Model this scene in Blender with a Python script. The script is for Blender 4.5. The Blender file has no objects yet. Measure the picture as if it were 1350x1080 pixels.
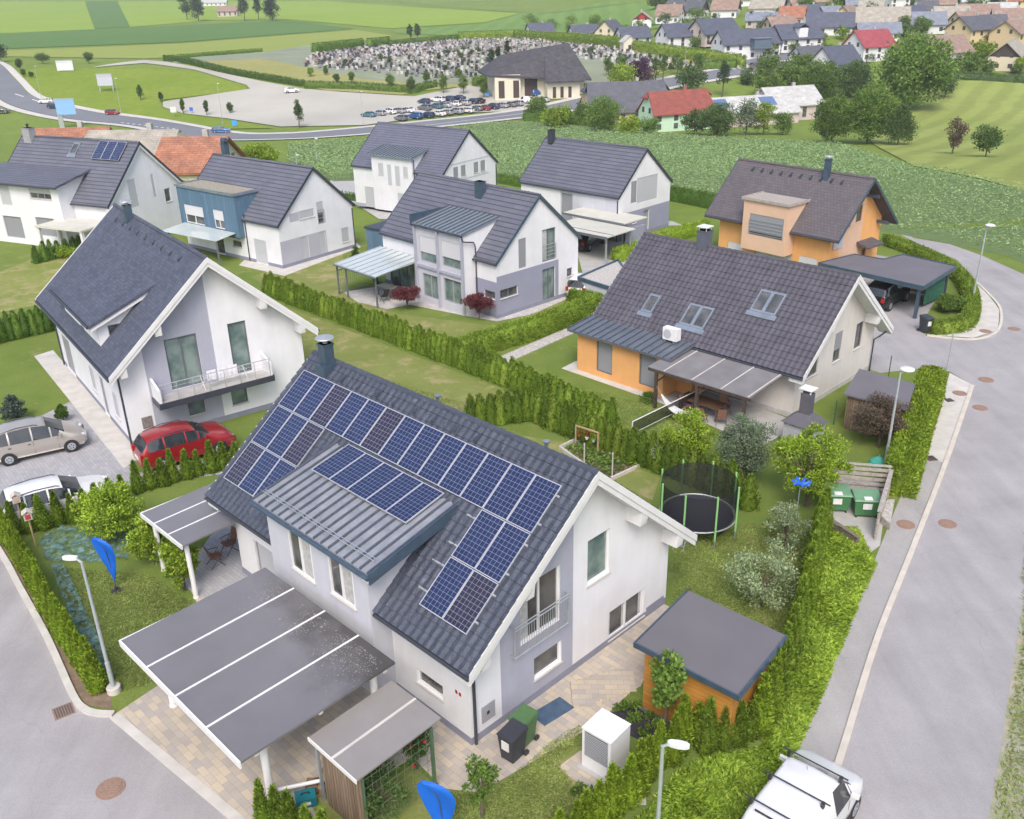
import bpy, math, random
import numpy as np
from mathutils import Vector, Matrix, geometry
random.seed(7); RNG = np.random.default_rng(7)
S = bpy.context.scene; COL = S.collection
# ---------------------------------------------------------------- camera
F_PX, PITCH, ROLL, CAM_H = 1224.0, 0.43104, -0.02236, 20.403
fwd = Vector((0, math.cos(PITCH), -math.sin(PITCH)))
U0 = Vector((0, math.sin(PITCH), math.cos(PITCH))); X0 = Vector((1, 0, 0))
RIGHT = X0*math.cos(ROLL) + U0*math.sin(ROLL)
UP = -X0*math.sin(ROLL) + U0*math.cos(ROLL)
CAM = Vector((0, 0, CAM_H))
cd = bpy.data.cameras.new('camera'); co = bpy.data.objects.new('camera', cd); COL.objects.link(co)
cd.sensor_width = 36; cd.lens = 36*F_PX/1350; cd.clip_end = 6000; cd.clip_start = 0.5
mw = Matrix((RIGHT, UP, -fwd)).transposed().to_4x4(); mw.translation = CAM
co.matrix_world = mw; S.camera = co
# ---------------------------------------------------------------- light
SUN_AZ, SUN_EL = math.radians(184), math.radians(50)      # compass-like azimuth, clockwise from +Y
w = bpy.data.worlds.new('World'); S.world = w; w.use_nodes = True
nt = w.node_tree; bg = nt.nodes['Background']
sky = nt.nodes.new('ShaderNodeTexSky'); sky.sky_type = 'NISHITA'; sky.sun_disc = False
sky.sun_elevation = SUN_EL; sky.sun_rotation = SUN_AZ; sky.air_density = 1.0; sky.dust_density = 4.0; sky.ozone_density = 0.6
nt.links.new(sky.outputs[0], bg.inputs[0]); bg.inputs[1].default_value = 0.15
sd = bpy.data.lights.new('sun', 'SUN'); sd.energy = 1.15; sd.angle = math.radians(24); sd.color = (1, 0.97, 0.93)
so = bpy.data.objects.new('sun', sd); COL.objects.link(so)
sdir = Vector((math.sin(SUN_AZ)*math.cos(SUN_EL), math.cos(SUN_AZ)*math.cos(SUN_EL), math.sin(SUN_EL)))
so.rotation_euler = sdir.to_track_quat('Z', 'Y').to_euler()
S.view_settings.view_transform = 'Standard'; S.view_settings.look = 'None'
S.view_settings.exposure = 0.74; S.view_settings.gamma = 1
S.render.resolution_x = 1024; S.render.resolution_y = 819

# ---------------------------------------------------------------- terrain
KY = [-200, 86, 105, 130, 180, 230, 268, 300, 345, 450, 560, 800, 1500, 3000]
KZ = [0, 0, -0.8, -3.5, -9.2, -12.6, -12, -8, -2.5, -2.2, -2.0, 3.0, 22, 60]
def sstep(a, b, t):
    t = np.clip((t-a)/(b-a), 0, 1); return t*t*(3-2*t)
_ky = np.linspace(-200, 3000, 3201); _kz = np.interp(_ky, KY, KZ)
_k = np.exp(-np.linspace(-2, 2, 31)**2); _k /= _k.sum()
_kz = np.convolve(np.pad(_kz, 15, mode='edge'), _k, mode='valid')
_kz[:280] = 0
def T(x, y):
    z = np.interp(y, _ky, _kz)
    a = np.interp(y, [235, 320, 430, 700, 1500], [0, 3.8, 10.5, 22, 30])
    return z + a*sstep(15, 115, x)
def ray(px, py):
    return (fwd + RIGHT*((px-675)/F_PX) + UP*((540-py)/F_PX))
def at_z(px, py, z=0.0):
    d = ray(px, py); return CAM + d*((z-CAM_H)/d.z)
def G(px, py, dz=0.0):
    """point of the terrain seen at photo pixel"""
    d = ray(px, py); p = at_z(px, py, 0)
    if d.z < 0 and p.y < 78: return Vector((p.x, p.y, dz))
    t = np.linspace(15, 2600, 5200)
    h = CAM_H + d.z*t - T(d.x*t, d.y*t)
    i = np.argmax(h < 0)
    if h[i] >= 0: i = len(t)-1
    f = h[i-1]/(h[i-1]-h[i]); tt = t[i-1]+(t[i]-t[i-1])*f
    return Vector((d.x*tt, d.y*tt, float(T(d.x*tt, d.y*tt))+dz))
def depth(p): return (Vector(p)-CAM).dot(fwd)
def px_size(p): return depth(p)/F_PX       # metres per photo pixel at p

# ---------------------------------------------------------------- materials
MATS = {}
def nodes(name):
    m = bpy.data.materials.new(name); m.use_nodes = True; MATS[name] = m
    n = m.node_tree.nodes; l = m.node_tree.links
    return m, n, l, n['Principled BSDF']
def mix(n, l, a, b, fac, blend='MIX'):
    x = n.new('ShaderNodeMix'); x.data_type = 'RGBA'; x.blend_type = blend
    for s, v in ((x.inputs['Factor'], fac), (x.inputs['A'], a), (x.inputs['B'], b)):
        if hasattr(v, 'is_output') or isinstance(v, bpy.types.NodeSocket): l.new(v, s)
        else: s.default_value = v if not isinstance(v, tuple) else (*v[:3], 1)
    return x.outputs['Result']
def noise(n, l, vec, scale, detail=4, rough=.55):
    t = n.new('ShaderNodeTexNoise'); t.inputs['Scale'].default_value = scale
    t.inputs['Detail'].default_value = detail; t.inputs['Roughness'].default_value = rough
    l.new(vec, t.inputs['Vector']); return t.outputs['Fac']
def ramp(n, l, fac, stops):
    r = n.new('ShaderNodeValToRGB'); l.new(fac, r.inputs[0]); e = r.color_ramp.elements
    while len(e) < len(stops): e.new(0.5)
    for q, (p, c) in zip(e, stops):
        q.position = p; q.color = (c, c, c, 1) if not isinstance(c, tuple) else (*c, 1)
    return r.outputs[0]
def bump(n, l, b, h, strength=.3, dist=.02, prev=None):
    q = n.new('ShaderNodeBump'); q.inputs['Strength'].default_value = strength; q.inputs['Distance'].default_value = dist
    l.new(h, q.inputs['Height'])
    if prev: l.new(prev, q.inputs['Normal'])
    if b: l.new(q.outputs[0], b.inputs['Normal'])
    return q.outputs[0]
def dark(c, k): return tuple(max(0, min(1, v*k)) for v in c)
def mat(name, col, rough=.75, var=.12, scale=3.0, bmp=0.0, bscale=40, metal=0.0, col2=None, spec=.5, coat=0, coord='Object', stain=0):
    if name in MATS: return MATS[name]
    m, n, l, b = nodes(name)
    tc = n.new('ShaderNodeTexCoord').outputs[coord]
    f = noise(n, l, tc, scale, 6)
    f = ramp(n, l, f, [(0.3, 0.0), (0.7, 1.0)])
    c = mix(n, l, dark(col, 1-var), col2 or dark(col, 1+var), f)
    if stain:
        g = noise(n, l, tc, scale*.23, 8, .65); g = ramp(n, l, g, [(.45, 0.), (.7, 1.)])
        x = n.new('ShaderNodeMath'); x.operation = 'MULTIPLY'; l.new(g, x.inputs[0]); x.inputs[1].default_value = stain
        c = mix(n, l, c, dark(col, .55), x.outputs[0])
    l.new(c, b.inputs['Base Color'])
    b.inputs['Roughness'].default_value = rough; b.inputs['Metallic'].default_value = metal
    b.inputs['Specular IOR Level'].default_value = spec
    if coat: b.inputs['Coat Weight'].default_value = coat; b.inputs['Coat Roughness'].default_value = .05
    if bmp: bump(n, l, b, noise(n, l, tc, bscale, 3), bmp, .01)
    return m
def uvmap(n, l, sx=1, sy=1, ox=0, oy=0):
    t = n.new('ShaderNodeTexCoord').outputs['UV']; mp = n.new('ShaderNodeMapping')
    l.new(t, mp.inputs[0]); mp.inputs['Scale'].default_value = (sx, sy, 1); mp.inputs['Location'].default_value = (ox, oy, 0)
    return mp.outputs[0]
def brickmat(name, c1, c2, mortar, bw, rh, msize=.01, rough=.8, offset=.5, var=.25, bst=.5, metal=0, weather=None):
    """brick-patterned: pavers, roof tiles, shingles, planks, blocks (uv in metres)"""
    if name in MATS: return MATS[name]
    m, n, l, b = nodes(name); v = uvmap(n, l)
    t = n.new('ShaderNodeTexBrick'); l.new(v, t.inputs['Vector'])
    t.inputs['Scale'].default_value = 1; t.inputs['Brick Width'].default_value = bw; t.inputs['Row Height'].default_value = rh
    t.inputs['Mortar Size'].default_value = msize; t.inputs['Mortar Smooth'].default_value = .3; t.offset = offset
    t.inputs['Color1'].default_value = (*c1, 1); t.inputs['Color2'].default_value = (*c2, 1); t.inputs['Mortar'].default_value = (*mortar, 1)
    f = noise(n, l, v, .6, 8, .6)
    f = ramp(n, l, f, [(.3, 1-var), (.7, 1+var)])
    c = mix(n, l, t.outputs['Color'], f, 1.0, 'MULTIPLY')
    if weather:
        g = noise(n, l, v, 2.2, 8, .7); g = ramp(n, l, g, [(.58, 0.), (.72, .7)])
        c = mix(n, l, c, weather, g)
    l.new(c, b.inputs['Base Color']); b.inputs['Roughness'].default_value = rough; b.inputs['Metallic'].default_value = metal
    inv = n.new('ShaderNodeMath'); inv.operation = 'SUBTRACT'; inv.inputs[0].default_value = 1; l.new(t.outputs['Fac'], inv.inputs[1])
    q = bump(n, l, None, inv.outputs[0], bst, .02)
    bump(n, l, b, noise(n, l, v, 30, 3), .15, .01, q)
    return m
def leafmat(name, c1, c2, c3=None, rough=.6, transl=.25):
    if name in MATS: return MATS[name]
    m, n, l, b = nodes(name)
    g = n.new('ShaderNodeNewGeometry').outputs['Random Per Island']
    stops = [(0., c1), (.55, c2)] + ([(1., c3)] if c3 else [(1., dark(c2, 1.35))])
    r = n.new('ShaderNodeValToRGB'); l.new(g, r.inputs[0]); e = r.color_ramp.elements
    while len(e) < len(stops): e.new(.5)
    for q, (p, c) in zip(e, stops): q.position = p; q.color = (*c, 1)
    tc = n.new('ShaderNodeTexCoord').outputs['Object']
    f = ramp(n, l, noise(n, l, tc, 1.1, 3), [(.3, .75), (.7, 1.25)])
    oi = n.new('ShaderNodeObjectInfo').outputs['Random']
    f2 = ramp(n, l, oi, [(0, .82), (1, 1.18)])
    c = mix(n, l, mix(n, l, r.outputs[0], f, 1., 'MULTIPLY'), f2, 1., 'MULTIPLY')
    l.new(c, b.inputs['Base Color']); b.inputs['Roughness'].default_value = rough
    b.inputs['Specular IOR Level'].default_value = .25
    if transl:
        tr = n.new('ShaderNodeBsdfTranslucent'); l.new(c, tr.inputs[0])
        ms = n.new('ShaderNodeMixShader'); ms.inputs[0].default_value = transl
        l.new(b.outputs[0], ms.inputs[1]); l.new(tr.outputs[0], ms.inputs[2])
        l.new(ms.outputs[0], n['Material Output'].inputs['Surface'])
    return m
def grassmat(name, c1, c2, c3, s1=.35, s2=6, rows=None, dry=None, drycut=.56):
    if name in MATS: return MATS[name]
    m, n, l, b = nodes(name); tc = n.new('ShaderNodeTexCoord').outputs['Object']
    f = ramp(n, l, noise(n, l, tc, s1, 7, .62), [(.32, 0.), (.68, 1.)])
    c = mix(n, l, c1, c2, f)
    g = ramp(n, l, noise(n, l, tc, s2, 5, .7), [(.35, 0.), (.75, .8)])
    c = mix(n, l, c, c3, g)
    if dry:
        h = ramp(n, l, noise(n, l, tc, s1*1.7, 8, .7), [(drycut, 0.), (drycut+.14, .85)])
        c = mix(n, l, c, dry, h)
    if rows:
        mp = n.new('ShaderNodeMapping'); l.new(tc, mp.inputs[0]); mp.inputs['Rotation'].default_value = (0, 0, rows[0])
        wv = n.new('ShaderNodeTexWave'); l.new(mp.outputs[0], wv.inputs[0]); wv.inputs['Scale'].default_value = rows[1]
        wv.inputs['Distortion'].default_value = rows[3] if len(rows) > 3 else 1.5; wv.inputs['Detail'].default_value = 3
        r = ramp(n, l, wv.outputs['Fac'], [(.2, 1-rows[2]), (.8, 1+rows[2])])
        c = mix(n, l, c, r, 1., 'MULTIPLY')
    l.new(c, b.inputs['Base Color']); b.inputs['Roughness'].default_value = .95; b.inputs['Specular IOR Level'].default_value = .1
    bump(n, l, b, noise(n, l, tc, 25, 4, .7), .8, .04)
    return m
def rendermat(name, col, streak=.07):
    if name in MATS: return MATS[name]
    m, n, l, b = nodes(name); v = uvmap(n, l, 2.2, .22); v2 = uvmap(n, l)
    f = ramp(n, l, noise(n, l, v, 1.0, 6, .65), [(.3, 1-streak), (.65, 1.02)])
    g = ramp(n, l, noise(n, l, v2, .7, 5, .6), [(.35, .95), (.65, 1.03)])
    c = mix(n, l, mix(n, l, col, f, 1., 'MULTIPLY'), g, 1., 'MULTIPLY'); l.new(c, b.inputs['Base Color'])
    b.inputs['Roughness'].default_value = .9; b.inputs['Specular IOR Level'].default_value = .2
    bump(n, l, b, noise(n, l, v2, 55, 4, .7), .3, .01); return m
# palette
WHITE = rendermat('white_render', (.69, .695, .73), .045)
LILAC = rendermat('lilac_grey_render', (.37, .38, .46))
LGREY = rendermat('light_grey_render', (.50, .51, .57))
BEIGE = rendermat('beige_render', (.60, .57, .55))
PLINTH = mat('plinth_grey', (.22, .23, .30), .9, .08, 1.5, .2, 40)
ORANGE = rendermat('orange_render', (.72, .38, .15))
PEACH = mat('peach_render', (.62, .42, .30), .9, .05, .8, .15, 60)
TRIMW = mat('white_timber', (.66, .66, .67), .6, .05, 2, .1, 30)
ANTH = mat('anthracite_metal', (.055, .062, .08), .45, .1, 3, metal=.3)
BLUEGREY = mat('blue_grey_metal', (.10, .15, .21), .4, .15, 3, metal=.6)
ZINC = mat('zinc_sheet', (.30, .34, .39), .4, .15, 2, metal=.6)
GALV = mat('galvanised_steel', (.42, .45, .48), .45, .08, 5, metal=.5)
PVC = mat('white_frame', (.72, .72, .73), .35, .03)
GREYF = mat('grey_frame', (.13, .14, .16), .4, .05)
MIDF = mat('mid_grey_frame', (.30, .31, .34), .4, .05)
CONC = mat('concrete', (.40, .39, .38), .9, .12, 1.5, .3, 50, stain=.15)
CONCL = mat('pale_concrete', (.50, .48, .45), .9, .12, 1.5, .3, 50, stain=.1)
BLACK = mat('black_plastic', (.03, .03, .035), .45, .1)
RUBBER = mat('tyre_rubber', (.02, .02, .02), .85, .2)
def glassmat(name, c1, c2, rough=.06):
    if name in MATS: return MATS[name]
    m, n, l, b = nodes(name); tc = n.new('ShaderNodeTexCoord').outputs['Object']
    f = ramp(n, l, noise(n, l, tc, 1.3, 2), [(.35, 0.), (.65, 1.)])
    l.new(mix(n, l, c1, c2, f), b.inputs['Base Color']); b.inputs['Roughness'].default_value = rough
    b.inputs['IOR'].default_value = 1.5; b.inputs['Specular IOR Level'].default_value = .9
    return m
GLASS = glassmat('window_glass', (.045, .05, .055), (.12, .12, .12))
GLASSG = glassmat('greenish_glass', (.10, .15, .15), (.22, .28, .27))
GLASSB = glassmat('car_glass', (.015, .018, .022), (.03, .035, .04), .03)
def slatmat(name, col, pitch=.06, rough=.5, horiz=True, depth_=.5):
    if name in MATS: return MATS[name]
    m, n, l, b = nodes(name); v = uvmap(n, l)
    wv = n.new('ShaderNodeTexWave'); wv.bands_direction = 'Y' if horiz else 'X'; wv.wave_profile = 'SAW'
    l.new(v, wv.inputs[0]); wv.inputs['Scale'].default_value = .314/pitch/ (1.0)
    c = mix(n, l, dark(col, .82), col, ramp(n, l, wv.outputs['Fac'], [(.02, 0.), (.3, 1.)]))
    l.new(c, b.inputs['Base Color']); b.inputs['Roughness'].default_value = rough
    bump(n, l, b, wv.outputs['Fac'], depth_, .01); return m
SHUT_L = slatmat('light_grey_blind', (.47, .48, .52))
SHUT_M = slatmat('mid_grey_blind', (.27, .28, .31))
SHUT_W = slatmat('white_blind', (.62, .62, .66))
LOUVRE = slatmat('louvre_grille', (.40, .41, .44), .045, .5, True, 1)

# ---------------------------------------------------------------- mesh building
class MB:
    def __init__(s): s.v = []; s.f = []; s.m = []; s.uvo = {}
    def face(s, pts, mi=0, uv=None):
        i = len(s.v); s.v += [tuple(p) for p in pts]; s.f.append(tuple(range(i, i+len(pts)))); s.m.append(mi)
        if uv: s.uvo[len(s.f)-1] = uv
        return s
    def box(s, x0, x1, y0, y1, z0, z1, mi=0):
        a = [(x0, y0, z0), (x1, y0, z0), (x1, y1, z0), (x0, y1, z0), (x0, y0, z1), (x1, y0, z1), (x1, y1, z1), (x0, y1, z1)]
        for q in ((0, 3, 2, 1), (4, 5, 6, 7), (0, 1, 5, 4), (1, 2, 6, 5), (2, 3, 7, 6), (3, 0, 4, 7)): s.face([a[k] for k in q], mi)
        return s
    def hexa(s, a, mi=0):
        for q in ((0, 3, 2, 1), (4, 5, 6, 7), (0, 1, 5, 4), (1, 2, 6, 5), (2, 3, 7, 6), (3, 0, 4, 7)): s.face([a[k] for k in q], mi)
        return s
    def slab(s, quad, t, mi=0):
        """quad = top 4 points ccw seen from above; extruded down by t (vertical)"""
        b = [Vector(p)-Vector((0, 0, t)) for p in quad]
        return s.hexa(b+[Vector(p) for p in quad], mi)
    def prism(s, poly, z0, z1, mi=0):
        n = len(poly); P = [Vector((p[0], p[1], 0)) for p in poly]
        tri = geometry.tessellate_polygon([P])
        for t in tri:
            a = [P[k] for k in t]
            if (a[1]-a[0]).cross(a[2]-a[0]).z < 0: a.reverse()
            s.face([(p.x, p.y, z1) for p in a], mi); s.face([(p.x, p.y, z0) for p in reversed(a)], mi)
        area = sum(P[i].x*P[(i+1) % n].y-P[(i+1) % n].x*P[i].y for i in range(n))
        for i in range(n):
            p, q = (P[i], P[(i+1) % n]) if area > 0 else (P[(i+1) % n], P[i])
            s.face([(p.x, p.y, z0), (q.x, q.y, z0), (q.x, q.y, z1), (p.x, p.y, z1)], mi)
        return s
    def extr(s, poly, vec, mi=0):
        """planar polygon (3d points) extruded along vec"""
        P = [Vector(p) for p in poly]; v = Vector(vec); n = len(P)
        tri = geometry.tessellate_polygon([P])
        nn = sum(((P[i]-P[0]).cross(P[(i+1) % n]-P[0]) for i in range(n)), Vector())
        flip = nn.dot(v) > 0
        for t in tri:
            a = [P[k] for k in t]
            if (a[1]-a[0]).cross(a[2]-a[0]).dot(v) > 0: a.reverse()
            s.face(a, mi); s.face([p+v for p in reversed(a)], mi)
        for i in range(n):
            p, q = P[i], P[(i+1) % n]
            s.face([p, q, q+v, p+v] if flip else [q, p, p+v, q+v], mi)
        return s
    def tube(s, pts, r, seg=8, mi=0, cap=True):
        P = [Vector(p) for p in pts]; R = r if isinstance(r, (list, tuple)) else [r]*len(P); base = len(s.v)
        for i, p in enumerate(P):
            d = (P[min(i+1, len(P)-1)]-P[max(i-1, 0)]).normalized()
            a = d.cross(Vector((0, 0, 1)));
            if a.length < .05: a = d.cross(Vector((0, 1, 0)))
            a.normalize(); b = d.cross(a)
            for k in range(seg):
                t = 2*math.pi*k/seg; s.v.append(tuple(p+(a*math.cos(t)+b*math.sin(t))*R[i]))
        for i in range(len(P)-1):
            for k in range(seg):
                a0 = base+i*seg+k; a1 = base+i*seg+(k+1) % seg
                s.f.append((a0, a0+seg, a1+seg, a1)); s.m.append(mi)
        if cap:
            s.f.append(tuple(base+k for k in range(seg))); s.m.append(mi)
            s.f.append(tuple(base+(len(P)-1)*seg+k for k in reversed(range(seg)))); s.m.append(mi)
        return s
    def lathe(s, c, prof, seg=16, mi=0):
        base = len(s.v); c = Vector(c)
        for r, z in prof:
            for k in range(seg):
                t = 2*math.pi*k/seg; s.v.append((c.x+r*math.cos(t), c.y+r*math.sin(t), c.z+z))
        for i in range(len(prof)-1):
            for k in range(seg):
                a0 = base+i*seg+k; a1 = base+i*seg+(k+1) % seg
                s.f.append((a0, a1, a1+seg, a0+seg)); s.m.append(mi)
        s.f.append(tuple(base+k for k in reversed(range(seg)))); s.m.append(mi)
        s.f.append(tuple(base+(len(prof)-1)*seg+k for k in range(seg))); s.m.append(mi)
        return s
    def mesh(s, name, mats, smooth=False):
        me = bpy.data.meshes.new(name); me.from_pydata(s.v, [], s.f)
        for m in (mats if isinstance(mats, (list, tuple)) else [mats]): me.materials.append(m)
        me.polygons.foreach_set('material_index', s.m)
        uv = me.uv_layers.new(name='UVMap').data
        co_ = [Vector(v) for v in s.v]
        for fi, f in enumerate(s.f):
            n = Vector()
            for i in range(len(f)): n += (co_[f[i]]-co_[f[0]]).cross(co_[f[(i+1) % len(f)]]-co_[f[0]])
            if n.length < 1e-12: n = Vector((0, 0, 1))
            n.normalize(); li = me.polygons[fi].loop_start
            if fi in s.uvo:
                for k, q in enumerate(s.uvo[fi]): uv[li+k].uv = q
                continue
            if abs(n.z) > .99:
                for k, vi in enumerate(f): uv[li+k].uv = (co_[vi].x, co_[vi].y)
            else:
                u = Vector((0, 0, 1)).cross(n).normalized(); w_ = n.cross(u)
                for k, vi in enumerate(f): uv[li+k].uv = (co_[vi].dot(u), co_[vi].dot(w_))
        if smooth: me.polygons.foreach_set('use_smooth', [True]*len(s.f))
        me.update(); return me
    def build(s, name, mats, parent=None, smooth=False, loc=None):
        o = bpy.data.objects.new(name, s.mesh(name, mats, smooth)); COL.objects.link(o)
        if parent: o.parent = parent
        if loc: o.location = loc
        return o
def npmesh(name, V, Fq, mats, parent=None, smooth=False, loc=None):
    me = bpy.data.meshes.new(name); V = np.asarray(V, dtype=np.float32).reshape(-1, 3); Fq = np.asarray(Fq, dtype=np.int32)
    k = Fq.shape[1]
    me.vertices.add(len(V)); me.vertices.foreach_set('co', V.ravel())
    me.loops.add(Fq.size); me.loops.foreach_set('vertex_index', Fq.ravel())
    me.polygons.add(len(Fq)); me.polygons.foreach_set('loop_start', np.arange(0, Fq.size, k, dtype=np.int32))
    try: me.polygons.foreach_set('loop_total', np.full(len(Fq), k, dtype=np.int32))
    except Exception: pass
    if smooth: me.polygons.foreach_set('use_smooth', [True]*len(Fq))
    me.update(calc_edges=True); me.materials.append(mats)
    o = bpy.data.objects.new(name, me); COL.objects.link(o)
    if parent: o.parent = parent
    if loc: o.location = loc
    return o
def tag(o, label=None, cat=None, group=None, kind=None):
    if label: o['label'] = label
    if cat: o['category'] = cat
    if group: o['group'] = group
    if kind: o['kind'] = kind
    return o
def thing(name, label, cat, loc=(0, 0, 0), rz=0, group=None):
    o = bpy.data.objects.new(name, None); COL.objects.link(o); o.location = loc; o.rotation_euler = (0, 0, rz)
    o.empty_display_size = .3
    return tag(o, label, cat, group)
def dup(root, loc=None, rz=None, label=None, group=None, scale=None):
    def cp(o, par):
        c = o.copy(); COL.objects.link(c)
        if par: c.parent = par
        for ch in KIDS.get(o.name, None) or [q for q in o.children]: cp(ch, c)
        return c
    r = cp(root, None)
    if loc is not None: r.location = loc
    if rz is not None: r.rotation_euler = (0, 0, rz)
    if scale is not None: r.scale = scale if isinstance(scale, (tuple, list)) else (scale,)*3
    return tag(r, label, None, group)
KIDS = {}
def struct(o): o['kind'] = 'structure'; return o
# ================================================================ ground and sheets
def make_ground():
    ys = list(np.arange(-60, 90, 6))+list(np.arange(90, 480, 4))+list(np.arange(480, 1000, 15))+list(np.arange(1000, 3001, 100))
    xs = sorted(set(list(np.arange(-1500, -300, 100))+list(np.arange(-300, 400, 6))+list(np.arange(400, 1601, 60))))
    X, Y = np.meshgrid(xs, ys); Z = T(X, Y)
    V = np.stack([X, Y, Z], -1).reshape(-1, 3); nx = len(xs); F = []
    for j in range(len(ys)-1):
        a = np.arange(nx-1)+j*nx; F.append(np.stack([a, a+1, a+1+nx, a+nx], 1))
    return npmesh('ground', V, np.concatenate(F), GRASS_FAR, None, True)
LAWN = grassmat('lawn', (.135, .195, .042), (.20, .25, .065), (.10, .155, .03), .35, 11, dry=(.29, .26, .12), drycut=.57)
LAWNDRY = grassmat('dry_lawn', (.18, .215, .06), (.25, .265, .09), (.14, .185, .045), .35, 11, dry=(.35, .30, .16), drycut=.5)
GRASS_FAR = grassmat('meadow', (.15, .215, .04), (.20, .26, .06), (.12, .18, .035), .02, .5, dry=(.26, .27, .09), drycut=.6)
MEADOW_R = grassmat('mown_meadow', (.22, .27, .07), (.29, .32, .10), (.19, .25, .06), .03, .5, rows=(.6, .05, .09, 3))
FIELD_A = grassmat('bright_field', (.21, .31, .045), (.25, .34, .06), (.19, .29, .04), .01, .3, rows=(1.35, .02, .05, 2))
FIELD_B = grassmat('dark_field', (.095, .18, .05), (.115, .20, .06), (.085, .165, .045), .01, .3, rows=(1.35, .05, .06, 1))
FIELD_C = grassmat('mid_field', (.14, .24, .06), (.17, .27, .07), (.13, .22, .055), .01, .3, rows=(.1, .03, .05, 2))
FIELD_Y = grassmat('yellowish_field', (.24, .29, .07), (.27, .31, .085), (.21, .27, .06), .01, .3)
CORNSOIL = grassmat('corn_ground', (.13, .19, .08), (.17, .23, .10), (.10, .15, .06), .2, 2)
CEMGRASS = grassmat('cemetery_grass', (.27, .27, .10), (.36, .33, .15), (.20, .22, .07), .05, .8)
GRAVELLOT = mat('gravel_lot', (.40, .385, .34), .95, .10, .05, .3, 3, stain=.15)
def asphalt(name, col, crack=True):
    m, n, l, b = nodes(name); tc = n.new('ShaderNodeTexCoord').outputs['Object']
    f = ramp(n, l, noise(n, l, tc, .35, 8, .65), [(.3, .86), (.7, 1.08)]); g = ramp(n, l, noise(n, l, tc, 38, 3, .7), [(.25, .80), (.75, 1.18)])
    mp = n.new('ShaderNodeMapping'); l.new(tc, mp.inputs[0]); mp.inputs['Rotation'].default_value = (0, 0, -.28); mp.inputs['Scale'].default_value = (.9, .06, 1)
    s_ = ramp(n, l, noise(n, l, mp.outputs[0], 1.0, 5, .6), [(.35, .92), (.65, 1.05)])
    c = mix(n, l, mix(n, l, mix(n, l, col, f, 1., 'MULTIPLY'), g, 1., 'MULTIPLY'), s_, 1., 'MULTIPLY')
    vo = n.new('ShaderNodeTexVoronoi'); vo.feature = 'DISTANCE_TO_EDGE'; vo.inputs['Scale'].default_value = .22; wn = n.new('ShaderNodeTexNoise'); wn.inputs['Scale'].default_value = .8; l.new(tc, wn.inputs[0])
    ad = n.new('ShaderNodeVectorMath'); ad.operation = 'ADD'; l.new(tc, ad.inputs[0]); l.new(wn.outputs['Color'], ad.inputs[1]); l.new(ad.outputs[0], vo.inputs['Vector'])
    k = ramp(n, l, vo.outputs['Distance'], [(.0, .78), (.005, 1.)]); c = mix(n, l, c, k, .4, 'MULTIPLY')
    l.new(c, b.inputs['Base Color']); b.inputs['Roughness'].default_value = .93; b.inputs['Specular IOR Level'].default_value = .25
    bump(n, l, b, noise(n, l, tc, 60, 3), .5, .01); return m
ASPH = asphalt('asphalt', (.335, .322, .33))
ASPHD = mat('far_asphalt', (.16, .17, .19), .9, .08, .1, stain=.1)
SIDEWALK = asphalt('sidewalk_asphalt', (.345, .335, .33))
KERB = mat('kerb_concrete', (.52, .48, .42), .9, .1, 2, .2, 30)
SOIL = mat('bare_soil', (.20, .145, .10), .95, .3, 3, .8, 15)
GRAVEL = mat('gravel_strip', (.42, .40, .38), .95, .35, 9, .8, 25)
PAINTW = mat('road_paint', (.7, .7, .7), .8, .05)
make_g = make_ground(); tag(make_g, kind='structure')
def drape(name, poly, m, off=.006, step=None, kind='structure', parent=None):
    """poly: list of ground xy points. Draped sheet."""
    P = [Vector((p[0], p[1], 0)) for p in poly]
    xs = [p.x for p in P]; ys = [p.y for p in P]
    import bmesh
    bm = bmesh.new(); vs = [bm.verts.new(p) for p in P]
    tri = geometry.tessellate_polygon([P])
    for t in tri:
        try: bm.faces.new([vs[k] for k in t])
        except ValueError: pass
    if max(ys) > 84:
        st = step or max(4, (max(ys)-min(ys))/60)
        y = math.ceil(min(ys)/st)*st
        while y < max(ys):
            if y > 80: bmesh.ops.bisect_plane(bm, geom=bm.verts[:]+bm.edges[:]+bm.faces[:], dist=1e-4, plane_co=(0, y, 0), plane_no=(0, 1, 0))
            y += st
        st = max(8, (max(xs)-min(xs))/40); x = math.ceil(min(xs)/st)*st
        while x < max(xs):
            bmesh.ops.bisect_plane(bm, geom=bm.verts[:]+bm.edges[:]+bm.faces[:], dist=1e-4, plane_co=(x, 0, 0), plane_no=(1, 0, 0))
            x += st
    for v in bm.verts: v.co.z = float(T(v.co.x, v.co.y)) + (off if v.co.y < 84 else off+.05+.12*min(1, (v.co.y-84)/150))
    bmesh.ops.recalc_face_normals(bm, faces=bm.faces)
    if bm.faces and sum(f.normal.z for f in bm.faces) < 0: bmesh.ops.reverse_faces(bm, faces=bm.faces)
    me = bpy.data.meshes.new(name)
    uvl = bm.loops.layers.uv.new('UVMap')
    for f in bm.faces:
        for lp in f.loops: lp[uvl].uv = (lp.vert.co.x, lp.vert.co.y)
    bm.to_mesh(me); bm.free(); me.materials.append(m)
    o = bpy.data.objects.new(name, me); COL.objects.link(o)
    if kind: o['kind'] = kind
    return o
def gp(pts): return [G(x, y) for x, y in pts]
def strip(center, wdt):
    """ribbon polygon around polyline (xy)"""
    P = [Vector((p[0], p[1])) for p in center]; L, R = [], []
    for i, p in enumerate(P):
        d = (P[min(i+1, len(P)-1)]-P[max(i-1, 0)]).normalized(); n = Vector((-d.y, d.x))*wdt/2
        L.append(p+n); R.append(p-n)
    return L+R[::-1]
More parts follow.
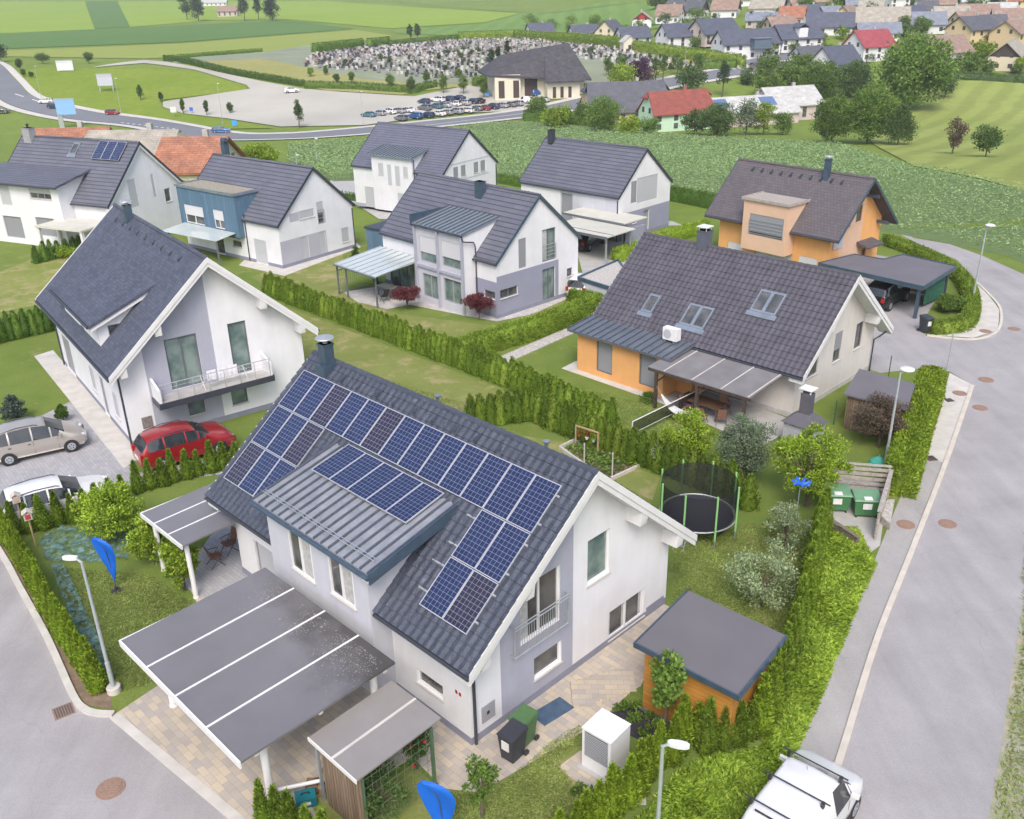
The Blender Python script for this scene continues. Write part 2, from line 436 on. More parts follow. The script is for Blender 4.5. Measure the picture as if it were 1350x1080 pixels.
def smooth_line(pts, n=8):
    P = [Vector((p[0], p[1])) for p in pts]; out = []
    for i in range(len(P)-1):
        p0, p1, p2, p3 = P[max(i-1, 0)], P[i], P[i+1], P[min(i+2, len(P)-1)]
        for k in range(n):
            t = k/n; out.append(.5*((2*p1)+(p2-p0)*t+(2*p0-5*p1+4*p2-p3)*t*t+(3*p1-p0-3*p2+p3)*t**3))
    return out+[P[-1]]
def kerb(name, pts, wdt=.16, h=.12, m=None):
    b = MB(); P = [Vector((p[0], p[1])) for p in pts]; L, R = [], []
    for i, p in enumerate(P):
        d = (P[min(i+1, len(P)-1)]-P[max(i-1, 0)]).normalized(); n = Vector((-d.y, d.x))*wdt/2
        L.append(p+n); R.append(p-n)
    for i in range(len(P)-1):
        b.hexa([(*R[i], -.02), (*R[i+1], -.02), (*L[i+1], -.02), (*L[i], -.02), (*R[i], h), (*R[i+1], h), (*L[i+1], h), (*L[i], h)])
    return tag(b.build(name, m or KERB), kind='structure')
# --- far fields
drape('field', gp([(-60, 55), (460, 0), (460, -8), (-60, -8)])+[], FIELD_A, .0) if False else None
def field(name, pts, m, off=0.0): return drape(name, gp(pts), m, off, step=8)
field('field', [(-80, 47), (125, 40), (112, 2), (-80, 2)], FIELD_A)
field('field', [(112, 2), (126, 38), (172, 36), (155, 2)], FIELD_B)
field('field', [(155, 2), (172, 36), (270, 28), (262, 2)], FIELD_A)
field('field', [(-80, 68), (-80, 48), (172, 37), (378, 27), (465, 38), (240, 56), (0, 65)], FIELD_B, .02)
field('field', [(270, 27), (380, 26), (515, 38), (640, 30), (685, 18), (430, 2), (262, 2)], FIELD_A, .02)
field('field', [(500, 2), (690, 17), (845, 3), (800, 2)], FIELD_C, .02)
field('field', [(515, 40), (640, 32), (690, 18), (850, 3), (1000, 2), (905, 30), (800, 50), (660, 50), (525, 45)], FIELD_C, .04)
field('field', [(0, 68), (240, 58), (470, 40), (520, 48), (400, 68), (190, 78), (0, 75)], FIELD_Y, .01)
# --- far lot, roads
lot = gp([(215, 135), (330, 118), (325, 113), (258, 93), (190, 84), (120, 90), (190, 80), (270, 92), (345, 108), (400, 118), (450, 122), (545, 128), (620, 113), (700, 118), (720, 134), (690, 147), (600, 150), (480, 166), (370, 168), (300, 157), (240, 150), (215, 142)])
drape('parking_lot', lot, GRAVELLOT, .04)
main_c = smooth_line([G(x, y) for x, y in [(-30, 80), (2, 108), (30, 134), (100, 152), (190, 163), (290, 180), (370, 181), (450, 176), (560, 165), (680, 152), (800, 129), (880, 110), (975, 93), (1010, 78), (1060, 75)]])
drape('main_road', strip(main_c, 8.5), ASPHD, .06)
for s_, w_ in ((5.6, 2.2),):
    L = strip(main_c, 2*s_+w_); n_ = len(main_c); inner = strip(main_c, 2*s_-w_)
    drape('pavement', L[:n_]+inner[:n_][::-1], CONCL, .05)
    drape('pavement', inner[n_:]+L[n_:][::-1], CONCL, .05)
drape('meadow', gp([(10, 95), (70, 90), (190, 92), (258, 96), (325, 114), (325, 120), (210, 133), (215, 145), (300, 160), (360, 170), (300, 171), (190, 155), (100, 144), (40, 132), (12, 112)]), grassmat('flower_meadow', (.17, .24, .03), (.24, .29, .05), (.13, .2, .025), .03, .5, dry=(.36, .27, .07), drycut=.62), .03)
drape('cemetery_lawn', gp([(225, 80), (340, 70), (400, 62), (440, 58), (700, 50), (905, 72), (1000, 92), (890, 92), (830, 110), (640, 112), (560, 120), (530, 126), (430, 120), (330, 100)]), CEMGRASS, .03)
CEMP = mat('cemetery_gravel', (.21, .24, .16), .95, .15, .1, .3, 3)
drape('cemetery_path', gp([(225, 78), (345, 70), (410, 60), (560, 50), (700, 48), (800, 60), (890, 78), (800, 110), (640, 112), (560, 112), (480, 105), (400, 90), (340, 78), (230, 84)]), CEMP, .06)
drape('meadow', gp([(1205, 220), (1140, 178), (1180, 140), (1240, 108), (1420, 105), (1500, 330), (1400, 270)]), MEADOW_R, .03)
drape('cornfield_soil', gp([(380, 192), (640, 162), (720, 160), (900, 178), (1110, 190), (1200, 222), (1450, 285), (1450, 395), (1330, 338), (1235, 318), (1160, 305), (900, 262), (660, 235), (440, 240), (380, 215)]), CORNSOIL, .02)
# ================================================================ near ground
def wp(pts): return [Vector((x, y, 0)) for x, y in pts]
drape('lawn', wp([(-75, 3), (50, 3), (50, 84), (-75, 84)]), LAWN, .004)
drape('dry_lawn', gp([(345, 392), (470, 440), (600, 490), (720, 535), (700, 545), (630, 560), (560, 540), (430, 470), (400, 470), (395, 430)]), LAWNDRY, .007)
drape('dry_lawn', gp([(360, 380), (330, 366), (450, 325), (460, 395), (530, 415), (655, 430), (770, 388), (790, 400), (600, 470), (470, 425)]), LAWNDRY, .007)
drape('dry_lawn', gp([(690, 575), (760, 585), (870, 630), (860, 660), (820, 640)]), LAWNDRY, .007)
drape('dry_lawn', gp([(400, 1048), (430, 1110), (780, 1110), (765, 952), (725, 974), (652, 1028), (626, 1050), (584, 1044), (545, 1010), (470, 1045)]), LAWNDRY, .007)
drape('dry_lawn', gp([(985, 790), (1030, 700), (1062, 720), (1045, 800), (1015, 850)]), LAWNDRY, .007)
drape('wild_meadow', gp([(-80, 325), (60, 318), (100, 345), (60, 400), (0, 412), (-80, 420)]), grassmat('wild_grass', (.20, .24, .06), (.30, .30, .11), (.14, .19, .04), .25, 4, dry=(.40, .33, .20), drycut=.5), .01)
# right road
road_l = [(1062, 1140), (1085, 1075), (1110, 992), (1157, 841), (1200, 732), (1247, 610), (1282, 508)]
road_r = [(1350, 362), (1420, 410), (1425, 480), (1405, 600), (1362, 720), (1341, 841), (1318, 992), (1305, 1070), (1295, 1140)]
apron = [(1252, 490), (1215, 486), (1160, 492), (1138, 484), (1100, 440), (1075, 400), (1060, 350), (1150, 335), (1240, 352), (1254, 362), (1216, 425), (1221, 443), (1283, 447), (1314, 436), (1319, 409), (1300, 385), (1285, 369), (1262, 343), (1212, 322), (1180, 306), (1190, 302), (1204, 314), (1252, 322), (1297, 338)]
drape('road', gp(road_l+apron+road_r), ASPH, .008)
sw_l = [(1252, 492), (1233, 554), (1208, 607), (1181, 670), (1163, 714), (1152, 742), (1119, 823), (1080, 922), (1054, 985), (1030, 1060), (1010, 1130)]
drape('sidewalk', gp([(1062, 1140), (1085, 1075), (1110, 992), (1157, 841), (1200, 732), (1247, 610), (1282, 508)]+sw_l), SIDEWALK, .016)
drape('sidewalk', gp([(1211, 600), (1247, 612), (1282, 508), (1252, 492), (1235, 552)]), CONCL, .022)
drape('sidewalk', gp([(1283, 369), (1302, 388), (1318, 409), (1315, 436), (1283, 446), (1222, 442), (1266, 437), (1280, 420), (1282, 400)]), CONCL, .022)
kerb('kerb', smooth_line(gp([(1072, 1112), (1110, 992), (1157, 841), (1200, 732), (1247, 610), (1282, 509)])), .2, .07)
kerb('kerb', smooth_line(gp([(1285, 371), (1303, 388), (1319, 409), (1315, 437), (1283, 448), (1222, 443)])), .16, .08)
drape('road_verge', gp(road_r[0:1]+[(1360, 330), (1800, 400), (1800, 1140), (1295, 1140), (1305, 1070), (1318, 992), (1341, 841), (1362, 720), (1405, 600), (1425, 480), (1420, 410)]), grassmat('verge', (.20, .24, .07), (.38, .36, .30), (.42, .40, .36), 1.0, 3, dry=(.42, .36, .26), drycut=.5), .010)
# left road, kerb, strip of soil
lk = [(-120, 560), (-60, 640), (0, 728), (26, 775), (63, 843), (96, 917), (111, 936), (128, 942), (150, 943)]
lefta = gp(lk+[(309, 1076), (345, 1112), (345, 1200), (-400, 1200), (-500, 800), (-300, 560)])
drape('road', lefta, ASPH, .008)
kerb('kerb', smooth_line(gp(lk), 4), .22, .10, CONCL)
drape('soil_strip', gp([(-120, 556), (0, 720), (30, 775), (67, 843), (98, 912), (115, 930), (148, 936), (146, 905), (110, 880), (60, 770), (0, 680), (-100, 540)]), SOIL, .012)
PAVER = brickmat('mixed_pavers', (.36, .33, .31), (.50, .43, .33), (.28, .26, .24), .42, .22, .006, .9, .5, .14, .3)
PAVERG = brickmat('grey_pavers', (.30, .30, .32), (.36, .36, .38), (.22, .22, .23), .30, .15, .006, .9, .5, .1, .3)
STONEP = brickmat('stone_path', (.42, .41, .40), (.52, .50, .48), (.30, .29, .28), .35, .25, .012, .9, .37, .15, .4)
def rotuv(o, a):
    d = o.data.uv_layers[0].data; c, s = math.cos(a), math.sin(a)
    for q in d: x, y = q.uv; q.uv = (x*c+y*s, -x*s+y*c)
    return o
rotuv(drape('driveway', gp([(150, 943), (210, 903), (300, 850), (262, 800), (240, 755), (300, 700), (400, 700), (560, 860), (640, 960), (760, 900), (845, 840), (870, 850), (845, 905), (765, 947), (724, 970), (652, 1024), (626, 1045), (584, 1040), (545, 1000), (470, 1040), (400, 1047), (440, 1110), (345, 1112), (309, 1076)]), PAVER, .014), -.79)
kerb('driveway_edge', gp([(150, 944), (309, 1077), (345, 1113)]), .30, .022, CONCL)
rotuv(drape('driveway', gp([(92, 530), (140, 575), (178, 625), (310, 600), (400, 560), (470, 600), (300, 625), (170, 640), (130, 650), (-20, 690), (-60, 610), (0, 575)]), PAVERG, .014), -.9)
drape('house_path', gp([(45, 470), (70, 462), (190, 600), (163, 618), (105, 545)]), CONCL, .020)
rotuv(drape('terrace', gp([(235, 770), (250, 745), (290, 690), (340, 690), (350, 760), (290, 800)]), PAVERG, .020), -.79)
rotuv(drape('house_path', gp([(452, 385), (520, 375), (640, 350), (770, 385), (700, 415), (655, 424), (610, 416), (540, 402), (510, 408), (470, 398)]), STONEP, .014), -.8)
drape('house_path', gp([(370, 352), (468, 318), (476, 326), (375, 364), (315, 350), (322, 343)]), CONCL, .014)
drape('driveway', gp([(760, 330), (830, 300), (885, 292), (905, 300), (870, 312), (835, 340), (800, 372), (780, 385), (768, 360)]), CONC, .014)
drape('driveway', gp([(440, 232), (475, 240), (470, 262), (540, 290), (500, 290), (430, 250)]), CONC, .014)
drape('house_path', gp([(740, 486), (760, 476), (900, 530), (905, 545), (858, 527)]), CONCL, .014)
drape('terrace', gp([(840, 510), (900, 500), (1060, 560), (1000, 590), (900, 545)]), CONC, .018)
# manholes and drain covers
RUST = mat('rusty_iron', (.26, .17, .13), .8, .2, 20, .5, 60)
def manhole(px, py, r, lab, ring=CONCL):
    p = G(px, py); t = thing('manhole_cover', lab, 'manhole cover', (p.x, p.y, .008), 0, 'manhole covers in the road')
    MB().lathe((0, 0, 0), [(r+.07, 0), (r+.07, .014), (r, .016)], 24).build('frame', RUST, t)
    b = MB().lathe((0, 0, .012), [(r-.02, 0), (r-.02, .014), (r-.04, .017)], 24)
    for k in range(-3, 4): b.box(-r*.7, r*.7, k*r*.2-.012, k*r*.2+.012, .028, .034)
    b.build('lid', RUST, t)
for a in [(146, 1040, .33, 'round rusty manhole cover in the grey road at lower left'), (1194, 692, .30, 'rusty manhole cover in the pavement beside the bin yard'), (1249, 691, .29, 'rusty manhole cover out in the road level with the bin yard'),
          (1265, 519, .30, 'rusty manhole cover at the top end of the pavement'), (1292, 538, .30, 'pale rusty manhole cover in the road near the pavement end'), (1300, 501, .33, 'grey manhole cover in the road just past the lane junction'),
          (1299, 437, .30, 'brown manhole cover on the paved corner by the street lamp'), (1337, 434, .3, 'grey manhole cover in the road opposite the paved corner')]: manhole(*a)
def grate(px, py, rz, lab, s=.3):
    p = G(px, py); t = thing('drain_grate', lab, 'drain grate', (p.x, p.y, .010), rz, 'drain grates')
    MB().box(-s, s, -s, s, 0, .012).build('frame', RUST, t)
    b = MB()
    for k in range(-3, 4): b.box(k*s*.25-.02, k*s*.25+.02, -s*.85, s*.85, .012, .024)
    b.build('grille', mat('dark_iron', (.09, .08, .08), .7), t)
grate(84, 938, .6, 'square rusty drain grate in the road beside the curved kerb')
grate(1227, 605, .2, 'brown drain cover across the pavement joint', .25); grate(1251, 528, .2, 'small brown drain cover high on the pale pavement', .22)
# ================================================================ houses
EDARK = ANTH
class House:
    """local x along the ridge (house spans -Lw..0), local y to the back (0..W); front-right ground corner is the origin"""
    def __init__(s, name, label, par, wallmat=WHITE, plinth=PLINTH, grp=None, z0=0):
        x, y, yaw, L, wf, wb, ze, zr, zb, oh, og = par
        s.og, s.oh, s.L = og, oh, L; s.Lw = L-2*og; s.W = wf+wb-2*oh; s.yr = wf-oh; s.ze, s.zr, s.zb = ze, zr, zb
        s.kf = (zr-ze)/wf; s.kb = (zr-zb)/wb; s.rz = yaw
        s.t = thing(name, label, 'house', (x, y, z0), yaw, grp)
        s.M = Matrix.Translation((x, y, z0)) @ Matrix.Rotation(yaw, 4, 'Z'); s.Mi = s.M.inverted()
        s.wm = wallmat; s.pl = plinth; s.walls = {}
    def ray(s, px, py):
        o = s.Mi @ CAM; d = s.Mi.to_3x3() @ ray(px, py); return o, d
    def on(s, px, py, n, p0):
        o, d = s.ray(px, py); n = Vector(n); t = (Vector(p0)-o).dot(n)/d.dot(n); return o+d*t
    def onx(s, px, py, x): return s.on(px, py, (1, 0, 0), (x, 0, 0))
    def ony(s, px, py, y): return s.on(px, py, (0, 1, 0), (0, y, 0))
    def onz(s, px, py, z): return s.on(px, py, (0, 0, 1), (0, 0, z))
    def onroof(s, px, py): return s.on(px, py, (0, -s.kf, 1), (0, -s.oh, s.ze))
    def zf(s, y): return s.ze+s.kf*(y+s.oh)                       # top surface of the front slope
    def zbk(s, y): return s.zr-s.kb*(y-s.yr)
    def wtop(s, y, g=.17): return (s.zf(y) if y < s.yr else s.zbk(y))-g
def frame_pts(O, Sd, N): return lambda a, z, d=0: Vector(O)+Vector(Sd)*a+Vector((0, 0, 1))*z-Vector(N)*d
class Wall:
    """planar wall: regions [(poly (s,z), material index)], openings cut with reveals"""
    def __init__(s, O, Sd, N): s.P = frame_pts(O, Sd, N); s.N = Vector(N); s.O = Vector(O); s.Sd = Vector(Sd); s.regions = []; s.holes = []
    def sz(s, h, px, py):
        p = h.on(px, py, s.N, s.O); return ((p-s.O).dot(s.Sd), p.z-s.O.z)
def wall_faces(b, W, reveal=.12, rm=0):
    flip = W.Sd.cross(Vector((0, 0, 1))).dot(W.N) < 0
    def inside(poly, q):
        c = False; n = len(poly)
        for i in range(n):
            (x1, y1), (x2, y2) = poly[i], poly[(i+1) % n]
            if (y1 > q[1]) != (y2 > q[1]) and q[0] < (x2-x1)*(q[1]-y1)/(y2-y1)+x1: c = not c
        return c
    for poly, mi in W.regions:
        hs = [h for h in W.holes if inside(poly, ((h[0]+h[1])/2, (h[2]+h[3])/2))]
        loops = [[Vector((a, z, 0)) for a, z in poly]]+[[Vector(q) for q in ((h[0], h[2], 0), (h[0], h[3], 0), (h[1], h[3], 0), (h[1], h[2], 0))] for h in hs]
        flat = [p for l in loops for p in l]
        for t in geometry.tessellate_polygon(loops):
            a = [flat[k] for k in t]
            ar = (a[1]-a[0]).cross(a[2]-a[0]).z
            if abs(ar) < 1e-9: continue
            if (ar < 0) != flip: a.reverse()
            b.face([W.P(p.x, p.y) for p in a], mi)
    for (a0, a1, z0, z1) in W.holes:
        c = [(a0, z0), (a1, z0), (a1, z1), (a0, z1)]
        for i in range(4):
            p, q = c[i], c[(i+1) % 4]
            f = [W.P(*p), W.P(*q), W.P(*q, reveal), W.P(*p, reveal)]
            b.face(f if flip else f[::-1], rm)
def obox(b, W, a0, a1, z0, z1, d0, d1, mi=0):
    """box in wall frame; d positive = inward"""
    P = W.P
    q = [P(a0, z0, d0), P(a1, z0, d0), P(a1, z0, d1), P(a0, z0, d1), P(a0, z1, d0), P(a1, z1, d0), P(a1, z1, d1), P(a0, z1, d1)]
    flip = W.Sd.cross(Vector((0, 0, 1))).dot(W.N) < 0
    if flip: q = [q[1], q[0], q[3], q[2], q[5], q[4], q[7], q[6]]
    b.hexa(q, mi)
def window(t, W, a0, a1, z0, z1, fm=PVC, gm=GLASS, sashes=1, kind='window', sill=True, shutter=None, sh=1.0, reveal=.12, fw=.06, bars=0, sillm=None, label=None, curtain=None, transom=None):
    """frame ring with a pane for each sash, optional roller blind (sh = closed share), sill"""
    W.holes.append((a0, a1, z0, z1)); r = reveal
    b = MB()
    obox(b, W, a0, a1, z0, z0+fw, r-.05, r+.02); obox(b, W, a0, a1, z1-fw, z1, r-.05, r+.02)
    obox(b, W, a0, a0+fw, z0+fw, z1-fw, r-.05, r+.02); obox(b, W, a1-fw, a1, z0+fw, z1-fw, r-.05, r+.02)
    ed = [a0+fw+(a1-a0-2*fw)*k/sashes for k in range(sashes+1)]
    for e in ed[1:-1]: obox(b, W, e-fw*.6, e+fw*.6, z0+fw, z1-fw, r-.047, r+.02)
    if transom: obox(b, W, a0+fw, a1-fw, z0+(z1-z0)*transom-.03, z0+(z1-z0)*transom+.03, r-.044, r+.02)
    wo = b.build(kind, fm, t)
    if label: wo['label'] = label
    g = MB(); obox(g, W, a0+.02, a1-.02, z0+.02, z1-.02, r+.0, r+.012); g.build('pane', gm, wo)
    if curtain:
        c = MB()
        for (u0, u1) in curtain:
            obox(c, W, a0+(a1-a0)*u0, a0+(a1-a0)*u1, z0+fw, z1-fw, r-.006, r-.001)
        c.build('curtain', mat('net_curtain', (.42, .42, .42), .8, .2, 6), wo)
    if shutter:
        c = MB(); zz = z1-(z1-z0)*sh
        obox(c, W, a0+.015, a1-.015, zz, z1-.01, r-.09, r-.058); c.build('blind', shutter, wo)
    if sill:
        c = MB(); obox(c, W, a0-.04, a1+.04, z0-.045, z0-.003, -.05, r-.05); c.build('sill', sillm or CONCL, wo)
    if bars:
        c = MB()
        for k in range(bars):
            z = z0+.15+(min(1.0, z1-z0-.2))*k/max(1, bars-1); obox(c, W, a0-.02, a1+.02, z-.014, z+.014, -.05, -.022)
        obox(c, W, a0-.02, a0+.02, z0+.1, z0+1.1, -.045, -.01); obox(c, W, a1-.02, a1+.02, z0+.1, z0+1.1, -.045, -.01)
        c.build('railing', GALV, wo)
    return wo
def win_px(h, W, c0, c1, **k):
    """window from two photo pixels: top-left and bottom-right (as seen)"""
    a, z1 = W.sz(h, *c0); b_, z0 = W.sz(h, *c1)
    if z0 > z1: z0, z1 = z1, z0
    return window(h.t, W, min(a, b_), max(a, b_), z0, z1, **k)
def tiled_plane(b, x0, x1, e0, e1, tile=(.30, .36), amp=.034, step=.034, mi=0):
    """tile relief between eave point e0=(y,z) and ridge e1=(y,z): wavy columns, stepped rows"""
    (ya, za), (yb, zb) = e0, e1; Ls = math.hypot(yb-ya, zb-za)
    nrow = max(2, round(Ls/tile[1])); ncol = max(2, round((x1-x0)/tile[0])); sub = 5
    dy, dz = (yb-ya)/Ls, (zb-za)/Ls; ny, nz = -dz*(1 if yb > ya else -1)*1, abs(dy)
    if yb < ya: ny = abs(dz)
    else: ny = -abs(dz)
    xs = np.linspace(x0, x1, ncol*sub+1); ph = (xs-x0)/(x1-x0)*ncol
    prof = amp*(np.cos(2*math.pi*ph)*.5+.5)**1.6
    base = len(b.v); rows = []
    for r in range(nrow):
        for q, hgt in ((0.0, step), (.97, 0.002)):
            s_ = (r+q)/nrow*Ls
            rows.append([(float(x), ya+dy*s_+ny*(hgt+p), za+dz*s_+nz*(hgt+p)) for x, p in zip(xs, prof)])
    n = len(xs)
    for row in rows: b.v += row
    for j in range(len(rows)-1):
        for i in range(n-1):
            a = base+j*n+i; q = (a, a+1, a+1+n, a+n) if yb > ya else (a+1, a, a+n, a+1+n)
            b.f.append(q); b.m.append(mi)
def roof(h, m, style='flat', trim=ANTH, th=.20, tile=(.30, .36), barge=True, gutter=True, gm=None, ridge=None, gcut=None):
    x0, x1 = -h.Lw-h.og, h.og; ye, yb = -h.oh, h.yr-h.oh*0+0; W = h.W
    yB = h.W+h.oh
    b = MB()
    b.hexa([(x0, -h.oh, h.ze-th), (x1, -h.oh, h.ze-th), (x1, h.yr, h.zr-th), (x0, h.yr, h.zr-th), (x0, -h.oh, h.ze), (x1, -h.oh, h.ze), (x1, h.yr, h.zr), (x0, h.yr, h.zr)])
    b.hexa([(x0, h.yr+.001, h.zr-th), (x1, h.yr+.001, h.zr-th), (x1, yB, h.zb-th), (x0, yB, h.zb-th), (x0, h.yr+.001, h.zr), (x1, h.yr+.001, h.zr), (x1, yB, h.zb), (x0, yB, h.zb)])
    if style == 'relief':
        tiled_plane(b, x0-.02, x1+.02, (-h.oh-.05, h.ze-.04), (h.yr, h.zr+.01), tile)
        tiled_plane(b, x0-.02, x1+.02, (yB+.05, h.zb-.04), (h.yr, h.zr+.01), tile)
    r = b.build('roof', m, h.t)
    # ridge caps
    c = MB(); n = max(3, int((x1-x0)/.36)); rr = .11
    for k in range(n):
        xa = x0+(x1-x0)*k/n; xb = x0+(x1-x0)*(k+1)/n+.03
        c.tube([(xa, h.yr, h.zr-.02), (xb, h.yr, h.zr-.035)], [rr+.012, rr], 8)
    c.build('ridge_cap', ridge or m, r)
    if barge:
        for xx, sx in ((x1, 1), (x0, -1)):
            c = MB()
            for (ya, za, yc, zc) in ((-h.oh-.03, h.ze, h.yr, h.zr+.03), (h.yr, h.zr+.03, yB+.03, h.zb)):
                c.hexa([(xx, ya, za-th-.04), (xx+sx*.035, ya, za-th-.04), (xx+sx*.035, yc, zc-th-.04), (xx, yc, zc-th-.04), (xx, ya, za+.025), (xx+sx*.035, ya, za+.025), (xx+sx*.035, yc, zc+.025), (xx, yc, zc+.025)] if sx > 0 else
                       [(xx-.035, ya, za-th-.04), (xx, ya, za-th-.04), (xx, yc, zc-th-.04), (xx-.035, yc, zc-th-.04), (xx-.035, ya, za+.025), (xx, ya, za+.025), (xx, yc, zc+.025), (xx-.035, yc, zc+.025)])
            c.build('barge_board', trim, r)
    if gutter:
        for yy, zz in ((-h.oh-.06, h.ze-.13), (yB+.06, h.zb-.13)):
            for xa, xb in (((x0, gcut[0]), (gcut[1], x1)) if gcut and yy < 0 else ((x0, x1),)):
                c = MB(); c.tube([(xa, yy, zz), (xb, yy, zz)], .065, 8); c.build('gutter', gm or ANTH, r)
    return r
def gable_poly(h, g=.17): return [(0, 0), (h.W, 0), (h.W, h.wtop(h.W, g)), (h.yr, h.zr-g), (0, h.wtop(0, g))]
def shell(h, regionsR=None, regionsF=None, mats=None, plinth_h=.0):
    """create wall objects' descriptions; finish with close_shell"""
    R = Wall((0, 0, 0), (0, 1, 0), (1, 0, 0)); Fw = Wall((-h.Lw, 0, 0), (1, 0, 0), (0, -1, 0))
    R.regions = regionsR or [(gable_poly(h), 0)]
    Fw.regions = regionsF or [([(0, 0), (h.Lw, 0), (h.Lw, h.wtop(0)), (0, h.wtop(0))], 0)]
    h.R, h.F = R, Fw; h.wmats = mats or [h.wm]; return R, Fw
def close_shell(h, extra=(), plinth_h=.28):
    b = MB(); wall_faces(b, h.R); wall_faces(b, h.F)
    for W in extra: wall_faces(b, W)
    # left gable and back wall
    Lx = -h.Lw
    b.face([(Lx, h.W, 0), (Lx, 0, 0), (Lx, 0, h.wtop(0)), (Lx, h.yr, h.zr-.17), (Lx, h.W, h.wtop(h.W))])
    b.face([(0, h.W, 0), (Lx, h.W, 0), (Lx, h.W, h.wtop(h.W)), (0, h.W, h.wtop(h.W))])
    w_ = b.build('wall', h.wmats, h.t)
    if plinth_h:
        p = MB(); e = .012; z = plinth_h
        for q in ((0, e, -e, h.W+e), (Lx-e, Lx, -e, h.W+e)): p.box(q[0], q[1], q[2], q[3], -.05, z)
        # front strip broken at doors
        hs = sorted([(q[0], q[1]) for q in h.F.holes if q[2] < z]); a = 0
        for q in hs+[(h.Lw, h.Lw)]:
            if q[0] > a+.02: p.box(Lx+a, Lx+q[0], -e, 0, -.05, z)
            a = max(a, q[1])
        p.build('plinth', h.pl, h.t)
    return w_
def chimney(h, x, y, z0, z1, w=.55, d=.55, m=BLUEGREY, cap='plate', capm=None):
    b = MB(); b.box(x-w/2, x+w/2, y-d/2, y+d/2, z0, z1)
    b.box(x-w/2-.03, x+w/2+.03, y-d/2-.03, y+d/2+.03, z1-.06, z1)
    c = b.build('chimney', m, h.t)
    k = MB()
    if cap == 'plate':
        for sx in (-1, 1):
            for sy in (-1, 1): k.box(x+sx*w*.38-.02, x+sx*w*.38+.02, y+sy*d*.38-.02, y+sy*d*.38+.02, z1, z1+.18)
        k.box(x-w*.55, x+w*.55, y-d*.55, y+d*.55, z1+.18, z1+.23)
    elif cap == 'disc':
        k.lathe((x, y, z1), [(.10, 0), (.10, .2)], 12); k.lathe((x, y, z1+.2), [(.36, 0), (.34, .03), (.05, .1)], 18)
    elif cap == 'arch':
        k.tube([(x-w/2, y, z1+.28), (x+w/2, y, z1+.28)], .2, 12)
        k.box(x-w/2, x+w/2, y-.2, y-.17, z1, z1+.28)
        k.box(x-w/2, x+w/2, y+.17, y+.2, z1, z1+.28)
    elif cap == 'pipe':
        k.lathe((x, y, z1), [(.09, 0), (.09, .25), (.15, .25), (.15, .3), (.02, .38)], 12)
    k.build('chimney_cap', capm or GALV, c); return c
def downpipe(h, x, y, z0, z1, m=ANTH, r=.045, elbow=None):
    pts = [(x, y, z0), (x, y, z1)]
    if elbow: pts += [(x+elbow[0]*.5, y+elbow[1]*.5, z1+.2), (x+elbow[0], y+elbow[1], z1+.25)]
    return MB().tube(pts, r, 8).build('downpipe', m, h.t)
def vents(h, r, n, d, x0=None, x1=None, m=ANTH):
    """row of small vent tiles below the ridge"""
    for k in range(n):
        x = (x0 if x0 is not None else -h.Lw)+((x1 if x1 is not None else 0)-(x0 if x0 is not None else -h.Lw))*(k+.5)/n
        y = h.yr-d; z = h.zf(y)
        b = MB(); b.hexa([(x-.11, y-.16, z-.16*h.kf), (x+.11, y-.16, z-.16*h.kf), (x+.07, y+.14, z+.14*h.kf), (x-.07, y+.14, z+.14*h.kf), (x-.09, y-.14, z-.0), (x+.09, y-.14, z-.0), (x+.05, y+.14, z+.14*h.kf+.03), (x-.05, y+.14, z+.14*h.kf+.03)])
        b.build('roof_vent', m, r)
def skylight(h, r, px0, px1, px2, px3, m=ZINC, double=False):
    """four photo pixels tl,tr,br,bl on the front roof"""
    P = [h.onroof(*p) for p in (px0, px1, px2, px3)]
    xa, xb = (P[0].x+P[3].x)/2, (P[1].x+P[2].x)/2; yt, yb_ = (P[0].y+P[1].y)/2, (P[2].y+P[3].y)/2
    def q(x, y, o): return Vector((x, y-o*h.kf*.6, h.zf(y)+o))
    b = MB(); f = .09; o = .10
    def bar(x0, x1, y0, y1, o=.10): b.hexa([q(x0, y0, -.02), q(x1, y0, -.02), q(x1, y1, -.02), q(x0, y1, -.02), q(x0, y0, o), q(x1, y0, o), q(x1, y1, o), q(x0, y1, o)])
    bar(xa, xb, yb_, yb_+f); bar(xa, xb, yt-f, yt); bar(xa, xa+f, yb_+f, yt-f); bar(xb-f, xb, yb_+f, yt-f)
    if double: bar((xa+xb)/2-f, (xa+xb)/2+f, yb_+f, yt-f, .097)
    bar(xa-.12, xb+.12, yb_-.22, yb_-.002, .085)
    s = b.build('skylight', m, r)
    g = MB(); g.hexa([q(xa+.03, yb_+.03, .0), q(xb-.03, yb_+.03, .0), q(xb-.03, yt-.03, .0), q(xa+.03, yt-.03, .0), q(xa+.03, yb_+.03, .06), q(xb-.03, yb_+.03, .06), q(xb-.03, yt-.03, .06), q(xa+.03, yt-.03, .06)])
    g.build('pane', GLASS, s)
TILE_A = brickmat('slate_blue_tiles', (.045, .054, .082), (.060, .071, .10), (.028, .033, .05), .30, .36, .012, .6, 0, .18, .2, weather=(.17, .19, .24))
